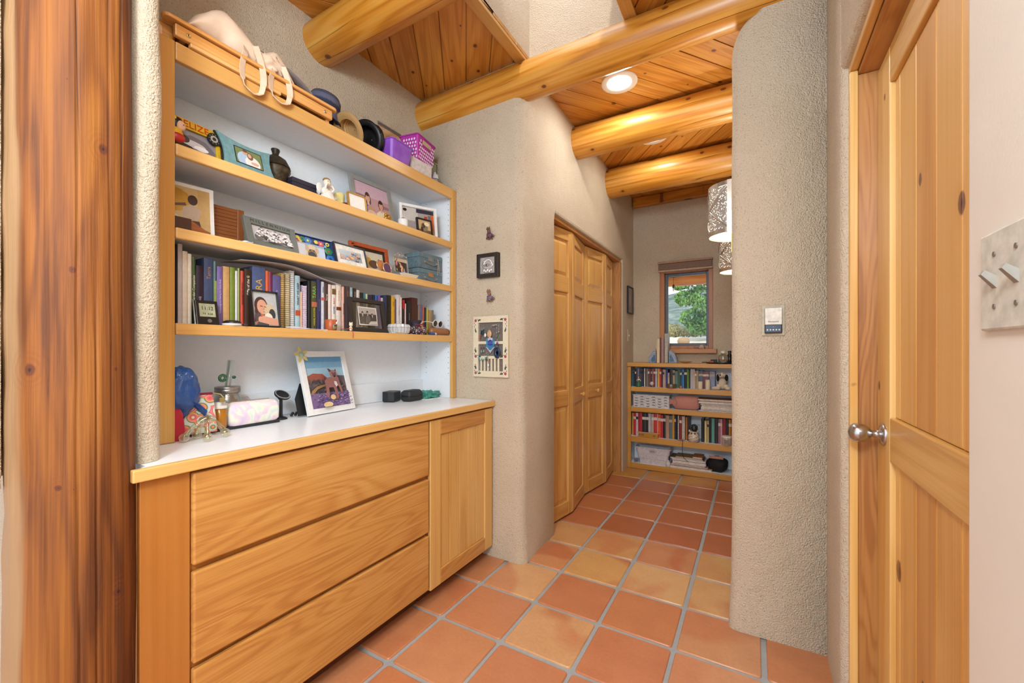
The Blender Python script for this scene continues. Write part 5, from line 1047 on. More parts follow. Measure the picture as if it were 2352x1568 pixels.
def straw(name, c1, c2, sc=70):
    b = NB(name); wv = b.n('ShaderNodeTexWave', wave_type='RINGS', rings_direction='Z'); b.l(b.co, wv.inputs['Vector']); wv.inputs['Scale'].default_value = sc; wv.inputs['Distortion'].default_value = .5
    b.bump(wv.outputs['Fac'], .6, .003); return b.done(b.ramp(wv.outputs['Fac'], [(.2, lin(c1)), (.7, lin(c2))]), .8)
M_STG = straw('grey_straw', '#7c6c68', '#a8968e'); M_STN = straw('navy_straw', '#2c2e44', '#5c5e76'); M_STT = straw('tan_straw', '#a87c48', '#cfa46a')
hat('felt_hat', 'wide black felt hat behind the canvas tote bag', (-1.715, .82, ZT+.215), (R(10), R(34), 0), .060, .115, .035, plain('#17151a', .8))
hat('straw_hat', 'mauve grey woven sun hat leaning beside the tote bag', (-1.700, 1.050, ZT+.130), (R(-33), R(8), 0), .070, .120, .05, M_STG, squ=.95)
hat('straw_hat', 'dark navy coiled straw hat with rounded crown past the tray table', (-1.745, 1.225, ZT+.112), (R(-8), R(8), R(-6)), .074, .088, .112, M_STN, taper=.93)
hat('straw_hat', 'tan straw hat with grey under brim resting on its side, right of the navy one', (-1.650, 1.300, ZT+.068), (R(-58), R(0), R(6)), .052, .082, .050, M_STT)
t = hat('black_hat', 'black hat with shiny ribbon coils left of the purple bin', (-1.67, 1.420, ZT+.090), (R(-70), R(8), R(14)), .062, .088, .05, plain('#121114', .45))
mb = MB('#17181c')
for i in range(5): mb.tube([((.066+.002*i)*math.cos(a), (.066+.002*i)*math.sin(a), .014+.008*i+.004*math.sin(3*a+i)) for a in [k*PI/10 for k in range(20)]], .0045, 6, closed=True)
mb.build('ribbon_coil', vcol(.15), t)
# bins
def tub(parent, hx0, hy0, hx1, hy1, h_, r=.02, th=.002, mat=None, rim=.005, name='bin_body', z0=0):
    ou = [rrect(hx0, hy0, z0, r), rrect(hx1, hy1, z0+h_, r), rrect(hx1+rim, hy1+rim, z0+h_, r), rrect(hx1+rim, hy1+rim, z0+h_+.006, r), rrect(hx1-th, hy1-th, z0+h_+.006, r), rrect(hx0-th, hy0-th, z0+th, r)]
    return MB().loft(ou, True, smooth=False).build(name, mat, parent)
pu = NB('purple_plastic'); M_PUR = pu.done(pu.ramp(pu.noise(pu.co, 10, 2), [(.3, lin('#8e46cc')), (.7, lin('#b070e0'))]), .15, 0, Coat_Weight=.5, Alpha=.72)
t = thing('purple_bin', 'translucent purple plastic bin filled with rolls on top of the bookcase', 'bin', (-1.640, 1.575, ZT), (0, 0, FACE+R(4)))
tub(t, .066, .050, .082, .068, .105, mat=M_PUR)
mb = MB()
for i, (x, y, z, c) in enumerate([(-.035, -.03, .02, '#c07ad0'), (-.005, -.03, .02, '#a850c0'), (.03, -.028, .02, '#8a3ab8'), (-.03, 0, .05, '#c88ad8'), (.01, -.02, .055, '#9a50c8'), (.04, 0, .06, '#b070d0'), (-.04, .02, .03, '#8a40b0')]): mb.lathe([(.016, -.012), (.018, -.01), (.018, .01), (.016, .012)], (x, y, z), (.3, 1, .2), 12, c)
mb.build('rolls_inside', vcol(.5), t)
wb = bx('white_carton', plain('#d9cfcc', .7), None, (-.085, -.06, 0), (.085, .07, .098), .002, loc=(-1.668, 1.755, ZT), rot=(0, 0, FACE)); tag(wb, 'plain white carton under the magenta basket', 'box')
M_MAG = plain('#b0309a', .4)
t = thing('magenta_basket', 'magenta plastic basket printed with white petals on the white carton', 'basket', (-1.668, 1.790, ZT+.0985), (0, 0, FACE+R(10)))
tub(t, .078, .050, .092, .060, .128, .012, mat=M_MAG, rim=.004, name='basket_body')
r6 = random.Random(2)
for nm, face in (('front_petals', 0), ('side_petals', 1)):
    mb = MB('#f0e2ee')
    for gx in range(9 if not face else 6):
        for gz in range(6):
            z = .014+gz*.0185; q = z/.128; 
            if not face:
                x = -.068+gx*.017+(gz % 2)*.008; y = -(.0506+.010*q); a = r6.uniform(-.6, .6)
                if z > .085 and abs(x) < .045: continue
                if abs(x) > .078: continue
                poly = epoly(x, z, .0045, .0068, 10, a); mb.prism(poly, y-.0012, y+.001)
            else:
                yv = -.042+gx*.017+(gz % 2)*.006
                if abs(yv) > .048: continue
                x = -(.0786+.014*q); poly = epoly(yv, z, .0045, .0068, 10, .3); n = len(poly)
                A = [(x-.0012, p[0], p[1]) for p in poly]; B = [(x+.001, p[0], p[1]) for p in poly]; mb.add(A+B, [tuple(range(n)), tuple(reversed(range(n, 2*n)))]+[(i, i+n, (i+1) % n+n, (i+1) % n) for i in range(n)])
    mb.build(nm, vcol(.5), t)
bx('handle_slot', plain('#c9b090', .8), t, (-.042, -.0625, .092), (.042, -.0585, .116), .001)
mb = MB('#9a8a80'); mb.plate([(-.09, -.004), (.03, -.012), (.03, -.009), (-.09, -.001)], .02, .055); mb.plate([(-.09, .0), (.03, -.006), (.03, -.004), (-.09, .002)], .0, .02, '#c8b8a8')
tag(mb.build('paper_bag', vcol(.4), None, (-1.72, 1.63, ZT+.150), (0, 0, FACE+R(0))), 'crinkled clear bag top sticking up behind the purple bin', 'plastic bag') if False else None
t = thing('gift_bag', 'clear zip bag with a dark seam standing behind the purple bin', 'plastic bag', (-1.755, 1.66, ZT), (0, 0, FACE)); bx('bag_sheet', clear('bag_film', (.93, .91, .87, 1)), t, (-.085, 0, 0), (.085, .004, .262)); mb = MB('#6a5f58'); mb.box((-.085, -.001, .2625), (.085, .005, .270)); mb.box((-.085, -.001, .274), (.085, .005, .280), '#8a7f76'); mb.build('zip_seam', vcol(.4), t)
gg = NB('green_clear_plastic'); M_GRN = gg.done(lin('#aebb9f'), .15, 0, Coat_Weight=.5, Alpha=.6)
t = thing('green_container', 'translucent sage green container at the right end of the bookcase top', 'container', (-1.735, 1.925, ZT+.0), (0, 0, FACE)); tub(t, .045, .045, .052, .052, .175, .012, mat=M_GRN); bx('white_contents', plain('#d8d4cc', .7), t, (-.036, -.03, .004), (.036, .03, .055), .003)
mb = MB(); mb.ell((-.01, 0, .10), (.02, .02, .03), '#b9c4b0'); mb.ell((.015, .01, .08), (.015, .02, .02), '#8f9a88'); mb.build('wrapped_item', vcol(.4), t)
t = thing('pump_bottle', 'small clear bottle with silver cap and a looped dark cord', 'bottle', (-1.640, 1.905, ZT)); MB('#c4c8cc').lathe([(.020, 0), (.021, .003), (.021, .048), (.014, .054)], n=20).build('bottle_body', vcol(.12, 0, 'b', Transmission_Weight=.5), t); MB('#d9dadc').lathe([(.022, .0545), (.022, .078), (.010, .080), (.007, .085), (.007, .095), (.001, .097)], n=20).build('cap', vcol(.3, .3, 'c'), t)
MB('#3f474c').tube([(0, .02, .066), (.008, .04, .03), (.012, .07, .012), (.008, .10, .014), (.0, .115, .03), (-.01, .10, .045)], .0016, 6).build('cord', vcol(.5), t)
# ------------------------------------------------------------------ pillar decorations
PY = 2.002
for i, (x, z, body) in enumerate(((-1.304, 1.815, '#6a4634'), (-1.302, 1.458, '#8a6450'))):
    t = thing('wall_figurine', ['upper small clay animal figurine wearing purple beads on the plaster pillar', 'lower small clay animal figurine wearing blue beads between the square frame and the earring rack'][i], 'figurine', (x, PY, z))
    mb = MB(body); mb.ell((0, -.016, .022), (.020, .014, .015)); mb.ell((-.004, -.018, .044), (.010, .009, .014)); mb.ell((-.007, -.022, .058), (.011, .009, .009)); mb.ell((-.013, -.02, .066), (.003, .003, .006)); mb.ell((.001, -.02, .066), (.003, .003, .006))
    for dx in (-.012, .010): mb.cyl((dx, -.022, .014), (dx-.002, -.026, 0), .005, .004, 8); mb.cyl((dx, -.010, .014), (dx+.004, -.008, 0), .005, .004, 8)
    mb.ell((.022, -.014, .018), (.008, .005, .007)); mb.build('body', vcol(.6), t)
    mb = MB(); r8 = random.Random(i)
    for k in range(26): a = r8.uniform(0, 2*PI); mb.ell((.004-.020*math.cos(a)*.9, -.022-.008*abs(math.sin(a)), .022+.012*math.sin(a)), (.0032, .0032, .0032), r8.choice([['#5a3a8a', '#7a4aa0', '#3a3a8a'], ['#2f5aa0', '#3a6ab8', '#a0a8c8']][i]), n=6)
    mb.build('beads', vcol(.3), t)['kind'] = 'stuff'
t = thing('relief_frame', 'small square black box frame holding a silver embossed eye relief', 'picture frame', (-1.3125, PY-.032, 1.597))
W = .0715; mb = MB(); bwd = .021; H_ = .136
mb.box((-W, 0, 0), (-W+bwd, .031, H_)); mb.box((W-bwd, 0, 0), (W, .031, H_)); mb.box((-W+bwd, 0, 0), (W-bwd, .031, bwd)); mb.box((-W+bwd, 0, H_-bwd), (W-bwd, .031, H_)); mb.build('frame_border', plain('#2a221c', .45), t, bevel=.001)
bx('inner_panel', plain('#b9b4ae', .4, .3), t, (-W+bwd, .008, bwd), (W-bwd, .012, H_-bwd))
mb = MB('#e4e2e0')
for i in range(9): a = PI*(.05+.9*i/8); mb.ell((.026*math.cos(a), .005, .074+.026*math.sin(a)), (.008, .004, .008), n=8)
mb.ell((0, .006, .07), (.040, .004, .024)); mb.ell((0, .002, .068), (.026, .003, .009), '#c4c2c0'); mb.ell((0, -.001, .068), (.008, .003, .008), '#8a8886')
for i in range(5): mb.ell((-.024+.012*i, .005, .040-.006*(i % 2)), (.009, .005, .011), n=8)
mb.build('embossed_eye', vcol(.25, .7, 'eye'), t)
# earring rack
t = thing('earring_rack', 'cream wooden earring rack painted with roses and leaves on the plaster pillar', 'jewellery rack', (-1.297, PY-.020, 1.027))
W, H_ = .118, .348; bwd = .034
mb = MB('#ded1b4')
mb.box((-W, 0, 0), (-W+bwd, .019, H_)); mb.box((W-bwd, 0, 0), (W, .019, H_)); mb.box((-W+bwd, 0, 0), (W-bwd, .019, .034)); mb.box((-W+bwd, 0, H_-.036), (W-bwd, .019, H_)); mb.box((-W+bwd, 0, .188), (W-bwd, .019, .204)); mb.box((-W+bwd, 0, .104), (W-bwd, .019, .120)); mb.build('rack_frame', vcol(.7), t)
bx('mesh_back', plain('#6f6660', .7), t, (-W+bwd, .012, .034), (W-bwd, .015, H_-.036))
for i in range(6): bx('slat', vcol(.7), t, (-.078+.0235*i+.008, .002, .0345), (-.078+.0235*i+.0185, .010, .1035), col='#ded1b4')
mb = MB()
for (x, z) in ((-.101, .325), (.101, .325), (-.101, .118), (.101, .118), (-.101, .022), (.101, .022)):
    s1 = 1 if x < 0 else -1
    mb.prism(epoly(x, z, .0075, .0085, 12), -.0015, .0005, '#94384a'); mb.prism(epoly(x+.002, z+.002, .004, .004, 8), -.002, 0, '#b8606a')
    s2 = -1 if z > .2 else 1
    mb.prism(epoly(x+s1*.026, z-.002*s2, .011, .0045, 10, .2), -.0015, .0005, '#3d4f42')
    mb.prism(epoly(x, z+(.032 if z < .3 else -.06), .0045, .011, 10, .3*s1), -.0015, .0005, '#3d4f42')
    for k in range(4): mb.prism(epoly(x+s1*(-.008+.006*(k % 2)), z+s2*(.014+.011*k), .0022, .0032, 8), -.0015, .0005, ['#7c4a40', '#2f3a34'][k % 2])
    for k in range(3): mb.prism(epoly(x+s1*(.012+.007*k), z+.006-(k % 2)*.01, .002, .0028, 8), -.0015, .0005, ['#2f3a34', '#7c4a40'][k % 2])
mb.build('painted_flowers', vcol(.6), t)
JY = PY-.026; JX = -1.297; JZ = 1.027
def jewel(name, label, cat, x, z, parts, grp=None):
    t = thing(name, label, cat, (JX+x, JY, JZ+z))
    for nm, mb_, mt in parts: mb_.build(nm, mt, t)
MET = plain('#c9c4bc', .25, .9)
jewel('pendant_earring', 'large earring with long blue and white beaded fringe on the rack', 'earring', .005, .24, [('hook', MB().tube([(0, 0, 0), (0, -.004, .008), (0, .004, .012)], .0008, 5), MET)])
tt = bpy.data.objects[[o.name for o in bpy.data.objects if o.name.startswith('pendant_earring')][0]]
mb = MB()
for i in range(9):
    x = -.026+.0065*i; top_ = -.015-.008*abs(i-4)*.35; ln = .052+.042*(1-abs(i-4)/4)
    n_ = int(ln/.005)
    for k in range(n_):
        d = k/n_; c = '#e8e4ec' if (k < 3 and abs(i-4) < 3) or d > .82 else ('#1f3fb8' if d < .55 and abs(i-4) < 3 else '#3a9ac8')
        mb.ell((x, -.002, top_-k*.005), (.0028, .0022, .0027), c, n=6)
mb.build('bead_fringe', vcol(.25), tt)
jewel('egg_pendant', 'polished tan egg shaped stone pendant at the top of the rack', 'pendant', -.002, .225, [('stone', MB('#c9a27a').lathe([(.002, -.001), (.010, .004), (.0165, .015), (.015, .028), (.008, .040), (.002, .044)], n=18, sq=.45), vcol(.2)), ('bail', MB().tube([(0, 0, .043), (0, -.003, .048), (0, .002, .052)], .001, 5), MET)])
jewel('ring_earring', 'round dark navy disc earring with a hole at the lower right of the rack', 'earring', .052, .138, [('disc', MB('#20304c').loft([[(.0135*math.cos(a)*s_+0*k, -.003-.0035*k, .021*math.sin(a)*s_) for a in [i*PI/12 for i in range(24)]] for s_, k in ((1, 0), (1.5, 0), (1.5, 1), (1, 1), (.5, .6), (.45, 0))]), vcol(.3)), ('hook', MB().tube([(0, 0, .032), (0, -.003, .042), (0, .003, .046)], .0008, 5), MET)])
mb = MB()
for i in range(20): a = PI+PI*i/19; mb.ell((.028*math.cos(a), -.004-.002*(i % 2), .018*math.sin(a)), (.0042, .004, .0042), ['#3aa8a8', '#e8e4dc', '#2f8a9a'][i % 3], n=7)
jewel('turquoise_bracelet', 'turquoise and white beaded bracelet looped at the lower left of the rack', 'bracelet', -.048, .118, [('beads', mb, vcol(.3))])
def drop(c1, c2, ln, s_=1.0):
    mb = MB(); mb.tube([(0, 0, 0), (0, -.003, .008), (0, .003, .011)], .0008, 5, '#c9c4bc'); mb.tube([(0, -.001, 0), (0, -.001, -ln)], .0007, 5, '#8a8478')
    mb.ell((0, -.002, -ln*.5), (.0035*s_, .002, .005*s_), c1, n=8); mb.ell((0, -.002, -ln), (.006*s_, .003, .008*s_), c2, n=10); return mb
for (nm, lab, x, z, c1, c2, ln, sz) in (('drop_earring', 'dark teal cluster earring at the upper left of the rack', -.052, .268, '#3a5a60', '#1f3a40', .014, 1.6), ('drop_earring', 'second dark teal cluster earring just right of the first', -.040, .272, '#3a5a60', '#24464c', .012, 1.5), ('drop_earring', 'coral red dangling earring below the teal cluster', -.064, .250, '#c05040', '#a83a34', .022, 1.0), ('drop_earring', 'white tag earring left of the egg pendant', -.030, .252, '#e8e4e0', '#ece8e4', .014, 1.3), ('drop_earring', 'long slim earring with black bead hanging left on the middle rail', -.056, .185, '#2a2a30', '#8a9aa0', .040, .9), ('drop_earring', 'twin long slim earring right of the first on the middle rail', -.040, .185, '#2a2a30', '#8a9aa0', .038, .9), ('drop_earring', 'small purple flower earring on the middle rail at right', .052, .205, '#8a7a9a', '#5a3a7a', .016, 1.2), ('drop_earring', 'thin silver earring with green stone at the upper right of the rack', .048, .272, '#b8b4b0', '#4a8a7a', .040, .8), ('drop_earring', 'fine silver chain earring at the far upper right', .062, .285, '#b8b4b0', '#c0a070', .028, .7), ('drop_earring', 'brass and white tassel earring hanging over the lower slats', -.010, .122, '#b08a50', '#e8e4e0', .055, 1.1), ('drop_earring', 'thin brown feather earring beside the tassel earring', -.018, .130, '#8a6a4a', '#6a4a34', .030, 1.0)):
    o = drop(c1, c2, ln, sz).build(nm, vcol(.3, .2, 'j'), None, (JX+x, JY, JZ+z)); tag(o, lab, 'earring')
o = MB('#d9d5d0').tube([(-.016, 0, 0), (-.006, -.003, .008), (.004, -.002, .002), (.014, -.003, .008), (.020, 0, .004)], .002, 6).ell((.0, -.002, .004), (.010, .002, .005)).build('silver_brooch', vcol(.25, .8, 'br'), None, (JX+.028, JY, JZ+.290)); tag(o, 'silver leaf brooch at the top centre of the rack', 'brooch')
# thermostat
t = thing('thermostat', 'wall thermostat with a beige cover over a black button strip', 'thermostat', (.070, 1.992, 1.243))
bx('wall_plate', plain('#b9ad94', .5), t, (-.040, -.006, -.004), (.040, 0, .120), .002); bx('control_body', plain('#16181a', .3), t, (-.030, -.024, .006), (.030, -.0062, .108), .003); bx('cover', plain('#ded6c8', .4), t, (-.029, -.0275, .040), (.029, -.0242, .107), .001)
text('lettering', 'Honeywell', .0085, plain('#3a3632', .5), t, (0, -.0280, .052)); bx('display', plain('#22324a', .2), t, (-.026, -.0252, .010), (.026, -.0242, .036))
for i in range(5): MB('#c9d0d8').lathe([(.003, 0), (.003, .001)], (-.020+.010*i, -.0253, .019), (0, -1, 0), 12).build('button', vcol(.4), t)
MB('#c87a3a').lathe([(.0015, 0), (.0015, .001)], (0, -.0253, .031), (0, -1, 0), 10).build('indicator', vcol(.4), t)
# triple switch on the near right wall
t = thing('light_switch', 'cream double toggle switch plate on the near right wall', 'light switch', (.2438, .665, 1.203), (0, 0, -PI/2))
bx('plate', plain('#c4bfb2', .5), t, (-.058, -.005, 0), (.058, 0, .114), .0025)
for x in (-.023, .023): MB('#8f897e').loft([[(x-.005, -.005, .048), (x+.005, -.005, .048), (x+.005, -.005, .062), (x-.005, -.005, .062)], [(x-.0035, -.017, .064), (x+.0035, -.017, .064), (x+.0035, -.014, .069), (x-.0035, -.014, .069)]], smooth=False).build('toggle', vcol(.4), t)
for x in (-.023, .023):
    for z in (.027, .087): MB('#8a8074').lathe([(.003, 0), (.003, .001)], (x, -.0051, z), (0, -1, 0), 12).build('screw', vcol(.4, .5, 's'), t)
# ------------------------------------------------------------------ hall: sconces, small frame, switch
pn = NB('punched_tin'); vp = pn.n('ShaderNodeTexVoronoi'); pn.l(pn.co, vp.inputs['Vector']); vp.inputs['Scale'].default_value = 110
ho = pn.math('LESS_THAN', vp.outputs['Distance'], .30); pn.bump(pn.noise(pn.co, 80, 3), .5, .003)
pn.done(lin('#b5b0aa'), .4, .6); trn = pn.n('ShaderNodeEmission'); trn.inputs[0].default_value = (1, .9, .7, 1); trn.inputs[1].default_value = .8; mx_ = pn.n('ShaderNodeMixShader'); pn.l(ho, mx_.inputs[0]); pn.l(pn.b.outputs[0], mx_.inputs[1]); pn.l(trn.outputs[0], mx_.inputs[2]); pn.l(mx_.outputs[0], pn.t.nodes['Material Output'].inputs[0]); M_TIN = pn.m
M_TINP = plain('#bdb5ac', .3, .8)
for i, (y, zb) in enumerate(((2.415, 1.765), (3.22, 1.715))):
    t = thing('wall_sconce', ['nearer half round punched tin wall sconce, lit, above the hall end', 'farther half round punched tin wall sconce, smaller, beside the window'][i], 'wall light', (-.0815, y, zb))
    hh = .255 if i == 0 else .228; r_ = .122; n = 20
    def hr(r, z): return [(-r*math.sin(PI*k/n), -r*.95*math.cos(PI*k/n), z) for k in range(n+1)]
    def half(name, r0, r1, z0, z1, mat):
        a, b_, c_, d_ = hr(r1, z0), hr(r1, z1), hr(r0, z1), hr(r0, z0); mb = MB(); m_ = n+1; vs = a+b_+c_+d_; fs = []
        for s1 in range(4):
            for k in range(n): fs.append((s1*m_+k, s1*m_+k+1, ((s1+1) % 4)*m_+k+1, ((s1+1) % 4)*m_+k))
        fs += [(0, m_, 2*m_, 3*m_), (n, m_+n, 2*m_+n, 3*m_+n)]
        return mb.add(vs, fs, None, False).build(name, mat, t)
    half('punched_shade', r_-.002, r_, .022, hh-.022, M_TIN); half('lower_rim', r_-.002, r_+.0025, 0, .0215, M_TINP); half('upper_rim', r_-.002, r_+.0025, hh-.0215, hh, M_TINP)
    mb = MB(); nn = 3
    for k in range(nn):
        for (zz0, zz1) in ((.022, hh/2), (hh/2, hh-.022)):
            q0, q1 = (.06+.9*k/nn), (.06+.9*(k+1)/nn); pp_ = []
            for s1 in range(9):
                q = q0+(q1-q0)*s1/8; a = PI*q; zz = zz0+(zz1-zz0)*(s1/8 if zz0 < .1 else 1-s1/8); pp_.append((-(r_+.002)*math.sin(a), -(r_+.002)*.95*math.cos(a), zz))
            mb.tube(pp_, .0045, 5)
    mb.build('chevron_bands', M_TINP, t)
    bx('side_strip', M_TINP, t, (-.03, -r_*.95-.004, 0), (0, -r_*.95+.004, hh)); bx('wall_strap', plain('#a88848', .35, .7), t, (-.012, -.10, -.10), (0, -.085, -.002))
    bl = NB('sconce_bulb'); bl.b.inputs['Emission Color'].default_value = (1, .88, .68, 1); bl.b.inputs['Emission Strength'].default_value = 12; bl.done((1, 1, 1, 1)); MB().ell((-.045, 0, hh*.4), (.022, .022, .03)).build('bulb', bl.m, t)
    lamp('sconce_lamp', 'POINT', (-.0815-.055, y, zb+hh*.62), (0, 0, 0), 6.5 if i == 0 else 5, (1, .98, .90), shadow_soft_size=.03)
frame('hall_frame', 'narrow dark framed print on the hall wall left of the window', 0, 0, .20, .275, .010, BLKF, [('r', 0, 0, 1, 1, '#8a6a5c'), ('r', .1, .08, .9, .92, '#7a5a4e'), ('e', .5, .5, .2, .25, '#94766a')], loc=(-1.1005, 4.285, 1.555), rot=(0, 0, FACE), stand=False, depth=.018)
bpy.data.objects['hall_frame'].location.x += .0195
t = thing('light_switch', 'pale switch plate on the hall wall above the low bookcase', 'light switch', (-1.1015, 4.25, 1.27), (0, 0, FACE)); bx('plate', plain('#cbbfae', .4), t, (-.036, -.006, 0), (.036, 0, .118), .002); MB('#ddd2c2').box((-.005, -.014, .050), (.005, -.0062, .068)).build('toggle', vcol(.4), t)
# ------------------------------------------------------------------ low bookcase under the window
YB = 4.20
lb = thing('low_bookcase', 'low honey wood bookcase with white shelves under the hall window', 'bookcase', (0, 0, 0))
BX0, BX1 = -1.098, -.084; I0 = -1.062
bx('stile', M_EDGEX, lb, (BX0, YB, .002), (I0-.001, YB+.02, 1.012), .003)
bx('top', M_EDGEX, lb, (BX0-.0, YB-.012, 1.017), (BX1, 4.448, 1.055), .003)
bx('back_panel', M_WHITE, lb, (BX0, 4.436, .02), (BX1, 4.447, 1.015)); bx('side_panel', M_WHITE, lb, (BX0, YB+.021, .02), (BX0+.018, 4.435, 1.015)); bx('side_panel', M_WHITE, lb, (BX1-.018, YB+.021, .02), (BX1, 4.435, 1.015))
bx('toe_kick', plain('#5a2e12', .7), lb, (BX0, YB+.03, .001), (BX1, YB+.05, .018))
ROW = [.815, .612, .318, .052]
for zt, th in zip(ROW, (.046, .046, .054, .050)):
    s_ = bx('shelf', M_WHITE, lb, (BX0+.0185, YB+.021, zt-.02), (BX1-.0185, 4.435, zt)); bx('shelf_edge', M_EDGEX, s_, (I0, YB, zt-th), (BX1, YB+.0205, zt), .003)
def px7(p): return 1400+p/4.75
def bk(p, y=4.235): return at(px7(p), 900, Y=y).x
def bkz(p, tp, y=4.235): return at(px7(p), 800+tp/4.75, Y=y).z
NAMES = {}
def cname(h):
    r_, g_, b_ = [int(h[i:i+2], 16) for i in (1, 3, 5)]; mx, mn = max(r_, g_, b_), min(r_, g_, b_)
    if mx < 60: return 'black'
    if mx-mn < 28: return 'white' if mx > 205 else 'grey' if mx > 90 else 'dark grey'
    if b_ >= mx and b_ > r_+8: return 'blue' if b_ > g_+20 else 'teal'
    if g_ >= mx: return 'green' if g_ > b_+15 else 'teal'
    if g_ > r_*.72: return 'yellow' if b_ < .55*r_ else 'cream'
    if r_ > 150 and g_ < 95: return 'orange' if g_ > 75 and b_ < 60 else 'red'
    if mx < 130: return 'maroon' if r_ > g_*1.6 else 'brown'
    return 'pinkish' if b_ > .75*g_ and r_ > 170 else 'tan'
ORD = ['first', 'second', 'third', 'fourth', 'fifth', 'sixth', 'seventh', 'eighth', 'ninth', 'tenth', 'eleventh', 'twelfth', 'thirteenth', 'fourteenth', 'fifteenth', 'sixteenth', 'seventeenth', 'eighteenth', 'nineteenth', 'twentieth', 'twenty-first', 'twenty-second', 'twenty-third', 'twenty-fourth', 'twenty-fifth', 'twenty-sixth', 'twenty-seventh', 'twenty-eighth', 'twenty-ninth', 'thirtieth', 'thirty-first', 'thirty-second', 'thirty-third', 'thirty-fourth', 'thirty-fifth', 'thirty-sixth', 'thirty-seventh', 'thirty-eighth', 'thirty-ninth', 'fortieth', 'forty-first', 'forty-second', 'forty-third', 'forty-fourth', 'forty-fifth']
def row(lst, z, rowname, group, y=4.235, dep=.13):
    prev = None
    for i, e in enumerate(lst):
        p0, p1, tp, col = e[:4]; x0, x1 = bk(p0, y), bk(p1, y); h_ = bkz((p0+p1)/2, tp, y)-z
        c = cname(col); w_ = 'thin' if x1-x0 < .013 else 'thick' if x1-x0 > .028 else 'medium'
        lab = f'{w_} {c} book, {ORD[i]} from left in {rowname}' + (f', beside a {prev} one' if prev else '')
        pr = e[4] if len(e) > 4 else {}
        tones = rnd.choice(['#d8ccb8', '#2a2422', '#b8a888', '#e0d8d0'])
        op = dict(stripe=(tones, .72, .84)) if (x1-x0 > .012 and rnd.random() < .6 and not pr) else {}
        book(lab, (x0+x1)/2, y, z, max(.003, x1-x0-.0006), h_, dep, col, rz=0, group=group, **{**op, **pr}); prev = c
row([(238, 250, 264, '#2f6b4a'), (250, 262, 264, '#3a5a8a'), (262, 276, 266, '#22304f'), (276, 292, 222, '#1d1d22'), (292, 308, 216, '#6b4a4a'), (308, 324, 216, '#7a8fb0'), (324, 345, 216, '#5a3038'), (345, 362, 217, '#2f4560'), (362, 376, 218, '#23262e'), (376, 390, 217, '#c9c4c4'), (390, 402, 218, '#5a4a3a'), (402, 418, 218, '#8a8078'), (418, 436, 219, '#6a5a50'), (436, 450, 219, '#7a3a40'), (450, 466, 220, '#3c3c44'), (466, 482, 220, '#b06a60'), (482, 498, 220, '#7e2a30'), (498, 520, 219, '#a9b0c0'), (524, 546, 220, '#e0a52a'), (546, 566, 222, '#b8242c'), (566, 582, 224, '#2a2a2e'), (582, 598, 228, '#c9a59a'), (598, 612, 232, '#c8b0a0'), (612, 636, 228, '#2c3a8a'), (636, 654, 265, '#c8b48a'), (654, 690, 228, '#2a2422'), (690, 712, 236, '#b09a80'), (712, 744, 246, '#5f7a72'), (744, 768, 235, '#40604f'), (768, 790, 232, '#2a4a4a'), (790, 815, 226, '#2f7ab5'), (815, 846, 228, '#15181f'), (846, 864, 228, '#6f9a3a'), (864, 882, 234, '#2a3a2a'), (882, 912, 226, '#b8aeb4'), (912, 932, 226, '#c9b8ac'), (932, 950, 245, '#a58f78'), (950, 970, 240, '#b49a70'), (972, 1018, 246, '#4f6478'), (1018, 1086, 250, '#7a4a4a'), (1090, 1150, 252, '#8a90a8')], ROW[0]+.0005, 'low bookcase top row', 'books in the top row of the low bookcase', y=4.262)
row([(247, 262, 702, '#c09a3a'), (262, 290, 702, '#c5203a'), (290, 312, 703, '#cfc0c8'), (312, 356, 702, '#b01c28'), (356, 402, 706, '#2a2422'), (402, 424, 708, '#1c1c1c'), (424, 446, 707, '#c9c0b8'), (446, 458, 710, '#a8a0b0'), (458, 482, 712, '#c0a890'), (482, 522, 710, '#c9302a'), (522, 531, 712, '#e0d0c0'), (531, 558, 718, '#d85520'), (558, 584, 725, '#b82830'), (584, 612, 724, '#16181c'), (612, 650, 730, '#b08a70'), (650, 684, 736, '#5a6a70'), (684, 708, 722, '#c08a20'), (708, 724, 726, '#2a3a5a'), (724, 742, 728, '#141414'), (743, 758, 732, '#c8c0c0', dict(spiral='#8a8684')), (762, 788, 742, '#8c1f24'), (788, 824, 742, '#a06a70', dict(spiral='#c8c0c0')), (830, 850, 750, '#b06a30'), (850, 872, 752, '#2a2a30'), (1000, 1030, 770, '#1e1a1c'), (1036, 1060, 790, '#d8c88a'), (1064, 1084, 790, '#c8b070'), (1084, 1112, 766, '#1a1a1a'), (1112, 1146, 764, '#5f9a90'), (1146, 1186, 766, '#241a1a'), (1186, 1210, 770, '#9a6a70'), (1210, 1230, 770, '#c8a0a8'), (1230, 1270, 768, '#8a1a24'), (1270, 1300, 770, '#1a1a2a'), (1300, 1325, 776, '#b07a20'), (1325, 1345, 776, '#8a1a1a'), (1345, 1362, 778, '#3a4a6a')], ROW[2]+.0005, 'low bookcase third row', 'books in the third row of the low bookcase', y=4.262)
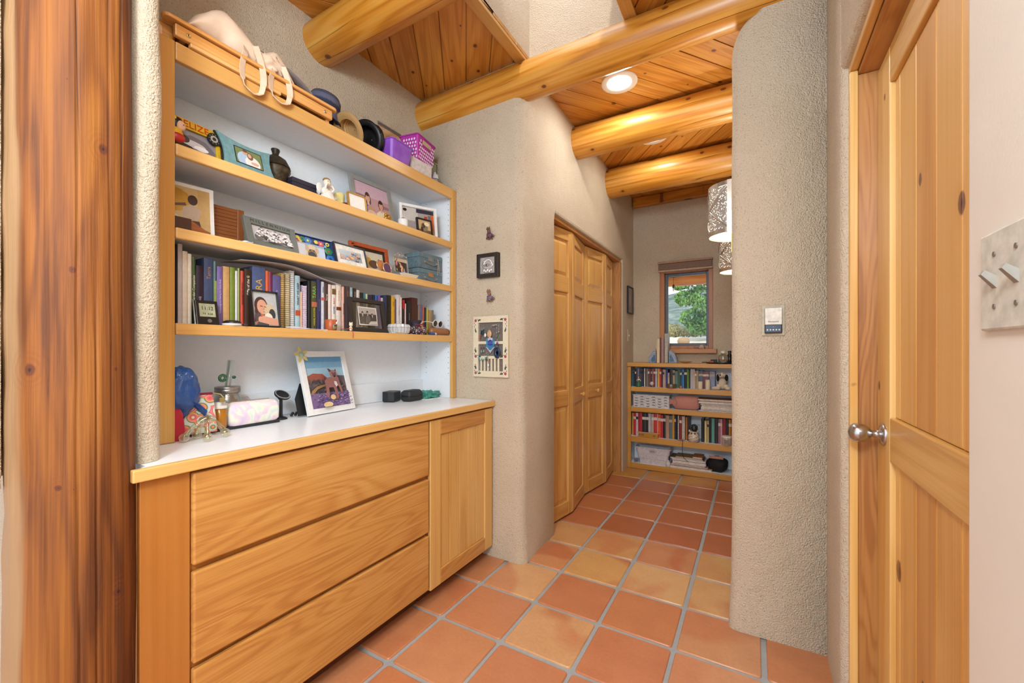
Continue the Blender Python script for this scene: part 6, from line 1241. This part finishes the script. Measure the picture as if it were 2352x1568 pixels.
# row 1 ornaments
def floc(p, z, y=4.225): return (bk(p, y), y, z+.0005)
t = thing('lady_figurine', 'porcelain lady figurine in a green gown in the top row', 'figurine', floc(318, ROW[0]))
MB('#2f6b50').lathe([(.028, 0), (.030, .004), (.020, .035), (.011, .055), (.010, .062)], n=18).build('gown', vcol(.3), t); MB('#e0c8b0').lathe([(.009, .0625), (.011, .075), (.005, .082)], n=12).ell((0, -.002, .094), (.008, .008, .010)).tube([(-.01, 0, .075), (-.017, -.008, .06), (-.008, -.014, .055)], .003, 6).tube([(.01, 0, .075), (.018, -.006, .066), (.02, -.008, .055)], .003, 6).build('body', vcol(.3), t); MB('#6a3a24').ell((0, .002, .100), (.009, .009, .008)).build('hair', vcol(.5), t)
t = thing('bauble_stand', 'clear round ornament hanging from a small stand in the top row', 'ornament', floc(463, ROW[0])); MB().tube([(-.018, 0, .0), (0, .002, .002), (.018, 0, 0)], .002, 6).tube([(0, 0, .002), (.012, .004, .05), (.004, 0, .092), (-.004, 0, .098)], .0015, 6).build('wire_stand', MET, t); MB('#d8c8c0').ell((0, -.002, .036), (.020, .018, .020)).build('bauble', vcol(.12, .1, 'bb'), t)
t = thing('round_tin', 'low round silver tin in front of the top row books', 'tin', floc(674, ROW[0], 4.232)); MB('#8a8078').lathe([(.046, 0), (.048, .003), (.048, .024)], n=32).build('tin_body', vcol(.35, .7, 'tin'), t); MB('#7a7068').lathe([(.0495, .0245), (.0495, .036), (.046, .038), (.002, .038)], n=32).build('lid', vcol(.35, .7, 'tin2'), t)
for p, hh, lab in ((990, .072, 'shorter cream pillar candle in the top row'), (1072, .090, 'taller cream pillar candle beside the shorter one')):
    t = thing('pillar_candle', lab, 'candle', floc(p, ROW[0], 4.232)); MB('#dccdb0').lathe([(.020, 0), (.0205, .002), (.0205, hh), (.017, hh+.001), (.014, hh-.006), (.002, hh-.006)], n=20).build('wax', vcol(.5), t); MB('#2a2422').cyl((0, 0, hh-.006), (0, 0, hh+.004), .001, n=6).build('wick', vcol(.5), t)
tag(bx('paper_tag', plain('#d8ccb8', .8), None, (-.03, -.012, 0), (.03, .012, .004), loc=floc(1035, ROW[0], 4.218)), 'small cream paper tag lying before the two candles', 'tag')
t = thing('small_orange_cup', 'tiny orange and blue cup right of the round tin', 'cup', floc(779, ROW[0], 4.228)); MB('#d8702a').lathe([(.007, 0), (.010, .024), (.008, .024), (.006, .004)], n=12).build('cup', vcol(.4), t)
t = thing('plush_dog', 'white plush dog with black ears sitting at the right of the top row', 'plush toy', floc(1232, ROW[0], 4.255))
M_FUR = vcol(.95, 0, 'fur', 160)
MB('#d8c8b0').ell((0, 0, .060), (.034, .030, .052)).ell((-.052, -.022, .016), (.036, .022, .017)).ell((.046, -.026, .018), (.024, .024, .020)).ell((-.03, -.012, .03), (.02, .02, .024)).ell((.03, -.012, .03), (.02, .02, .024)).build('body', M_FUR, t)
MB('#e0d0b8').ell((-.002, -.016, .138), (.030, .030, .024)).ell((-.010, -.040, .134), (.020, .020, .015)).build('head', M_FUR, t); MB('#1a1614').ell((-.016, -.058, .139), (.009, .006, .006)).build('nose', vcol(.2), t)
MB('#1c1816').ell((-.038, .0, .11), (.012, .018, .034)).build('ear', M_FUR, t); MB('#1c1816').ell((.034, .002, .112), (.014, .016, .030)).build('ear', M_FUR, t); MB('#1a1614').ell((-.014, -.034, .152), (.0035, .003, .004)).ell((.010, -.036, .152), (.0035, .003, .004)).build('eyes', vcol(.2), t)
# row 2
cw = (bk(655, 4.23)-bk(252, 4.23))/2; t = thing('white_crate', 'white plastic crate with dark leaf shaped slots in the second row', 'crate', ((bk(655, 4.23)+bk(252, 4.23))/2, 4.290, ROW[1]+.0005))
tub(t, cw-.004, .058, cw-.003, .060, .118, .008, mat=plain('#cfcccc', .4), rim=.003, name='crate_body')
mb = MB('#1c1e1c')
for gx in range(6):
    for gz in range(4):
        x = -.140+gx*.056; z = .018+gz*.026; s1 = 1 if gx % 2 else -1; y = -.0585-.0017*z/.118-.0012
        mb.prism([(x-.020, z), (x-.010, z+.006*s1), (x+.010, z+.006*s1), (x+.020, z), (x+.010, z+.011*s1), (x-.010, z+.011*s1)][::s1], y-.0006, y+.0018)
mb.build('leaf_slots', vcol(.7), t)
t = thing('hot_water_bottle', 'dusty pink covered hot water bottle lying on its side in the second row', 'hot water bottle', (at(px7(800), 900, Y=4.24).x+.01, 4.262, ROW[1]+.068))
M_PINK = vcol(.9, 0, 'velvet', 60)
rings = []
for (x, hy, hz) in ((-.150, .012, .030), (-.142, .014, .036), (-.118, .014, .026), (-.105, .016, .024), (-.092, .024, .048), (-.078, .030, .062), (-.02, .036, .066), (.06, .034, .066), (.110, .028, .064), (.128, .018, .052), (.134, .006, .036)):
    rings.append([(x, hy*math.cos(2*PI*k/24)*(1+.06*math.sin(5*x*40)), hz*math.copysign(abs(math.sin(2*PI*k/24))**.7, math.sin(2*PI*k/24))) for k in range(24)])
MB('#c48878').loft(rings).build('bottle_cover', M_PINK, t)
mb = MB('#b07468'); mb.band([(-.085, -.034, .05), (-.06, -.038, 0), (-.08, -.034, -.05)], (.006, 0, 0), .003); mb.build('tie_ribbon', vcol(.8), t)
z = ROW[1]+.0005; x0, x1 = at(px7(968), 900, Y=4.24).x, -.105
stackc = [('#26408a', .012, 'glossy blue magazine at the bottom of the second row stack', 0), ('#cfc0b0', .010, 'beige booklet on the blue magazine', .02), ('#d8c8a8', .022, 'thick cream paper pad in the second row stack', .024), ('#c9b090', .010, 'tan folder above the cream pad', .03), ('#d0c8c4', .005, 'white sheet pad above the tan folder', .016), ('#a87a58', .010, 'light brown folder below the black binder', .02), ('#1a1614', .022, 'thick black binder in the second row stack', 0), ('#c89a4a', .006, 'yellow brown envelope on the black binder', .01), ('#a8642a', .016, 'orange brown box lid, topmost of the second row stack', -.004)]
for col, hh, lab, off in stackc:
    o = thing('magazine', lab, 'paper stack', ((x0+off+x1)/2, 4.32, z), group='stack of papers in the second row'); w_ = (x1-x0-off)/2
    bx('cover', plain(col, .5), o, (-w_, -.092, 0), (w_, .08, hh-.0008)); bx('pages', plain('#d8cfc4', .8), o, (-w_+.004, -.0935, .0015), (w_-.004, -.0922, hh-.0025)); z += hh+.0002
# row 3
t = thing('wooden_spirit_level', 'golden wooden spirit level lying before the red books in the third row', 'spirit level', floc(420, ROW[2], 4.222)); MB().box((-.095, -.007, 0), (.095, .007, .040)).build('bar', wood('level_wood', '#a8741c', '#c98f2c', '#d8a440', 0, 5, 4), t, bevel=.002); MB('#c8a068').box((-.107, -.008, .0405), (.107, .009, .048)).build('top_plate', vcol(.5), t)
for x in (-.082, -.062, -.046, .052, .066): MB('#8a8078').lathe([(.0068, 0), (.005, .002)], (x, -.0075, .020), (0, -1, 0), 14).build('vial', vcol(.2, .5, 'v'), t)
t = thing('owl_vase', 'cream pierced ceramic owl shaped vase in the third row', 'vase', floc(918, ROW[2], 4.228))
MB('#ddccb4').lathe([(.030, 0), (.045, .010), (.050, .035), (.046, .060), (.036, .078), (.033, .088), (.040, .100), (.038, .101), (.030, .088)], n=28).ell((-.036, 0, .100), (.008, .006, .012)).ell((.036, 0, .100), (.008, .006, .012)).build('vase_body', vcol(.35), t)
mb = MB('#3a2c24')
for k in range(26):
    a = PI*(1.08+.84*((k*7) % 13)/12); zz = .016+.0085*(k // 4); rr2 = .0455+.004*math.sin(zz*40); mb.ell(((rr2)*math.cos(a), rr2*math.sin(a), zz), (.0028, .0028, .0028), n=6)
mb.build('holes', vcol(.8), t)
MB('#6a5a48').ell((-.014, -.038, .086), (.009, .005, .009)).ell((.014, -.038, .086), (.009, .005, .009)).build('owl_eyes', vcol(.3), t)
t = thing('green_bottle', 'dark green glass bottle lying tilted in the owl vase', 'bottle', (bk(925, 4.225), 4.22, ROW[2]+.125), (R(-25), 0, R(4)))
MB('#1f3a24').lathe([(.026, -.036), (.029, -.030), (.031, .03), (.028, .048), (.014, .062)], (0, 0, .01), (0, .8, .35), 24).build('bottle_body', vcol(.15), t); MB('#0f1410').lathe([(.024, 0), (.024, .003), (.010, .004)], (0, -.034, -.006), (0, -.91, -.40), 22).build('bottle_mouth', vcol(.3), t)
MB('#a8a078').band([(.02, .0, .03), (.035, -.006, .040), (.05, -.01, .022), (.058, -.01, .0)], (0, .012, 0), .001).band([(.02, 0, .034), (.045, 0, .046), (.06, -.004, .03)], (0, .010, 0), .001).build('dry_leaves', vcol(.7), t)
t = thing('candle_jar', 'glass candle jar with pale lid and grey label at the right of the third row', 'candle jar', floc(1278, ROW[2], 4.226)); MB('#b8a494').lathe([(.038, 0), (.040, .004), (.040, .062), (.037, .068)], n=28).build('jar', vcol(.15, 0, 'cj'), t); MB('#d8cec0').lathe([(.0405, .069), (.0405, .084), (.036, .086), (.002, .086)], n=28).build('lid', vcol(.4), t); bx('label', plain('#8f7f74', .7), t, (-.020, -.0412, .015), (.020, -.0362, .055))
# row 4
t = thing('storage_tub', 'pale grey collapsible storage tub in the bottom row', 'tub', (bk(470, 4.23), 4.295, ROW[3]+.0005))
M_TUB = plain('#c9c2c4', .5)
ou = []
for (hx, hy, zz) in ((.128, .058, 0), (.136, .060, .05), (.144, .062, .052), (.150, .063, .10), (.156, .064, .102), (.162, .065, .150), (.174, .067, .152), (.174, .067, .162)): ou.append(rrect(hx, hy, zz, .02))
MB().loft(ou+[rrect(.160, .062, .162, .02), rrect(.125, .055, .004, .02)], smooth=False).build('tub_body', M_TUB, t); MB('#b9b0b2').lathe([(.034, 0), (.034, .004), (.030, .005)], (0, -.067, .132), (0, -1, 0), 28, sq=.5).build('handle_plate', vcol(.5), t); MB('#8a8286').box((-.018, -.0735, .126), (.018, -.0722, .137)).build('emblem', vcol(.5), t)
mb = MB('#b9b0ac'); r9 = random.Random(5)
for k in range(9): mb.tube([(r9.uniform(-.02, .02), r9.uniform(-.02, .02), r9.uniform(.005, .03)) for _ in range(4)], .005, 6, r9.choice(['#c8c0bc', '#4a4446', '#8a8284']))
tag(mb.build('cord_tangle', vcol(.6), None, (bk(283, 4.23), 4.245, ROW[3]+.006)), 'tangle of grey and white cord left of the storage tub', 'cord')
tag(MB('#d8cfca').ell((0, 0, .03), (.022, .02, .034)).ell((0, -.005, .055), (.014, .012, .016), '#cfc4c0').build('white_ornament', vcol(.5), None, (bk(640, 4.225), 4.225, ROW[3]-.003)), 'small rounded white ornament right of the storage tub', 'ornament')
z = ROW[3]+.0005
for (p0, p1, hh, col, lab) in ((645, 1118, .020, '#c8a474', 'tan box lid under the bottom row magazines'), (655, 1078, .008, '#4a3a40', 'dark magazine on the tan lid'), (660, 1076, .009, '#b88a94', 'pinkish magazine in the bottom row stack'), (680, 1040, .007, '#cfc4c0', 'white magazine below the black binder'), (682, 1060, .030, '#15120f', 'thick black binder in the bottom row stack'), (684, 1050, .016, '#d8ccc8', 'white book with dark floral print above the black binder'), (660, 1030, .012, '#5a4428', 'dark patterned book in the bottom row stack'), (720, 1015, .010, '#8a6a3a', 'mustard patterned notebook in the bottom row stack'), (906, 1015, .012, '#b06a2a', 'small orange notebook, topmost of the bottom row stack')):
    a, b_ = bk(p0, 4.235), bk(p1, 4.235); o = thing('magazine', lab, 'book', ((a+b_)/2, 4.32, z), group='stack in the bottom row'); w_ = (b_-a)/2
    bx('cover', plain(col, .5), o, (-w_, -.094, 0), (w_, .07, hh-.0006)); bx('pages', plain('#d8cfc4', .8), o, (-w_+.006, -.0950, .002), (w_-.006, -.0942, hh-.003)); z += hh+.0002
t = thing('power_cable', 'thin black cable hanging from the third shelf over the bottom row stack', 'cable', (bk(800, 4.225), 4.19, 0)); MB('#141414').tube([(-.05, .03, ROW[2]+.006), (-.01, .018, ROW[2]+.004), (.02, .02, ROW[2]+.010), (.005, .03, ROW[2]+.022), (-.008, .02, ROW[2]+.006), (.004, .002, ROW[2]+.003), (.0, -.004, ROW[2]-.03), (.0, -.004, ROW[2]-.10), (.01, .0, ROW[2]-.15), (.05, .015, ROW[2]-.19)], .0022, 6).build('cord', vcol(.5), t)
t = thing('black_bag', 'soft black fabric bag in the bottom row', 'bag', (bk(1175, 4.24), 4.30, ROW[3]+.0005)); blob('bag_body', (0, 0, .070), (.088, .06, .078), .18, 1.5, plain('#120f10', .8), t, 4, 32, 18, flat=.070)
bx('pink_tag', plain('#b8806a', .6), t, (-.07, -.058, .128), (.05, -.052, .152))
t = thing('patterned_box', 'black box with small gold marks standing at the right of the bottom row', 'box', (-.134, 4.235, ROW[3]+.0005)); bx('box_body', plain('#17130f', .6), t, (-.030, 0, 0), (.030, .15, .205), .002)
mb = MB('#a8926a'); 
for gx in range(2):
    for gz in range(7): mb.box((-.018+gx*.026, -.0008, .012+gz*.028), (-.010+gx*.026, -.0001, .022+gz*.028)).box((-.010+gx*.026, -.0008, .012+gz*.028), (-.004+gx*.026, -.0001, .016+gz*.028))
mb.build('printed_marks', vcol(.5), t)
# on top of the low bookcase
TZ = 1.0555
def topx(p, y=4.26): return at(1400+p/3.733, 800, Y=y).x
for s1, p, lab in ((-1, 398, 'left blue grey banded stone bookend'), (1, 506, 'right blue grey banded stone bookend')):
    t = thing('agate_bookend', lab, 'bookend', (topx(p), 4.30, TZ)); ag = NB('agate'); wv = ag.n('ShaderNodeTexWave', wave_type='RINGS', rings_direction='SPHERICAL'); ag.l(ag.co, wv.inputs['Vector']); wv.inputs['Scale'].default_value = 14; wv.inputs['Distortion'].default_value = 6; m_ = ag.done(ag.ramp(wv.outputs['Fac'], [(.3, lin('#8a9ab0')), (.55, lin('#5f7f9a')), (.8, lin('#a8b0b8'))]), .25)
    poly = [(0, 0)]+[(s1*.078*math.sin(a), .118*math.cos(a)*(1+.05*math.sin(5*a))) for a in [k*PI/2/10 for k in range(11)]][::1]; poly = [(0, 0)]+[q for q in poly[1:]][::-s1] if s1 > 0 else [(0, 0)]+poly[1:]
    MB().prism(poly, -.035, .035).build('stone', m_, t, bevel=.004); MB().prism([(s1*.008+(q[0]*.5), .012+q[1]*.55) for q in poly], -.037, -.0352).build('inner_band', plain('#4f708c', .25), t)
for (p0, p1, tp, col, lab, op) in ((404, 430, 1336, '#d8c49c', 'cream paperback between the stone bookends', {}), (431, 441, 1325, '#7a4a48', 'maroon booklet beside the cream paperback', {}), (442, 466, 1320, '#a07a70', 'dusty rose book between the stone bookends', {}), (470, 500, 1290, '#b8bcc4', 'tall white spiral notebook between the stone bookends', dict(spiral='#6a7078'))):
    a, b_ = topx(p0, 4.25), topx(p1, 4.25); h_ = at(1400+(p0+p1)/2/3.733, 420+tp/3.733, Y=4.25).z-TZ; book(lab, (a+b_)/2, 4.25, TZ, b_-a-.001, h_, .11, col, rz=0, group='books between the stone bookends', **op)
t = thing('wood_pointer', 'slim brown wooden stick standing behind the notebooks', 'stick', (topx(463, 4.38), 4.38, TZ)); MB('#8a4a30').box((-.005, -.005, 0), (.005, .005, .17)).build('shaft', vcol(.5), t); MB('#a86a48').box((-.010, -.004, .1705), (.010, .004, .20)).build('head', vcol(.5), t)
t = thing('shell_dish', 'shallow tan shell shaped dish on the low bookcase', 'dish', (topx(650, 4.25), 4.25, TZ))
MB('#c49a68').loft([[(r_*math.cos(2*PI*k/32)*(1+.04*(-1)**k*q), r_*.7*math.sin(2*PI*k/32)*(1+.04*(-1)**k*q), zz) for k in range(32)] for r_, zz, q in ((.018, 0, 0), (.022, .003, 0), (.045, .010, 1), (.058, .020, 1), (.055, .021, 1), (.040, .012, 1), (.002, .006, 0))], smooth=False).build('dish', vcol(.35), t)
t = thing('serving_tray', 'round black tray on the low bookcase at the right', 'tray', (topx(960, 4.26), 4.27, TZ)); MB('#1a1c20').lathe([(.10, 0), (.125, .004), (.135, .012), (.132, .013), (.12, .007), (.002, .005)], n=40, sq=.7).build('tray', vcol(.3), t)
t = thing('orange_sponge', 'small orange sponge on the black tray', 'sponge', (topx(870, 4.24), 4.24, TZ+.008)); bx('sponge', plain('#c8603a', .8), t, (-.022, -.014, 0), (.022, .014, .016), .003)
tag(MB('#5a4a3c').lathe([(.018, 0), (.026, .006), (.022, .009), (.002, .008)], n=20).build('metal_dish', vcol(.4), None, (topx(815, 4.24), 4.24, TZ+.008)), 'little brown metal dish at the left side of the black tray', 'dish')
tag(bx('black_card_box', plain('#17181a', .5), None, (-.028, -.012, 0), (.028, .012, .030), .002, loc=(topx(895, 4.31), 4.31, TZ+.008)), 'black card box at the back of the tray', 'box')
t = thing('glass_jar', 'clear glass apothecary jar with white cap on the black tray', 'jar', (topx(975, 4.28), 4.275, TZ+.008)); MB().lathe([(.030, 0), (.040, .004), (.042, .05), (.036, .068), (.020, .078), (.020, .088), (.018, .088), (.018, .076), (.034, .066), (.040, .05), (.038, .006), (.002, .004)], n=28, cap=False).build('jar', M_CLEAR, t); MB('#e4dccc').lathe([(.021, .0885), (.022, .110), (.002, .111)], n=20).build('cap', vcol(.4), t); MB('#c88a6a').lathe([(.010, .005), (.014, .02), (.008, .034), (.002, .036)], n=12).lathe([(.018, .0045), (.018, .012), (.002, .012)], n=14, col='#e8e0d4').build('candle_inside', vcol(.5), t)
t = thing('dark_bottle', 'short dark capped bottle behind the apothecary jar', 'bottle', (topx(1030, 4.34), 4.335, TZ+.010)); MB('#1a1614').lathe([(.024, 0), (.026, .004), (.026, .06), (.012, .078), (.012, .09)], n=20).build('bottle_body', vcol(.2), t); MB('#2a2a2c').lathe([(.015, .0905), (.015, .108), (.002, .109)], n=16).build('cap', vcol(.3), t)
t = thing('jewellery_bowl', 'pale crumpled ornament on the window sill', 'ornament', (topx(790, 4.41), 4.415, 1.1925)); blob('ornament_body', (0, 0, .018), (.028, .016, .02), .5, 2.5, plain('#b8a494', .5), t, 6, 24, 14, flat=.018, crease=.4)
t = thing('reading_glasses', 'thin dark reading glasses on the window sill', 'glasses', (topx(745, 4.40), 4.405, 1.1925)); mb = MB('#2a2a2c')
for cx in (-.014, .014): mb.tube([(cx+.012*math.cos(a), 0, .012+.010*math.sin(a)) for a in [i*PI/8 for i in range(16)]], .0012, 5, closed=True)
mb.tube([(.026, 0, .014), (.03, .02, .013), (.034, .03, .004)], .001, 5); mb.build('rims', vcol(.3), t)
# ------------------------------------------------------------------ outside the window
def terrain(name, xs, ys, fz, mat):
    mb = MB(); nx, ny = len(xs), len(ys); vs = [(x, y, fz(x, y)) for y in ys for x in xs]
    mb.add(vs, [(j*nx+i, j*nx+i+1, (j+1)*nx+i+1, (j+1)*nx+i) for j in range(ny-1) for i in range(nx-1)], None, True); return struct(mb.build(name, mat, fix=False))
gm = NB('dry_ground'); M_GND = gm.done(gm.ramp(gm.noise(gm.co, 1.5, 5), [(.35, lin('#c9bba4')), (.7, lin('#e6ddcc'))]), .95)
lx = lambda a, b, n: [a+(b-a)*i/n for i in range(n+1)]
terrain('ground', lx(-14, 6, 20), [4.8, 6, 7, 8, 9, 10, 12, 15, 20, 30], lambda x, y: -.15+(1.62 if y > 9.5 else 1.62*max(0, (y-6)/3.5))+.03*max(0, y-10)+.05*noise.noise(Vector((x, y, 0))), M_GND)
hm = NB('hillside'); M_HILL = hm.done(hm.ramp(hm.noise(hm.map((1, 1, 1)), .55, 6, .7), [(.38, lin('#46574c')), (.5, lin('#66766c')), (.64, lin('#8f9486'))]), 1)
terrain('hills', lx(-60, 30, 30), [30, 36, 44, 54, 64], lambda x, y: 1.5+(y-30)*.235*(1+.10*math.sin(x*.12+1)+.12*noise.noise(Vector((x*.1, y*.1, 1)))), M_HILL)
def leafm(name, c1, c2):
    b = NB(name); oi = b.noise(b.co, 2.5, 3); return b.done(b.ramp(oi, [(.3, lin(c1)), (.7, lin(c2))]), .6, 0, Subsurface_Weight=0)
def foliage(parent, name, blobs, count, mat, size=.07, seed=1):
    r_ = random.Random(seed); vs = []; fs = []
    for k in range(count):
        (cx, cy, cz, rr) = r_.choice(blobs); d = Vector((r_.gauss(0, 1), r_.gauss(0, 1), r_.gauss(0, 1))).normalized()*rr*r_.uniform(.55, 1)**.6
        p = Vector((cx, cy, cz))+Vector((d.x, d.y, d.z*.8)); q = Euler((r_.uniform(0, 6), r_.uniform(0, 6), r_.uniform(0, 6))).to_matrix(); s_ = size*r_.uniform(.7, 1.3); o_ = len(vs)
        for v in ((-.5, 0, 0), (0, -.3, .04), (.5, 0, 0), (0, .3, .04)): vs.append(p+q @ Vector(v)*s_)
        fs.append((o_, o_+1, o_+2, o_+3))
    mb = MB(); mb.add(vs, fs); o = mb.build(name, mat, parent, fix=False); return o
tr_ = thing('shade_tree', 'leafy green maple tree seen through the small window', 'tree', (-1.0, 9.6, 1.35))
MB('#5a4a3a').tube([(.6, 0, 0), (.6, .05, 1.0), (.5, 0, 1.7), (.2, 0, 2.3)], [.09, .08, .06, .04], 10).tube([(.58, 0, .9), (.1, 0, 1.3), (-.25, 0, 1.45)], [.04, .025, .012], 8).tube([(.5, 0, 1.6), (.0, 0, 1.9), (-.3, 0, 2.1)], [.035, .02, .01], 8).build('trunk', vcol(.9), tr_)
foliage(tr_, 'foliage', [(.45, 0, 1.5, .55), (.3, .2, 2.1, .6), (-.05, 0, 1.35, .30), (-.36, 0, 1.28, .20), (-.42, 0, 1.9, .22), (-.1, 0, 1.95, .35), (.1, .1, 2.4, .4), (.5, 0, .85, .40), (.15, 0, .75, .28), (-.32, 0, 1.95, .16), (.0, .1, 1.0, .25), (-.15, 0, .52, .24), (.0, 0, .34, .24), (-.26, 0, .95, .22), (-.2, 0, 1.6, .28), (.15, 0, .4, .25)], 6500, leafm('maple_leaf', '#2c5f2a', '#86b552'), .075)
for i, (x, y, r_) in enumerate(((-1.62, 10.6, .20), (-1.35, 10.9, .16), (-1.05, 10.5, .22), (-1.95, 11.2, .25))):
    s1 = thing('sage_bush', ['pale sagebrush at the left of the window view', 'small low sagebrush in the middle of the window view', 'sagebrush in front of the tree trunk', 'farther sagebrush at the far left outside'][i], 'bush', (x, y, 1.50)); foliage(s1, 'foliage', [(0, 0, r_*.8, r_), (r_*.8, 0, r_*.5, r_*.6)], 700, leafm('sage_leaf', '#a09a68', '#c8bc8c'), .05, i+3); MB('#7a6a54').tube([(0, 0, -.05), (0, 0, r_*.6)], .012, 6).build('stem', vcol(.9), s1)
o = MB('#a88a66').ell((0, 0, .0), (.12, .12, .09)).build('boulder', vcol(.9), None, (-1.22, 9.0, 1.36)); tag(o, 'rounded tan boulder on the bright ground outside', 'rock')
M_PORCH = wood('porch_pine', '#94501a', '#b56a28', '#c9803a', 0, 5, 10, 0, 5, .5, 60)
pb = MB().lathe([(.11, -1.9), (.115, 0), (.11, 1.6)], (0, 0, 0), (1, 0, 0), 20).build('porch_beam', M_PORCH, None, (-.9, 6.3, 2.205)); tag(pb, 'round orange porch log beam outside the window', 'beam')
pd = bx('porch_ceiling', M_PORCH, None, (-2.8, 4.9, 2.43), (.8, 6.6, 2.47)); struct(pd)
t = thing('string_light', 'single hanging bulb on a dark wire outside the window', 'light bulb', (-.965, 6.16, 2.20)); MB('#1a1a1a').tube([(0, 0, 0), (0, 0, -.10)], .003, 6).lathe([(.010, 0), (.014, .012), (.014, .045), (.008, .05)], (0, 0, -.15), (0, 0, 1), 12).build('socket', vcol(.5), t); MB('#e8e0c8').ell((0, 0, -.175), (.015, .015, .022)).build('bulb', vcol(.1), t)
MB('#1a1a1a').tube([(-.5, 0, .01), (-.2, .0, .016), (0, 0, 0), (.3, 0, .02), (.8, 0, .03)], .004, 6).build('wire', vcol(.6), t)
